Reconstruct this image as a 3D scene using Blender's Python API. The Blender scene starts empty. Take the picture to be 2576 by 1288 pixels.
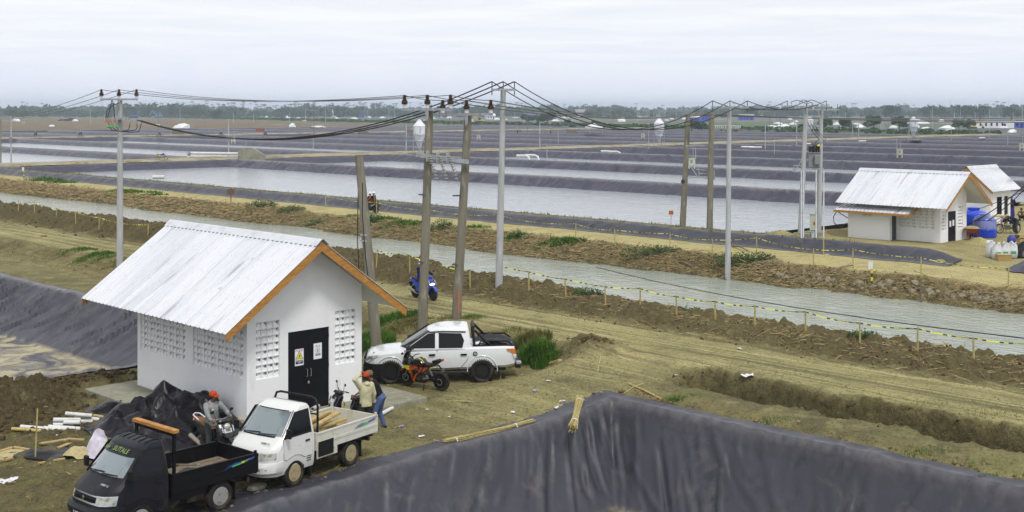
import bpy, bmesh, math, random
import numpy as np
from mathutils import Vector, Matrix, Euler
random.seed(7)
rng = np.random.default_rng(7)
sc = bpy.context.scene
C = sc.collection
PI = math.pi

# ------------------------------------------------------------------ camera, sky, sun, exposure
# world axes: x runs across the ponds and the canal, y runs along the canal and the road
CAM_H, FOC, HZ = 9.3, 3100.0, 275.0
ANG = math.radians(43.95)
cam_d = bpy.data.cameras.new('camera')
cam = bpy.data.objects.new('camera', cam_d)
C.objects.link(cam)
cam.location = (0, 0, CAM_H)
cam.rotation_euler = (PI / 2, 0, -ANG)
cam_d.sensor_width = 36
cam_d.lens = 36 * FOC / 2576
cam_d.shift_y = -(644 - HZ) / 2576
cam_d.clip_start = 0.3
cam_d.clip_end = 20000
sc.camera = cam

world = bpy.data.worlds.new('World')
sc.world = world
world.use_nodes = True
SUN_EL, SUN_AZ = math.radians(58), math.radians(205)   # azimuth clockwise from +y
wn, wl = world.node_tree.nodes, world.node_tree.links
wn.clear()
w_out = wn.new('ShaderNodeOutputWorld')
w_bg = wn.new('ShaderNodeBackground')
w_sky = wn.new('ShaderNodeTexSky')
w_sky.sky_type = 'NISHITA'
w_sky.sun_disc = False
w_sky.sun_elevation = SUN_EL
w_sky.sun_rotation = SUN_AZ
w_sky.air_density = 1.5
w_sky.dust_density = 3.0
w_bg.inputs['Strength'].default_value = 0.1
# overcast: a cloud layer lies over most of that sky, thinning into pale streaks
w_tc = wn.new('ShaderNodeTexCoord')
w_sep = wn.new('ShaderNodeSeparateXYZ')
wl.new(w_tc.outputs['Generated'], w_sep.inputs[0])
w_div = wn.new('ShaderNodeMath'); w_div.operation = 'MAXIMUM'; w_div.inputs[1].default_value = 0.035
wl.new(w_sep.outputs['Z'], w_div.inputs[0])
def _wd(ax):
    d = wn.new('ShaderNodeMath'); d.operation = 'DIVIDE'
    wl.new(w_sep.outputs[ax], d.inputs[0]); wl.new(w_div.outputs[0], d.inputs[1])
    return d
w_cmb = wn.new('ShaderNodeCombineXYZ')
wl.new(_wd('X').outputs[0], w_cmb.inputs[0]); wl.new(_wd('Y').outputs[0], w_cmb.inputs[1])
w_n1 = wn.new('ShaderNodeTexNoise')
w_n1.inputs['Scale'].default_value = 0.42; w_n1.inputs['Detail'].default_value = 6; w_n1.inputs['Roughness'].default_value = 0.55
w_n1.inputs['Distortion'].default_value = 0.6
wl.new(w_cmb.outputs[0], w_n1.inputs['Vector'])
w_r1 = wn.new('ShaderNodeMapRange'); w_r1.inputs[1].default_value = 0.38; w_r1.inputs[2].default_value = 0.66
wl.new(w_n1.outputs['Fac'], w_r1.inputs[0])
w_cl = wn.new('ShaderNodeMix'); w_cl.data_type = 'RGBA'     # cloud colour, thick to thin
w_cl.inputs[6].default_value = (6.6, 6.75, 7.15, 1)
w_cl.inputs[7].default_value = (7.95, 7.9, 7.75, 1)
wl.new(w_r1.outputs[0], w_cl.inputs[0])
w_el = wn.new('ShaderNodeMapRange'); w_el.inputs[1].default_value = 0.0; w_el.inputs[2].default_value = 0.11
wl.new(w_sep.outputs['Z'], w_el.inputs[0])
w_hz = wn.new('ShaderNodeMix'); w_hz.data_type = 'RGBA'     # haze towards the horizon
w_hz.inputs[6].default_value = (6.6, 7.0, 8.0, 1)
wl.new(w_el.outputs[0], w_hz.inputs[0]); wl.new(w_cl.outputs[2], w_hz.inputs[7])
w_mx = wn.new('ShaderNodeMix'); w_mx.data_type = 'RGBA'; w_mx.inputs[0].default_value = 0.93
wl.new(w_sky.outputs[0], w_mx.inputs[6]); wl.new(w_hz.outputs[2], w_mx.inputs[7])
wl.new(w_mx.outputs[2], w_bg.inputs['Color'])
wl.new(w_bg.outputs[0], w_out.inputs[0])

sun_d = bpy.data.lights.new('sun', 'SUN')
sun_d.energy = 1.5
sun_d.angle = math.radians(11)
sun_d.color = (1.0, 0.965, 0.91)
sun = bpy.data.objects.new('sun', sun_d)
C.objects.link(sun)
sun.rotation_euler = (PI / 2 - SUN_EL, 0, PI - SUN_AZ)
sun.location = (0, 0, 60)
vs = sc.view_settings
vs.view_transform = 'Standard'; vs.look = 'None'; vs.gamma = 1; vs.exposure = 0.48; vs.use_curve_mapping = False
sc.cycles.max_bounces = 6; sc.cycles.diffuse_bounces = 3; sc.cycles.glossy_bounces = 3
sc.cycles.transmission_bounces = 5; sc.cycles.transparent_max_bounces = 8; sc.cycles.volume_bounces = 1
sc.cycles.use_denoising = True

SA, CA = math.sin(ANG), math.cos(ANG)
def W(px, py, z=0.0):
    """point of the level z that the lens sees at (px, py) of a 2576 wide picture"""
    d = (CAM_H - z) * FOC / (py - HZ); s = (px - 1288) / FOC * d
    return Vector((s * CA + d * SA, -s * SA + d * CA, z))
def WX(px, py, x):
    """the same for the plane x = const (returns x, y, z)"""
    k = (px - 1288) / FOC; d = x / (k * CA + SA); s = k * d
    return Vector((x, -s * SA + d * CA, CAM_H - (py - HZ) / FOC * d))
def WD(px, py, d):
    s = (px - 1288) / FOC * d
    return Vector((s * CA + d * SA, -s * SA + d * CA, CAM_H - (py - HZ) / FOC * d))

# ------------------------------------------------------------------ noise
def _hash(ix, iy, seed):
    h = (ix.astype(np.int64) * 374761393 + iy.astype(np.int64) * 668265263 + seed * 1442695041) & 0xffffffff
    h = ((h ^ (h >> 13)) * 1274126177) & 0xffffffff
    h = h ^ (h >> 16)
    return (h & 0xffff) / 65535.0
def vn(x, y, seed=0):
    x = np.asarray(x, float); y = np.asarray(y, float)
    ix, iy = np.floor(x), np.floor(y); fx, fy = x - ix, y - iy
    u, v = fx * fx * fx * (fx * (fx * 6 - 15) + 10), fy * fy * fy * (fy * (fy * 6 - 15) + 10)
    a, b = _hash(ix, iy, seed), _hash(ix + 1, iy, seed)
    c, d = _hash(ix, iy + 1, seed), _hash(ix + 1, iy + 1, seed)
    return (a * (1 - u) + b * u) * (1 - v) + (c * (1 - u) + d * u) * v - 0.5
def fbm(x, y, o=4, seed=0, g=0.5):
    s = 0; a = 1.0
    for i in range(o):
        s = s + a * vn(x * 2 ** i + 17.3 * i, y * 2 ** i - 9.1 * i, seed + i); a *= g
    return s
def ridge(x, y, o=3, seed=0):
    s = 0; a = 1.0
    for i in range(o):
        s = s + a * (1 - np.abs(vn(x * 2 ** i, y * 2 ** i + 5.5 * i, seed + i)) * 4); a *= 0.5
    return s / 1.75
def cell(x, y, seed=0):
    """distance to nearest jittered point and that point's own random number"""
    x = np.asarray(x, float); y = np.asarray(y, float)
    ix, iy = np.floor(x), np.floor(y); best = np.full(x.shape, 9.0); rid = np.zeros(x.shape)
    for dx in (-1, 0, 1):
        for dy in (-1, 0, 1):
            cx, cy = ix + dx, iy + dy
            px = cx + 0.15 + 0.7 * _hash(cx, cy, seed); py = cy + 0.15 + 0.7 * _hash(cx, cy, seed + 7)
            d = np.hypot(x - px, y - py); m = d < best
            best = np.where(m, d, best); rid = np.where(m, _hash(cx, cy, seed + 13), rid)
    return best, rid
def ss(a, b, x):
    t = np.clip((np.asarray(x, float) - a) / (b - a), 0, 1); return t * t * (3 - 2 * t)

# ------------------------------------------------------------------ materials
def _nt(m):
    m.use_nodes = True; return m.node_tree.nodes, m.node_tree.links
def _coord(n, l, coord, st):
    if coord == 'Position':
        src = n.new('ShaderNodeNewGeometry').outputs['Position']
    else:
        src = n.new('ShaderNodeTexCoord').outputs['Object']
    mp = n.new('ShaderNodeMapping'); mp.inputs['Scale'].default_value = st[:3]
    if len(st) > 3: mp.inputs['Rotation'].default_value = (0, 0, st[3])
    l.new(src, mp.inputs[0]); return mp.outputs[0]
def _tex(n, l, coord, s, d, st, kind='noise', dist=0.0):
    v = _coord(n, l, coord, st)
    if kind == 'noise':
        t = n.new('ShaderNodeTexNoise'); t.inputs['Scale'].default_value = s; t.inputs['Detail'].default_value = d
        t.inputs['Roughness'].default_value = 0.6; t.inputs['Distortion'].default_value = dist; l.new(v, t.inputs['Vector'])
        return t.outputs['Fac']
    if kind == 'voronoi':
        t = n.new('ShaderNodeTexVoronoi'); t.inputs['Scale'].default_value = s; l.new(v, t.inputs['Vector']); return t.outputs['Distance']
    if kind == 'crack':
        t = n.new('ShaderNodeTexVoronoi'); t.feature = 'DISTANCE_TO_EDGE'; t.inputs['Scale'].default_value = s; l.new(v, t.inputs['Vector']); return t.outputs['Distance']
    if kind == 'ridge':
        t = n.new('ShaderNodeTexNoise'); t.noise_type = 'RIDGED_MULTIFRACTAL'; t.normalize = True
        t.inputs['Scale'].default_value = s; t.inputs['Detail'].default_value = d; t.inputs['Distortion'].default_value = dist
        l.new(v, t.inputs['Vector']); return t.outputs['Fac']
    t = n.new('ShaderNodeTexWave'); t.inputs['Scale'].default_value = s; t.inputs['Distortion'].default_value = dist
    t.inputs['Detail'].default_value = d; l.new(v, t.inputs['Vector']); return t.outputs['Fac']
def layer(c, s, t=(0.45, 0.6), d=4, st=(1, 1, 1), amt=1.0, kind='noise', dist=0.0, mask=None):
    return dict(c=c, s=s, t=t, d=d, st=st, amt=amt, kind=kind, dist=dist, mask=mask)
MATS = {}
def mat(name, base, rough=0.7, metal=0.0, spec=0.4, layers=(), bump=(), coord='Object', coat=0.0, trans=0.0, ior=1.45,
        emit=None, alpha=1.0, rough_var=None, attr=None, translucent=0.0, sheen=0.0):
    if name in MATS: return MATS[name]
    m = bpy.data.materials.new(name); MATS[name] = m
    n, l = _nt(m); b = n['Principled BSDF']
    b.inputs['Roughness'].default_value = rough; b.inputs['Metallic'].default_value = metal
    b.inputs['Specular IOR Level'].default_value = spec; b.inputs['Coat Weight'].default_value = coat
    b.inputs['Coat Roughness'].default_value = 0.08
    b.inputs['Transmission Weight'].default_value = trans; b.inputs['IOR'].default_value = ior
    b.inputs['Alpha'].default_value = alpha; b.inputs['Sheen Weight'].default_value = sheen
    if emit:
        b.inputs['Emission Color'].default_value = (*emit[:3], 1); b.inputs['Emission Strength'].default_value = emit[3]
    rgb = n.new('ShaderNodeRGB'); rgb.outputs[0].default_value = (*base, 1); col = rgb.outputs[0]
    at = None
    if attr:
        at = n.new('ShaderNodeAttribute'); at.attribute_name = attr
        sep = n.new('ShaderNodeSeparateColor'); l.new(at.outputs['Color'], sep.inputs[0])
    for L in layers:
        if L['s'] is None:
            fac = None
        else:
            f0 = _tex(n, l, coord, L['s'], L['d'], L['st'], L['kind'], L['dist'])
            r = n.new('ShaderNodeMapRange'); r.inputs[1].default_value, r.inputs[2].default_value = L['t']
            r.inputs[4].default_value = L['amt']; l.new(f0, r.inputs[0]); fac = r.outputs[0]
        if L['mask'] is not None:
            k = sep.outputs[L['mask']] if not isinstance(L['mask'], str) else at.outputs['Alpha']
            mu = n.new('ShaderNodeMath'); mu.operation = 'MULTIPLY'; l.new(k, mu.inputs[0])
            if fac is None: mu.inputs[1].default_value = L['amt']
            else: l.new(fac, mu.inputs[1])
            fac = mu.outputs[0]
        mx = n.new('ShaderNodeMix'); mx.data_type = 'RGBA'; mx.inputs[7].default_value = (*L['c'], 1)
        l.new(fac, mx.inputs[0]); l.new(col, mx.inputs[6]); col = mx.outputs[2]
    l.new(col, b.inputs['Base Color'])
    if rough_var:
        s, lo, hi = rough_var; f0 = _tex(n, l, coord, s, 3, (1, 1, 1))
        r = n.new('ShaderNodeMapRange'); r.inputs[1].default_value = .35; r.inputs[2].default_value = .65
        r.inputs[3].default_value = lo; r.inputs[4].default_value = hi; l.new(f0, r.inputs[0]); l.new(r.outputs[0], b.inputs['Roughness'])
    nrm = None
    for B in bump:
        s, strength, dist = B[:3]; st = B[3] if len(B) > 3 else (1, 1, 1); kind = B[4] if len(B) > 4 else 'noise'; d = B[5] if len(B) > 5 else 4
        h = _tex(n, l, coord, s, d, st, kind, B[6] if len(B) > 6 else 0.0)
        bp = n.new('ShaderNodeBump'); bp.inputs['Strength'].default_value = strength; bp.inputs['Distance'].default_value = dist
        l.new(h, bp.inputs['Height'])
        if nrm is not None: l.new(nrm, bp.inputs['Normal'])
        nrm = bp.outputs[0]
    if nrm is not None: l.new(nrm, b.inputs['Normal'])
    if translucent:
        tr = n.new('ShaderNodeBsdfTranslucent'); l.new(col, tr.inputs[0]); ms = n.new('ShaderNodeMixShader'); ms.inputs[0].default_value = translucent
        out = n['Material Output']; l.new(b.outputs[0], ms.inputs[1]); l.new(tr.outputs[0], ms.inputs[2]); l.new(ms.outputs[0], out.inputs[0])
    return m

# ------------------------------------------------------------------ mesh builder
def frame(d):
    d = Vector(d).normalized(); a = Vector((0, 0, 1)) if abs(d.z) < 0.95 else Vector((1, 0, 0))
    s = d.cross(a).normalized(); return s, s.cross(d).normalized()
class MB:
    def __init__(self): self.v = []; self.f = []; self.m = []; self.mi = 0; self.M = None
    def add(self, vs, fs):
        o = len(self.v)
        if self.M is not None: vs = [self.M @ Vector(p) for p in vs]
        self.v += [tuple(p) for p in vs]; self.f += [tuple(i + o for i in q) for q in fs]; self.m += [self.mi] * len(fs); return self
    def box(self, x0, x1, y0, y1, z0, z1):
        return self.add([(x0,y0,z0),(x1,y0,z0),(x1,y1,z0),(x0,y1,z0),(x0,y0,z1),(x1,y0,z1),(x1,y1,z1),(x0,y1,z1)],
                        [(0,3,2,1),(4,5,6,7),(0,1,5,4),(1,2,6,5),(2,3,7,6),(3,0,4,7)])
    def beam(self, p0, p1, w, h, up=None, w1=None, h1=None):
        p0, p1 = Vector(p0), Vector(p1); d = (p1 - p0).normalized()
        if up is None: s, u = frame(d)
        else:
            s = d.cross(Vector(up)).normalized(); u = s.cross(d).normalized()
        w1 = w if w1 is None else w1; h1 = h if h1 is None else h1
        vs = [p + s * a * ww / 2 + u * b * hh / 2 for p, ww, hh in ((p0, w, h), (p1, w1, h1)) for a, b in ((-1,-1),(1,-1),(1,1),(-1,1))]
        return self.add(vs, [(0,1,2,3),(7,6,5,4),(0,4,5,1),(1,5,6,2),(2,6,7,3),(3,7,4,0)])
    def cyl(self, p0, p1, r0, r1=None, n=10, cap=True):
        return self.tube([p0, p1], [r0, r0 if r1 is None else r1], n, cap)
    def tube(self, path, r, n=6, cap=True):
        P = [Vector(p) for p in path]; R = r if isinstance(r, (list, tuple)) else [r] * len(P)
        vs = []; fs = []; s = None
        for i, p in enumerate(P):
            d = (P[min(i + 1, len(P) - 1)] - P[max(i - 1, 0)])
            if d.length < 1e-9: d = Vector((0, 0, 1))
            d.normalize()
            if s is None: s, u = frame(d)
            else:
                s = (s - d * s.dot(d))
                if s.length < 1e-6: s, u = frame(d)
                s.normalize(); u = s.cross(d).normalized()
            vs += [p + (s * math.cos(2*PI*k/n) + u * math.sin(2*PI*k/n)) * R[i] for k in range(n)]
        for i in range(len(P) - 1):
            for k in range(n):
                a, b = i*n+k, i*n+(k+1) % n; fs.append((a, a+n, b+n, b))
        if cap:
            fs.append(tuple(range(n))); e = (len(P)-1)*n; fs.append(tuple(e+k for k in reversed(range(n))))
        return self.add(vs, fs)
    def lathe(self, prof, o=(0,0,0), axis=(0,0,1), n=16, closed=False):
        o = Vector(o); ax = Vector(axis).normalized(); s, u = frame(ax); vs = []; fs = []
        for r, h in prof:
            vs += [o + ax*h + (s*math.cos(2*PI*k/n) + u*math.sin(2*PI*k/n))*r for k in range(n)]
        m = len(prof)
        for i in range(m if closed else m-1):
            j = (i+1) % m
            for k in range(n):
                k2 = (k+1) % n; fs.append((i*n+k, j*n+k, j*n+k2, i*n+k2))
        if not closed:
            if prof[0][0] > 1e-6: fs.append(tuple(range(n)))
            if prof[-1][0] > 1e-6: fs.append(tuple((m-1)*n+k for k in reversed(range(n))))
        return self.add(vs, fs)
    def prism(self, poly, a, b, axis='y', scale_b=1.0):
        """extrude a 2-D outline; axis y: (x,z) outline, axis x: (y,z), axis z: (x,y)"""
        def pt(p, h):
            return {'y': (p[0], h, p[1]), 'x': (h, p[0], p[1]), 'z': (p[0], p[1], h)}[axis]
        n = len(poly); c = (sum(p[0] for p in poly)/n, sum(p[1] for p in poly)/n)
        q = [(c[0]+(p[0]-c[0])*scale_b, c[1]+(p[1]-c[1])*scale_b) for p in poly]
        vs = [pt(p, a) for p in poly] + [pt(p, b) for p in q]
        fs = [tuple(range(n)), tuple(n+i for i in reversed(range(n)))] + [(i, n+i, n+(i+1) % n, (i+1) % n) for i in range(n)]
        return self.add(vs, fs)
    def plate(self, poly, w, axis='y', chamfer=0.03, bulge=1.0, c=0.0):
        """symmetric solid from a side outline: full width inside, narrower towards the rim"""
        n = len(poly); cx = sum(p[0] for p in poly)/n; cz = sum(p[1] for p in poly)/n
        def inset(k): return [(cx+(p[0]-cx)*k, cz+(p[1]-cz)*k) for p in poly]
        def pt(p, h): return {'y': (p[0], h, p[1]), 'x': (h, p[0], p[1]), 'z': (p[0], p[1], h)}[axis]
        sz = max(max(p[0] for p in poly)-min(p[0] for p in poly), max(p[1] for p in poly)-min(p[1] for p in poly))
        k = max(0.35, 1 - 2*chamfer/sz)
        rings = [(inset(k), c - w/2), (inset(1), c - w/2 + chamfer*bulge), (inset(1), c + w/2 - chamfer*bulge), (inset(k), c + w/2)]
        vs = [pt(p, h) for ps, h in rings for p in ps]; fs = [tuple(range(n)), tuple(3*n+i for i in reversed(range(n)))]
        for r in range(3):
            for i in range(n):
                j = (i+1) % n; fs.append((r*n+i, (r+1)*n+i, (r+1)*n+j, r*n+j))
        return self.add(vs, fs)
    def loft(self, rings, closed=True, cap=True):
        n = len(rings[0]); vs = [p for r in rings for p in r]; fs = []
        for i in range(len(rings)-1):
            for k in range(n if closed else n-1):
                j = (k+1) % n; fs.append((i*n+k, i*n+j, (i+1)*n+j, (i+1)*n+k))
        if cap and closed:
            fs.append(tuple(reversed(range(n)))); e = (len(rings)-1)*n; fs.append(tuple(e+k for k in range(n)))
        return self.add(vs, fs)
    def ball(self, c, r, nu=10, nv=7, sc=(1,1,1), rot=None):
        vs = []; fs = []; c = Vector(c)
        R = rot.to_matrix() if rot is not None else Matrix.Identity(3)
        vs.append(c + R @ Vector((0,0,-r*sc[2])))
        for j in range(1, nv):
            t = -PI/2 + PI*j/nv
            for i in range(nu):
                vs.append(c + R @ Vector((r*sc[0]*math.cos(t)*math.cos(2*PI*i/nu), r*sc[1]*math.cos(t)*math.sin(2*PI*i/nu), r*sc[2]*math.sin(t))))
        vs.append(c + R @ Vector((0,0,r*sc[2]))); e = len(vs)-1
        for i in range(nu): fs.append((0, 1+(i+1) % nu, 1+i))
        for j in range(nv-2):
            for i in range(nu):
                a = 1+j*nu+i; b = 1+j*nu+(i+1) % nu; fs.append((a, b, b+nu, a+nu))
        o = 1+(nv-2)*nu
        for i in range(nu): fs.append((o+i, o+(i+1) % nu, e))
        return self.add(vs, fs)
    def grid(self, pts, nx, ny, flip=False):
        fs = []
        for j in range(ny-1):
            for i in range(nx-1):
                a = j*nx+i; q = (a, a+1, a+1+nx, a+nx); fs.append(tuple(reversed(q)) if flip else q)
        return self.add(pts, fs)
    def mesh(self, name, mats, smooth=None, bevel=0.0, seg=2, fix=True):
        me = bpy.data.meshes.new(name); me.from_pydata(self.v, [], self.f)
        mats = mats if isinstance(mats, (list, tuple)) else [mats]
        for q in mats: me.materials.append(q)
        if len(mats) > 1: me.polygons.foreach_set('material_index', self.m)
        if fix or bevel:
            bm = bmesh.new(); bm.from_mesh(me)
            if bevel:
                bmesh.ops.remove_doubles(bm, verts=bm.verts, dist=1e-5)
            if fix: bmesh.ops.recalc_face_normals(bm, faces=bm.faces)
            if bevel:
                es = [e for e in bm.edges if len(e.link_faces) == 2 and e.calc_face_angle(0) > 0.5]
                bmesh.ops.bevel(bm, geom=es, offset=bevel, segments=seg, affect='EDGES', profile=0.5, clamp_overlap=True)
            bm.to_mesh(me); bm.free()
        if smooth is not None:
            me.polygons.foreach_set('use_smooth', [True]*len(me.polygons))
            me.set_sharp_from_angle(angle=math.radians(smooth))
        me.update(); return me
    def obj(self, name, mats, parent=None, smooth=None, bevel=0.0, seg=2, fix=True, loc=None, rot=None):
        return link(name, self.mesh(name, mats, smooth, bevel, seg, fix), parent, loc, rot)
def link(name, me, parent=None, loc=None, rot=None):
    o = bpy.data.objects.new(name, me); C.objects.link(o)
    if parent is not None: o.parent = parent
    if loc is not None: o.location = loc
    if rot is not None: o.rotation_euler = rot if not isinstance(rot, (int, float)) else (0, 0, rot)
    return o
def tag(o, label=None, cat=None, group=None, kind=None):
    if label: o['label'] = label
    if cat: o['category'] = cat
    if group: o['group'] = group
    if kind: o['kind'] = kind
    return o
def thing(name, label, cat, loc=(0,0,0), rotz=0.0, group=None):
    o = bpy.data.objects.new(name, None); C.objects.link(o); o.empty_display_size = 0.2
    o.location = loc; o.rotation_euler = (0, 0, rotz); return tag(o, label, cat, group)
def copy_tree(o, loc=None, rotz=None, label=None, parent=None, group=None):
    c = o.copy(); C.objects.link(c)
    if parent is not None: c.parent = parent
    if loc is not None: c.location = loc
    if rotz is not None: c.rotation_euler = (0, 0, rotz)
    if label: c['label'] = label
    if group: c['group'] = group
    for ch in list(o.children): copy_tree(ch, parent=c)
    return c
def arr_mesh(name, V, F, mats, smooth=True, col=None, attr='zone', mi=None, sharp=None):
    """numpy vertices (n,3) and quads (m,4)"""
    me = bpy.data.meshes.new(name)
    V = np.ascontiguousarray(V, dtype=np.float32); F = np.ascontiguousarray(F, dtype=np.int32); k = F.shape[1]
    me.vertices.add(len(V)); me.vertices.foreach_set('co', V.ravel())
    me.loops.add(F.size); me.loops.foreach_set('vertex_index', F.ravel())
    me.polygons.add(len(F)); me.polygons.foreach_set('loop_start', np.arange(0, F.size, k, dtype=np.int32))
    me.polygons.foreach_set('use_smooth', np.full(len(F), bool(smooth)))
    for q in (mats if isinstance(mats, (list, tuple)) else [mats]): me.materials.append(q)
    if mi is not None: me.polygons.foreach_set('material_index', np.asarray(mi, dtype=np.int32))
    me.update(calc_edges=True)
    if col is not None:
        ca = me.color_attributes.new(attr, 'FLOAT_COLOR', 'POINT'); ca.data.foreach_set('color', np.ascontiguousarray(col, dtype=np.float32).ravel())
    return me
def grid_faces(nx, ny):
    j, i = np.meshgrid(np.arange(ny-1), np.arange(nx-1), indexing='ij'); a = (j*nx+i).ravel()
    return np.stack([a, a+1, a+1+nx, a+nx], 1)
def axis(*segs):
    """segs: (start, end, step) ... joined"""
    r = []
    for a, b, s in segs: r += list(np.linspace(a, b, max(2, int(round((b-a)/s))+1)))
    return np.unique(np.round(r, 4))
def struct(name, me):
    return tag(link(name, me), kind='structure')
def scatter(items, name, m, smooth=None, kind='stuff', label=None, cat=None):
    """items: list of (base_vertices(n,3), faces, matrix3x3, offset) -> one mesh"""
    V = []; F = []; o = 0
    for bv, bf, R, t in items:
        V.append(bv @ R.T + t); F.append(bf + o); o += len(bv)
    me = arr_mesh(name, np.concatenate(V), np.concatenate(F), m, smooth is not None)
    ob = link(name, me); return tag(ob, label, cat, kind=kind)
def rotm(ax, ay, az):
    return np.array(Euler((ax, ay, az)).to_matrix())
# ================================================================== ground, roads, canal
def rim_y(x): return np.interp(x, [5, 10, 15.3, 21.9, 28.7], [23.6, 24.2, 24.75, 25.6, 25.35])
RIM_X = 28.75
def height(x, y, cut=True, full=False):
    """returns z, and masks: pale track, dark clods, straw litter"""
    n1 = fbm(x*0.35, y*0.35, 4, 3); n2 = fbm(x*1.7, y*1.7, 3, 9); n3 = fbm(x*5, y*5, 2, 21)
    wob = 0.5*vn(x*0.15, y*0.15, 5) + 0.35*vn(x*0.6, y*0.6, 6)
    xe = x + wob
    # embankment beside the yard, ramp at the junction, ditch at the right
    emb = ss(31.0, 33.3, xe); ramp = ss(24.5, 33.5, x); tj = ss(29.0, 31.0, y + 0.6*wob)
    z = 0.75*(emb*tj + ramp*(1-tj))
    flat = ss(29.2, 31.2, xe)*tj                                         # bench above the left pond
    ditch = np.exp(-(((xe-32.0)/1.0)**2)*1.0) * (1-ss(24.0, 26.2, y + 0.8*wob))
    z = z*(1-0.6*ditch) - 1.0*ss(0.3, 0.72, ditch)
    berm0 = (1-ss(25.5, 27.5, y))*np.exp(-((xe-29.9)/0.8)**2)*0.1
    z = z + berm0
    # canal berm
    big = ss(36, 52, y)*0.55
    bt = np.exp(-np.maximum(np.abs(xe-39.4)-0.9, 0)**2/0.75)
    bw = 0.75 + 0.35*bt*(1+big) + 0.5*big*bt
    z = np.where(x > 36.6, z*(1-bt) + bw*bt, z)
    # canal
    bank_n = ss(40.3, 43.2, xe - 0.8*big)
    z = z*(1-bank_n) + (-1.2)*bank_n
    fb = ss(54.2, 60.2, x + 1.5*vn(x*0.12, y*0.12, 31) + 0.7*vn(x*0.5, y*0.5, 32))
    z = np.where(x > 48, -1.2 + 1.85*fb**0.8, z)
    # lined dyke between the far road and the first pond; filled yard at the far house
    yard2 = 1-ss(44.5, 46.5, y)
    dy = ss(64.7, 65.9, x)*(1-ss(67.9, 69.3, x)*(1-yard2))
    gone = ss(31.5, 34.5, y)
    z = z + np.where(x > 62, 0.58*dy*gone*(1-0.6*yard2*ss(66.6, 68.5, x)) + 0.1*yard2*ss(64, 68, x), 0)
    z = z + np.where(x > 67.0, 0.38*yard2*ss(42.8, 45.3, y), 0)
    z = np.where(x > 67.9, z*yard2 + (1-yard2)*(1.2 - 3.4*ss(67.9, 71, x)), z)
    # ---- roughness
    road = np.exp(-np.maximum(np.abs(x-35.1)-1.75, 0)**2/0.25)
    road2 = np.exp(-np.maximum(np.abs(x-62.0)-2.0, 0)**2/0.3)
    junction = ss(27.5, 31.5, x)*(1-ss(33, 36, x))*(1-ss(28.5, 31.5, y))*ss(24.2, 27, y)
    mound = np.exp(-(((x-17.0)/2.4)**2 + ((y-39.2)/2.0)**2)*1.0) + 0.8*np.exp(-(((x-14.6)/1.6)**2 + ((y-37.2)/1.6)**2))
    mound = np.clip(mound*1.4, 0, 1)*(y < 41.7)*(1-.85*ss(16.9, 18.2, x)*(1-ss(38.6, 39.6, y)))
    heap = np.exp(-(((x-32.6)/1.1)**2 + ((y-29.9)/1.1)**2)*1.3)
    bermc = np.clip(bt*(x > 36.8)*(x < 43) + (x > 36.6)*(x < 43.5)*0.6*np.exp(-((x-38.6)/1.8)**2), 0, 1)
    bankc = np.clip(ss(53.5, 55, x)*(1-ss(59.2, 60.3, x)), 0, 1)
    dwall = ss(0.10, 0.45, ditch)
    left_bot = (1-ss(16.5, 18.5, x + 0.2*(y-33)))*(1-ss(36, 38, y))*ss(10, 26.5, y)
    slope = tj*4*emb*(1-emb)*(x < 35)
    cl = np.clip(mound + 0.9*bermc + 0.55*bankc + 0.8*heap + 0.7*dwall + 0.35*left_bot + 0.25*slope, 0, 1)
    d1, r1 = cell(x*2.3, y*2.3, 41); d2, r2 = cell(x*5.1, y*5.1, 57)
    clod = (1-np.clip(d1/0.62, 0, 1)**2)*(0.25+r1) + 0.5*(1-np.clip(d2/0.62, 0, 1)**2)*(0.3+r2)
    z = z + mound*(0.42 + 0.35*n1) + heap*(0.5 + 0.3*n1)
    z = z + cl*(0.10*(clod-0.6) + 0.15*n1 + 0.10*n2)
    soft = (1-cl)
    rut = 0.06*vn(x*3.1 + 0.15*vn(x*.2, y*.2, 3), y*0.06, 77) + 0.05*vn(x*1.1, y*0.05, 78)
    z = z + (road + 0.5*road2)*rut + soft*(0.02*n2 + 0.012*n3 + 0.05*n1*(1-road))
    # ---- under liners
    dl = np.minimum(RIM_X - x, rim_y(x) - y)                               # inside the foreground pond
    dl2 = np.minimum(27.3 - x, y - 42.0)
    if cut:
        z = z - 0.14*ss(-0.8, -0.38, np.maximum(dl, dl2))
        z = np.where(np.maximum(dl, dl2) > 0.0, -3.2, z)
    # ---- masks
    pale = np.clip(road*(0.9) + 0.95*road2 + 0.8*junction + 0.35*ss(28.5, 31, x)*(1-ss(36.5, 37.5, x))*tj, 0, 1)*(1-np.clip(1.3*dwall+heap, 0, 1))
    yr = ss(20, 27, x)*(1-ss(29, 33, y))*ss(24.5, 26, y)*0.45                # driven part of the yard
    pale = np.clip(np.maximum(pale, yr) + 0.35*yard2*(x > 64) , 0, 1)
    dark = np.clip(mound + 0.75*bermc + heap + 0.8*dwall + 0.5*left_bot + 0.2*bankc + 0.3*slope*ss(-.1, .25, n1), 0, 1)
    wet = np.clip(ss(40.6, 42, x)*(1-ss(43, 44, x)) + ss(53.5, 54.6, x)*(1-ss(55.0, 56.6, x)), 0, 1)
    straw = np.clip(bankc*0.9 + 0.4*bermc + 0.35*slope + 0.25*flat*(1-emb), 0, 1)
    if full: return z, pale, np.clip(dark + 0.5*wet, 0, 1), straw, np.clip(road2 + 0.5*yard2*(x > 63), 0, 1)
    return z, pale, np.clip(dark + 0.5*wet, 0, 1), straw

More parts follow.
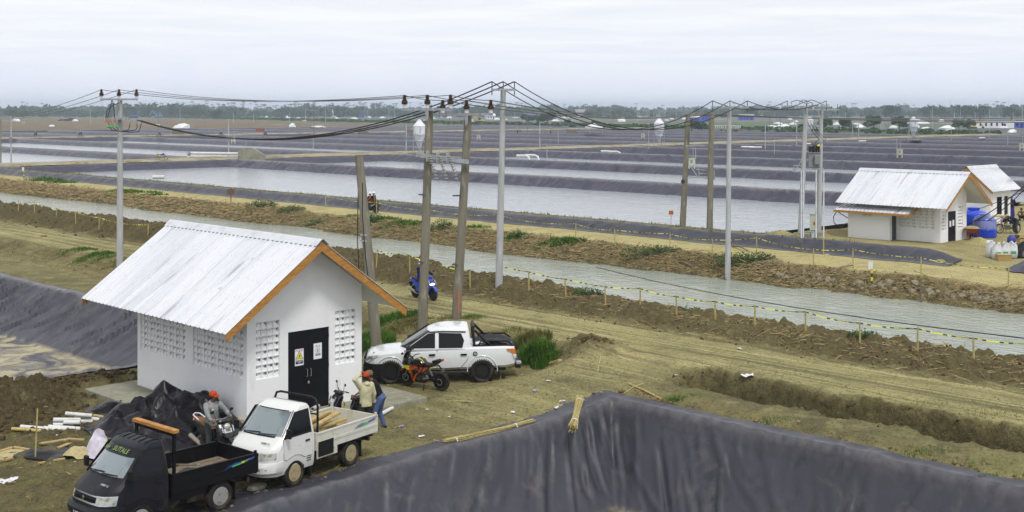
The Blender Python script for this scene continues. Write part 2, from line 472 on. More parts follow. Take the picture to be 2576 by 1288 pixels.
gx = axis((-12, 12, 1.5), (12, 33, .17), (33, 42, .15), (42, 54, .8), (54, 69.6, .24), (69.6, 106, .6))
gy = axis((-30, 8, 2), (8, 47, .17), (47, 95, .3), (95, 190, .55))
GX, GY = np.meshgrid(gx, gy); gz, m_pale, m_dark, m_straw, m_sandy = height(GX, GY, full=True)
m_soil = mat('soil', (0.180, 0.163, 0.073), 0.95, spec=0.12, coord='Position', attr='zone', layers=[
    layer((0.104, 0.092, 0.049), 0.5, (0.42, 0.62), 5),
    layer((0.25, 0.226, 0.105), 1.3, (0.5, 0.68), 6, amt=0.8),
    layer((0.115, 0.125, 0.042), 0.45, (0.54, 0.68), 7, amt=0.6),
    layer((0.305, 0.277, 0.128), 0.8, (0.25, 0.55), 5, mask=0),
    layer((0.41, 0.372, 0.18), 2.6, (0.5, 0.64), 6, st=(1.0, 0.05, 1), mask=0, amt=0.9),
    layer((0.13, 0.112, 0.058), 2.0, (0.53, 0.60), 7, st=(1.3, 0.025, 1), mask=0, amt=0.9),
    layer((0.15, 0.13, 0.066), 5.0, (0.56, 0.62), 6, st=(1.3, 0.012, 1), mask=0, amt=0.8),
    layer((0.44, 0.385, 0.185), 0.7, (0.2, 0.55), 5, mask='a'),
    layer((0.32, 0.265, 0.125), 3.0, (0.52, 0.66), 6, st=(1, 0.15, 1), mask='a', amt=0.7),
    layer((0.064, 0.050, 0.024), 1.1, (0.2, 0.5), 5, mask=1),
    layer((0.027, 0.021, 0.011), 4.5, (0.5, 0.66), 5, mask=1, amt=0.75),
    layer((0.13, 0.107, 0.052), 2.2, (0.57, 0.74), 5, mask=1, amt=0.6),
    layer((0.122, 0.098, 0.048), 0.9, (0.3, 0.55), 5, mask=2),
    layer((0.055, 0.041, 0.021), 2.6, (0.5, 0.62), 6, mask=2, amt=0.85),
    layer((0.29, 0.225, 0.11), 11, (0.58, 0.7), 4, mask=2, amt=0.8, st=(1, .5, 1)),
    layer((0.07, 0.085, 0.026), 0.33, (0.56, 0.7), 6, mask=2, amt=0.55),
    layer((0.070, 0.058, 0.030), 8, (0.54, 0.66), 5, amt=0.7),
    layer((0.05, 0.042, 0.023), 22, (0.56, 0.64), 3, amt=0.7),
    layer((0.36, 0.33, 0.19), 17, (0.61, 0.70), 4, amt=0.45),
], bump=[(2.2, 0.8, 0.14, (1, 1, 1), 'noise', 7), (9, 0.8, 0.05, (1, 1, 1), 'noise', 5)])
zone = np.stack([m_pale, m_dark, m_straw, m_sandy], -1).reshape(-1, 4)
struct('ground', arr_mesh('ground', np.stack([GX, GY, gz], -1).reshape(-1, 3), grid_faces(len(gx), len(gy)), m_soil, col=zone))
def rough(x, y):
    """broken earth: slabs, clods and crumbs"""
    wx, wy = x + .25*vn(x*1.1, y*1.1, 61), y + .25*vn(x*1.1, y*1.1, 62)
    o = 0
    for f, a, sd in ((1.3, .20, 63), (2.9, .12, 65), (6.0, .07, 67)):
        d, r = cell(wx*f, wy*f, sd); o = o + a*((1-np.clip(d/.7, 0, 1)**2)*(.15+1.1*r) - .45)
    return o + .10*fbm(x*1.6, y*1.6, 4, 69) + .05*fbm(x*7, y*7, 2, 70)
def patch_ground(name, x0, x1, y0, y1, step, stepy, amp, maskf, blend=.6):
    ax = axis((x0, x1, step)); ay = axis((y0, y1, stepy)); X, Y = np.meshgrid(ax, ay); z, p, d, s_, sa_ = height(X, Y, True, True)
    ed = np.minimum(np.minimum(X-x0, x1-X), np.minimum(Y-y0, y1-Y)); m = np.clip(maskf(X, Y, p, d, s_), 0, 1)*ss(0, blend, ed)
    z = z + amp*m*rough(X, Y) + .05*ss(.05, .4, m) - .10*(1-ss(.02, .22, m))
    col = np.stack([p, d, s_, sa_], -1).reshape(-1, 4)
    struct(name, arr_mesh(name, np.stack([X, Y, z], -1).reshape(-1, 3), grid_faces(len(ax), len(ay)), m_soil, col=col))
patch_ground('canal_berm', 36.3, 43.2, 11, 75, .085, .10, 1.0, lambda x, y, p, d, s, : d*1.4)
patch_ground('canal_berm_far', 36.3, 43.2, 74.4, 125, .14, .2, 1.2, lambda x, y, p, d, s: d*1.4)
patch_ground('ditch', 29.4, 35.2, 7, 31.5, .075, .085, .85, lambda x, y, p, d, s: d*1.2 + .15)
patch_ground('soil_mound', 11.5, 21.5, 33.5, 41.6, .075, .075, 1.25, lambda x, y, p, d, s: d*1.3*(1-ss(17.0, 17.8, x)))
patch_ground('road_embankment', 28.6, 34.4, 30.8, 85, .11, .16, .7, lambda x, y, p, d, s: d*1.3 + s*.6 + .1)
patch_ground('canal_bank', 53.6, 60.6, 20, 110, .13, .15, .9, lambda x, y, p, d, s: s*1.1)
patch_ground('yard_soil', 11.5, 18.2, 25.2, 34.2, .08, .08, .75, lambda x, y, p, d, s: (d*1.2 + .12)*ss(27.3, 28.3, y - .25*(x-14)))
def gh(x, y):
    return float(height(np.array([float(x)]), np.array([float(y)]))[0][0])
def on(px, py, it=6):
    """world point on the ground seen at a picture position"""
    z = 0.0
    for _ in range(it):
        p = W(px, py, z); z = 0.5*z + 0.5*gh(p.x, p.y)
    p.z = gh(p.x, p.y); return p

# ------------------------------------------------------------------ canal and pond water
m_canal = mat('canal_water', (0.27, 0.31, 0.265), 0.10, spec=0.5, coord='Position', ior=1.33, bump=[
    (2.6, 0.75, 0.09, (1, 0.45, 1), 'noise', 4, 0.6), (0.5, 0.25, 0.2, (1, 0.7, 1), 'noise', 2)], layers=[layer((0.31, 0.34, 0.29), 0.15, (0.4, 0.6), 3)])
m_pond = mat('pond_water', (0.33, 0.36, 0.385), 0.13, spec=0.5, coord='Position', ior=1.33, bump=[
    (1.3, 0.9, 0.14, (1, 0.4, 1), 'noise', 4, 0.5), (0.3, 0.25, 0.3, (1, 0.5, 1), 'noise', 3)])
def water(name, x0, x1, y0, y1, z, m):
    return struct(name, MB().add([(x0,y0,z),(x1,y0,z),(x1,y1,z),(x0,y1,z)], [(0,1,2,3)]).mesh(name, m, fix=False))
water('canal_water', 40.5, 58, -30, 190, -0.3, m_canal)

# ------------------------------------------------------------------ liners
def m_liner_f(name, c, bumps, dust=0.5, rough=0.42):
    return mat(name, c, rough, spec=0.35, coord='Position', attr='zone', rough_var=(0.8, rough-0.06, rough+0.1), layers=[
        layer(tuple(k*0.82 for k in c), 0.25, (0.42, 0.62), 3, amt=0.8),
        layer(tuple(k*1.25 + 0.008 for k in c), 0.9, (0.52, 0.75), 5, amt=0.5),
        layer((0.17, 0.155, 0.125), 1.1, (0.56, 0.8), 7, amt=dust*0.8, dist=1.0),
        layer((0.014, 0.014, 0.02), 2.0, (0.60, 0.70), 6, amt=dust, st=(.8, .8, .25)),
        layer((0.38, 0.33, 0.19), 0.55, (0.42, 0.56), 5, mask=0, dist=1.0),
        layer((0.13, 0.12, 0.11), 2.2, (0.5, 0.6), 4, mask=0, amt=0.5),
        layer((0.25, 0.245, 0.24), 3.0, (0.25, 0.6), 4, mask=1, amt=0.85)], bump=bumps)
m_liner = m_liner_f('pond_sheet', (0.046, 0.046, 0.060), [(1.3, 0.5, 0.05, (1, 1, .3), 'ridge', 3, 1.0), (9.0, 0.2, 0.02, (1, 1, .5), 'noise', 3, 1.2)], dust=.55)
m_liner_far = m_liner_f('pond_sheet_far', (0.044, 0.043, 0.066), [(0.55, 0.8, 0.22, (.6, .9, .2), 'ridge', 3, 1.2)], dust=0.2)
def fold(a, t, seed, f=1.0):
    """sharp creases along t that wander in a"""
    w = a*f + 0.9*vn(a*0.23, t*0.5, seed) + 0.5*t*vn(a*0.07, 0*a, seed+3)*3
    r = np.clip(1 - np.abs(vn(w*1.0, t*0.35, seed+1))*5.0, 0, 1)**1.6
    r2 = np.clip(1 - np.abs(vn(w*2.3 + 7, t*0.6, seed+2))*5.0, 0, 1)**1.5
    return r + 0.5*r2
def creases(a, d, run, seed, a0, a1, per=3.0, w=.12, slant=.5):
    """single pull-folds: each starts near the rim and runs down the slope, often aslant"""
    r = np.random.default_rng(seed); out = np.zeros(a.shape); n = int((a1-a0)*per); sl0 = 0.0
    for k in range(n):
        c = r.uniform(a0, a1); reg = vn(np.array([c*.09]), np.array([seed*1.7]), 5)[0]*4*slant; sl = reg + r.normal()*.25*slant
        d0 = (-.45 if r.random() < .55 else r.uniform(0, .5)*run); d1 = max(d0, 0) + r.uniform(.22, 1.0)*run; ww = w*r.uniform(.5, 1.8); A = r.uniform(.25, 1.0)*(1 if r.random() < .7 else -1); bend = r.normal()*.12
        reach = abs(sl)*run + run*.3 + 4*ww
        m = np.abs(a-c) < reach + 1
        if not m.any(): continue
        am, dm = a[m], d[m]; line = c + sl*dm + bend*dm*dm; q = (am-line)/ww
        prof = np.exp(-np.abs(q)*1.6) - .35*np.exp(-((q-1.4)/.9)**2)
        win = ss(d0-.06*run, d0+.1*run, dm)*(1-ss(d1-.35*run, d1, dm)); out[m] += A*ww*prof*win*ss(-.12, .09*run+.12, dm)
    lim = w*1.15; return lim*np.tanh(out/lim)
def basin(name, ax, ay, x0, x1, y0, y1, zc, zf, run, amp, seed, m, lip=0.4, rimy=None, sand=0.0, ff=0.9, gather=0.0, follow=False, per=3.0, cw=.12, ck=1.0, slant=.6, lipc=.8):
    X, Y = np.meshgrid(ax, ay)
    wv = 0.10*vn(Y*0.9, X*0.9, seed+50) + 0.12*vn(Y*0.2, X*0.2, seed+51)
    dx0, dx1 = X - x0, x1 - X; ytop = y1 if rimy is None else rimy(X); dy0, dy1 = Y - y0, ytop - Y
    d = np.minimum(np.minimum(dx0, dx1), np.minimum(dy0, dy1))
    t = np.clip(d/run, 0, 1); prof = t + 0.10*np.sin(t*PI)
    lipm = np.clip(-d/lip, 0, 1)
    z = zc - (zc-zf)*np.clip(prof, 0, 1) + 0.02
    side = np.where(np.minimum(dx0, dx1) < np.minimum(dy0, dy1), Y, X + 311.7)
    env = (0.25 + np.sin(np.clip(t, 0, 1)*PI)**0.7)*(d > -0.02)
    sk = side + (0.55*(vn(side*0.05, 0*side, seed+9))*8)*t*0.6
    isx = np.minimum(dx0, dx1) < np.minimum(dy0, dy1); fo = np.zeros(X.shape); inn = (d > -.5) & (d < run*1.25)
    for flag, A_ in ((True, Y), (False, X)):
        mm = inn & (isx == flag)
        if mm.any():
            tmp = np.zeros(X.shape); tmp[mm] = creases(A_[mm], d[mm], run, seed + (3 if flag else 4), float(A_[mm].min()), float(A_[mm].max()), per, cw, slant*(1 if flag else -1)); fo += tmp
    z = z + ck*fo + amp*0.9*env*vn(X*0.35, Y*0.35, seed+20)
    if gather:
        g = np.clip(1-np.abs(t-0.10)*6, 0, 1); z = z + gather*g*(vn(side*1.6, t*3, seed+33)*1.2 + .8*fold(side, t, seed+40, 1.5) - .4)
    z = z + (t >= 1)*amp*0.8*fbm(X*0.5, Y*0.5, 3, seed+60) - lipm*0.03
    if follow:
        hg = height(X, Y, False)[0]; k = 1-ss(0.0, 0.15, d)
        z = z + k*(np.maximum(hg, -0.1) - zc + 0.01)
    col = np.zeros(X.shape + (4,)); col[..., 3] = 1
    col[..., 0] = sand*ss(0.93, 1.0, t)*np.clip(1.0 + 1.2*fbm(X*.3, Y*.3, 3, seed+70), 0, 1) + 0.0
    col[..., 1] = np.clip(1-np.maximum(d, -d*.6)/0.16, 0, 1)*lipc
    P = np.stack([X + wv*(lipm > 0)*0.9, Y + np.roll(wv, 3, 0)*(lipm > 0)*0.9, z], -1).reshape(-1, 3)
    return struct(name, arr_mesh(name, P, grid_faces(len(ax), len(ay)), m, col=col.reshape(-1, 4)))
# the pond right below the camera
fa_x = axis((-12, 8, 1.0), (8, 24, .12), (24, RIM_X + .42, .07)); fa_y = axis((-22, 8, .8), (8, 20, .12), (20, 26.3, .07))
basin('pond_liner_foreground', fa_x, fa_y, -14, RIM_X, -24, 25.4, 0.06, -2.25, 1.9, 0.075, 11, m_liner, rimy=rim_y, sand=0.45, ff=1.25, gather=0.05, lip=0.42, follow=True, per=8.0, cw=.085, ck=1.9, slant=.9, lipc=.35)
# the pond behind the house on the left
la_x = axis((0, 16, .6), (16, 27.75, .12)); la_y = axis((41.6, 46, .25), (46, 90, .2))
basin('pond_liner_left', la_x, la_y, -4, 27.35, 42.0, 95, 0.08, -2.1, 2.7, 0.085, 23, m_liner, sand=1.0, ff=0.8, gather=0.05, follow=True, per=4.5, cw=.12, ck=1.5, slant=1.0)
# sheet over the low dyke beside the far road
dx = axis((64.35, 66.25, .1)); dyy = axis((32.2, 48, .1), (48, 100, .16), (100, 190, .35))
DX, DY = np.meshgrid(dx, dyy); dz = height(DX, DY)[0]
tt = (DX-64.35)/1.9; wv = 0.25*vn(DY*.35, 0*DY, 5) + 0.12*vn(DY*1.3, 0*DY, 6)
edge = (1-ss(0, .25, tt)); end = 1-ss(32.4, 34.2, DY)
DXp = DX + wv*edge + 1.1*(0.5-vn(DY*0, 0*DY))*0*end
dzz = np.maximum(dz, 0.62) + 0.05 + 0.07*(fold(DY*1.0 + DX*0.6, tt*2, 91, 0.8)-.3)*np.sin(np.clip(tt, 0, 1)*PI) + 0.03*vn(DX*2, DY*2, 8) + end*0.12*fbm(DX*1.5, DY*1.5, 3, 4)
dzz = np.where(tt < 0.12, height(DXp, DY)[0] + 0.03, dzz)
dc = np.zeros(DX.shape + (4,)); dc[..., 3] = 1; dc[..., 1] = np.clip(1-tt/0.22, 0, 1)*0.8
struct('pond_liner_dyke', arr_mesh('pond_liner_dyke', np.stack([DXp, DY, dzz], -1).reshape(-1, 3), grid_faces(len(dx), len(dyy)), m_liner, col=dc.reshape(-1, 4)))

# ------------------------------------------------------------------ the pond grid beyond
ROWS = [(68.2, 106.9)] + [(108.0 + 33*k, 139.9 + 33*k) for k in range(0, 15)]
BLOCKS = [(None, 177.0), (184.0, 345.0), (352.0, 478.0)]
def strip_x(y): return 392 + (y-214)*0.24                     # where the green canal bank cuts the grid off
WATER = {(0, 0): 0.0, (1, 0): 0.0, (2, 0): -0.12, (0, 1): 0.05, (1, 1): 0.0, (2, 1): -0.1}
for r, (x0, x1) in enumerate(ROWS):
    for b, (y0, y1) in enumerate(BLOCKS):
        lo, hi = 0.435*x0 - 12, 2.62*x1 + 12                    # what the lens can see of the row
        if y0 is None: y0 = 46.8 if r == 0 else max(20.0, 0.40*x0 - 14)
        if y1 < lo or y0 > hi or x0 > strip_x((y0+y1)/2): continue
        near = math.hypot((x0+x1)/2, (y0+y1)/2)
        fine = near < 260
        e = 0.5 if near < 200 else (0.8 if fine else 2.2)
        zf = -1.1 if (r, b) in WATER else -1.5
        run = 4.4
        ax = np.concatenate([[x0-.4, x0], np.linspace(x0+run, x1-run-.6, 6 if not fine else 10), np.linspace(x1-run, x1, 11 if fine else 6), [x1-.06, x1+.06, x1+.45]])
        ax = np.unique(ax)
        if fine: ax = np.unique(np.concatenate([ax, np.arange(x0+run, x1-run, 1.0)]))
        ya = max(y0, lo-10); yb = min(y1, hi+10)
        ay = np.concatenate([np.arange(y0+.01, y1-run, e), np.linspace(y1-run, y1, 9), [y1-.06, y1+.06, y1+.45]]); ay = np.unique(ay)
        zc = 1.14
        basin('pond_liner', ax, ay, x0, x1, y0 - (6 if b == 0 and r else 0), y1, zc, zf, run, 0.10 if near < 200 else (0.13 if fine else 0.2), 100+r*7+b, m_liner_far, lip=0.45, per=(1.3 if near < 200 else (.7 if fine else .15)), cw=(.35 if near < 200 else (.55 if fine else 1.2)), ck=(1.0 if near < 200 else (.8 if fine else .25)), slant=1.1, lipc=1.0)
        if (r, b) in WATER: water('pond_water', x0+1.5, x1-1.5, y0+1.5, y1-1.5, WATER[(r, b)], m_pond)
m_crest = mat('dyke_soil', (0.30, 0.275, 0.19), 0.95, spec=0.1, coord='Position', layers=[
    layer((0.19, 0.155, 0.08), 0.35, (0.45, 0.62), 5), layer((0.40, 0.38, 0.31), 1.5, (0.55, 0.7), 5), layer((0.13, 0.15, 0.05), 0.12, (0.6, 0.72), 5, amt=0.7)],
    bump=[(1.2, 0.6, 0.15, (1, 1, 1), 'noise', 5)])
def crest(x0, x1, y0, y1, z, amp=0.08):
    ax = np.linspace(x0, x1, max(4, int((x1-x0)/(1.0 if x1-x0 < 20 else 3))+1)); ay = np.linspace(y0, y1, max(4, int((y1-y0)/(1.0 if y1-y0 < 20 else 3))+1))
    X, Y = np.meshgrid(ax, ay); ed = np.minimum(np.minimum(X-x0, x1-X), np.minimum(Y-y0, y1-Y))
    Z = z - .03 + amp*1.0*fbm(X*.5, Y*.5, 3, 5) + amp*ss(0, .8, ed) - 0.12*(ed < 0.01)
    return np.stack([X, Y, Z], -1).reshape(-1, 3), grid_faces(len(ax), len(ay))
cv, cf, o = [], [], 0
for r in range(1, len(ROWS)):
    xa, xb = ROWS[r-1][1]-.15, ROWS[r][0]+.15; yl, yh = max(15, .4*xa-20), min(480, 2.62*xa+15)
    if xa > strip_x(300): continue
    v, f_ = crest(xa, xb, yl, yh, 1.13, .05); cv.append(v); cf.append(f_+o); o += len(v)
for ya, yb in ((176.8, 184.2), (344.8, 352.2)):
    v, f_ = crest(67.5, strip_x(ya)+10, ya, yb, 1.27, 0.15); cv.append(v); cf.append(f_+o); o += len(v)
struct('pond_dyke_paths', arr_mesh('pond_dyke_paths', np.concatenate(cv), np.concatenate(cf), m_crest))
# terrain beyond the grid, out to the horizon
m_land = mat('far_land', (0.20, 0.185, 0.125), 0.95, spec=0.1, coord='Position', attr='zone', layers=[
    layer((0.10, 0.10, 0.115), 0.02, (0.40, 0.5), 3, st=(1, 0.25, 1), amt=0.9),
    layer((0.085, 0.13, 0.05), 0.0035, (0.47, 0.57), 5, amt=0.9),
    layer((0.42, 0.43, 0.45), 0.035, (0.6, 0.66), 4, st=(1, 0.2, 1), amt=0.8),
    layer((0.17, 0.125, 0.07), 0.03, (0.2, 0.5), 5, mask=0),
    layer((0.09, 0.075, 0.05), 0.08, (0.5, 0.65), 4, mask=0, amt=0.8),
    layer((0.07, 0.13, 0.035), 0.12, (0.2, 0.55), 4, mask=1)], bump=[(0.2, 0.4, 0.6, (1, 1, 1), 'noise', 4)])
fx_ = np.concatenate([[-3800, -1200, -300], np.arange(0, 1300, 12.0), np.arange(1300, 4601, 300)]); fy_ = np.concatenate([[-3000, -900, -200], np.arange(0, 1700, 14.0), np.arange(1700, 4601, 290)])
LX, LY = np.meshgrid(fx_, fy_); sx = LX - strip_x(LY)
inside = (sx < -6) & (LX > 20) & (LY < 474)
LZ = np.where(inside, -4.0, 0.25 + 0.8*fbm(LX*.02, LY*.02, 3, 6)*(np.abs(LX)+np.abs(LY) < 3000))
LZ = np.where((LX < 60) | ((LY < 20)), -5.0, LZ)
LZ = LZ + 0.9*np.exp(-((sx-2)/9)**2)*(~inside)
lc = np.zeros(LX.shape + (4,)); lc[..., 3] = 1
lc[..., 0] = ss(470, 490, LY)*(1-ss(-25, 0, sx))*(1-.5*ss(950, 1050, LY)); lc[..., 1] = np.exp(-((sx-4)/11)**2)
struct('terrain_far', arr_mesh('terrain_far', np.stack([LX, LY, LZ], -1).reshape(-1, 3), grid_faces(len(fx_), len(fy_)), m_land, col=lc.reshape(-1, 4)))
# ================================================================== buildings
m_plaster = mat('white_plaster', (0.80, 0.81, 0.84), 0.85, spec=0.2, layers=[layer((0.69, 0.70, 0.72), 0.9, (0.5, 0.7), 6, amt=0.6), layer((0.80, 0.81, 0.83), 3, (0.5, 0.7), 4, amt=0.5),
    layer((0.42, 0.41, 0.38), 1.4, (0.64, 0.78), 7, amt=0.55, st=(1, 1, 0.35)), layer((0.3, 0.27, 0.22), 5, (0.70, 0.78), 5, amt=0.5)], bump=[(25, 0.15, 0.01)])
m_plaster2 = mat('vent_plaster', (0.79, 0.80, 0.82), 0.85, spec=0.2, layers=[layer((0.55, 0.54, 0.50), 6, (0.5, 0.75), 4, amt=0.6)])
m_roof = mat('zinc_roof', (0.66, 0.675, 0.71), 0.42, spec=0.45, metal=0.1, coord='Position', layers=[
    layer((0.55, 0.57, 0.62), 1.3, (0.45, 0.62), 3, st=(.12, 1.2, .12), amt=0.8), layer((0.33, 0.335, 0.35), 2.2, (0.585, 0.66), 7, st=(.10, 1.5, .12), amt=0.8),
    layer((0.20, 0.20, 0.17), 9, (0.64, 0.73), 5, st=(.25, 1.4, .25), amt=0.75), layer((0.25, 0.27, 0.40), 30, (.70, .74), 2, amt=.6)], bump=[(3, 0.05, 0.02)])
m_ridge = mat('ridge_metal', (0.64, 0.66, 0.70), 0.4, metal=0.3, layers=[layer((0.5, 0.52, 0.56), 2, (0.5, 0.7))])
m_fascia = mat('orange_timber', (0.42, 0.205, 0.045), 0.6, layers=[layer((0.30, 0.13, 0.03), 3, (0.45, 0.65), 6, st=(1, 1, 6)), layer((0.52, 0.28, 0.08), 9, (0.55, 0.7), 4)], bump=[(20, 0.2, 0.01, (1, 1, 6))])
m_soffit = mat('soffit_board', (0.70, 0.70, 0.68), 0.8)
m_door = mat('black_steel', (0.008, 0.008, 0.012), 0.4, spec=0.2, layers=[layer((0.022, 0.02, 0.02), 3, (0.58, 0.75), 6, amt=0.7)])
m_steel = mat('galvanised_steel', (0.42, 0.44, 0.47), 0.45, metal=0.6, layers=[layer((0.3, 0.31, 0.33), 6, (0.45, 0.65), 4)])
m_conc = mat('concrete', (0.27, 0.265, 0.205), 0.9, spec=0.2, layers=[layer((0.19, 0.185, 0.13), 1.2, (0.42, 0.65), 6), layer((0.34, 0.335, 0.27), 4, (0.52, 0.7), 5, amt=0.7), layer((0.18, 0.16, 0.11), 7, (0.64, 0.75), 5, amt=0.6)], bump=[(30, 0.3, 0.01), (4, 0.2, 0.02)])
m_paper = mat('white_print', (0.74, 0.76, 0.84), 0.6)
m_red = mat('red_print', (0.46, 0.06, 0.05), 0.6); m_yel = mat('yellow_print', (0.72, 0.62, 0.03), 0.6); m_blk = mat('black_print', (0.02, 0.02, 0.02), 0.6)
m_olive = mat('olive_print', (0.16, 0.16, 0.05), 0.6); m_gold = mat('gold_print', (0.46, 0.38, 0.06), 0.6)
m_glass = mat('dark_glass', (0.02, 0.024, 0.03), 0.08, spec=0.6, coat=0.3)
def text_mesh(s, size, m, bold=0.0):
    cu = bpy.data.curves.new('lettering', 'FONT'); cu.body = s; cu.size = size; cu.align_x = 'CENTER'; cu.align_y = 'CENTER'; cu.offset = bold; cu.extrude = 0.0008; cu.resolution_u = 2
    o = bpy.data.objects.new('lettering', cu); C.objects.link(o); bpy.context.view_layer.update()
    me = bpy.data.meshes.new_from_object(o.evaluated_get(bpy.context.evaluated_depsgraph_get())); bpy.data.objects.remove(o); bpy.data.curves.remove(cu)
    me.materials.clear(); me.materials.append(m); return me
def lettering(s, size, m, parent, loc, rot, bold=0.0, sx=1.0):
    o = link('lettering', text_mesh(s, size, m, bold), parent, loc, rot); o.scale = (sx, 1, 1); return o
def vent_mesh(flip, w, h, d=0.09):
    b = MB(); t = 0.026; s = -1 if flip else 1
    b.box(-w/2, w/2, 0, d, 0, t/2); b.box(-w/2, w/2, 0, d, h-t/2, h); b.box(-w/2, -w/2+t/2, 0, d, t/2, h-t/2); b.box(w/2-t/2, w/2, 0, d, t/2, h-t/2)
    # curved baffle that leaves a dark slot
    pts = []; a = (w/2-t/2)
    for k in range(6):
        u = -1 + 2*k/5; zz = h*0.50 + s*h*0.18*math.sin(u*1.4); pts += [(u*a, 0.02, t/2), (u*a, 0.03, zz), (u*a, d*0.8, zz+h*0.14)]
    for k in range(5):
        o = 3*k; b.add([pts[o], pts[o+1], pts[o+2], pts[o+3], pts[o+4], pts[o+5]], [(0, 3, 4, 1), (1, 4, 5, 2)])
    x0_, x1_ = (-0.35*a, a) if s > 0 else (-a, 0.35*a)
    b.box(x0_, x1_, 0.06, 0.07, h*0.35, h-t/2); b.box(-a, a, 0.075, 0.085, t/2, h*0.55); b.box(-a, a, 0.07, 0.08, h*0.82, h-t/2)
    return b
def roof_sheet_mesh(name, w, run, ze, zr, sgn, pitch=0.25, rib=0.042):
    """one corrugated sheet; x from the ridge (0) to the eave (sgn*run), y from 0 to w"""
    ys = []; n = int(round(w/pitch))
    for k in range(n):
        y = k*w/n; p = w/n; ys += [(y, 0), (y+p*0.36, 0), (y+p*0.44, rib), (y+p*0.62, rib), (y+p*0.70, 0)]
    ys.append((w, 0)); L = math.hypot(run, zr-ze); nx, nz = (zr-ze)/L*sgn, run/L
    b = MB(); v = []
    for x, z in ((0, zr), (sgn*run, ze)):
        v += [(x+nx*h, y, z+nz*h) for y, h in ys] + [(x-nx*0.006, y, z-nz*0.006) for y, h in ys]
    m = len(ys); f = []
    for k in range(m-1):
        f += [(k, k+1, 2*m+k+1, 2*m+k), (m+k, 3*m+k, 3*m+k+1, m+k+1), (2*m+k, 2*m+k+1, 3*m+k+1, 3*m+k), (k, m+k, m+k+1, k+1)]
    return b.add(v, f).mesh(name, m_roof)
def gable_roof(root, run, ze, zr, y0, y1, fz=0.2, sheet=1.0, fascia=True, ridge=True, inner=None, sides=(1, -1)):
    n = max(1, int(round((y1-y0)/sheet))); w = (y1-y0)/n
    for s in sides:
        me = roof_sheet_mesh('roof_sheet', w, run, ze, zr, s)
        for k in range(n):
            o = link('roof_sheet', me, root, (0, y0+k*w, 0.004*(k % 2)))
            # screws along the sheet
        b = MB(); L = math.hypot(run, zr-ze); nx, nz = (zr-ze)/L*s, run/L
        for k in range(n*4):
            for q in range(5):
                t = (q+0.4+0.15*random.random())/5.2; yy = y0 + (k+0.83)*(y1-y0)/(n*4)
                c = (s*run*t + nx*0.006, yy, zr+(ze-zr)*t + nz*0.006); b.cyl(c, (c[0]+nx*.012, c[1], c[2]+nz*.012), 0.011, 0.007, 5)
        tag(b.obj('roof_screws', m_steel, root), kind='stuff')
    if ridge:
        b = MB(); sl = (zr-ze)/run; q = 0.24
        pr = [(-q, zr-q*sl+0.045), (-0.06, zr+0.035), (0, zr+0.06), (0.06, zr+0.035), (q, zr-q*sl+0.045)]
        b.grid([(x, y, z) for y in (y0-.03, y1+.03) for x, z in pr], 5, 2); b.grid([(x, y, z-.012) for y in (y0-.03, y1+.03) for x, z in pr], 5, 2)
        b.obj('ridge_cap', m_ridge, root)
    if fascia:
        for yy in (y0+0.02, y1-0.05):
            for s in sides:
                L = math.hypot(run, zr-ze); tx, tz = s*run/L, (ze-zr)/L; e = L-0.02
                p = [(0, zr-0.012), (tx*e, zr+tz*e-0.012), (tx*e - s*0.04, zr+tz*e-0.012-fz), (0, zr-0.012-fz*L/run)]
                MB().prism(p, yy, yy+0.03, 'y').obj('fascia_board', m_fascia, root, bevel=0.004)
    if inner is not None:                                          # boarded underside of the overhangs
        wx, wy0, wy1 = inner; sl = (zr-ze)/run
        for s in sides:
            b = MB()
            for a0, a1, c0, c1 in ((0, run-.05, y0+.06, wy0), (0, run-.05, wy1, y1-.06), (wx, run-.05, wy0, wy1)):
                b.add([(s*a0, c0, zr-a0*sl-.05), (s*a1, c0, zr-a1*sl-.05), (s*a1, c1, zr-a1*sl-.05), (s*a0, c1, zr-a0*sl-.05)], [(0, 1, 2, 3)])
            b.obj('soffit', m_soffit, root, fix=False)
def wall_panels(b, a0, a1, z0, top, openings, axis, p0, p1, peak=None):
    """solid wall between a0..a1 with rectangular openings (o0,o1,oz0,oz1); top(a) gives its height"""
    cuts = sorted({a0, a1, *(o[0] for o in openings), *(o[1] for o in openings), *([peak] if peak is not None else [])})
    for c0, c1 in zip(cuts, cuts[1:]):
        ops = sorted([o for o in openings if o[0] <= c0+1e-6 and o[1] >= c1-1e-6], key=lambda o: o[2]); zz = z0
        for o in ops:
            if o[2] > zz: b.prism([(c0, zz), (c1, zz), (c1, o[2]), (c0, o[2])], p0, p1, axis)
            zz = o[3]
        b.prism([(c0, zz), (c1, zz), (c1, top(c1)), (c0, top(c0))], p0, p1, axis)
def vents(root, face, a0, a1, z0, rows, cols, p):
    w, h = (a1-a0)/cols, 0.0
    return w
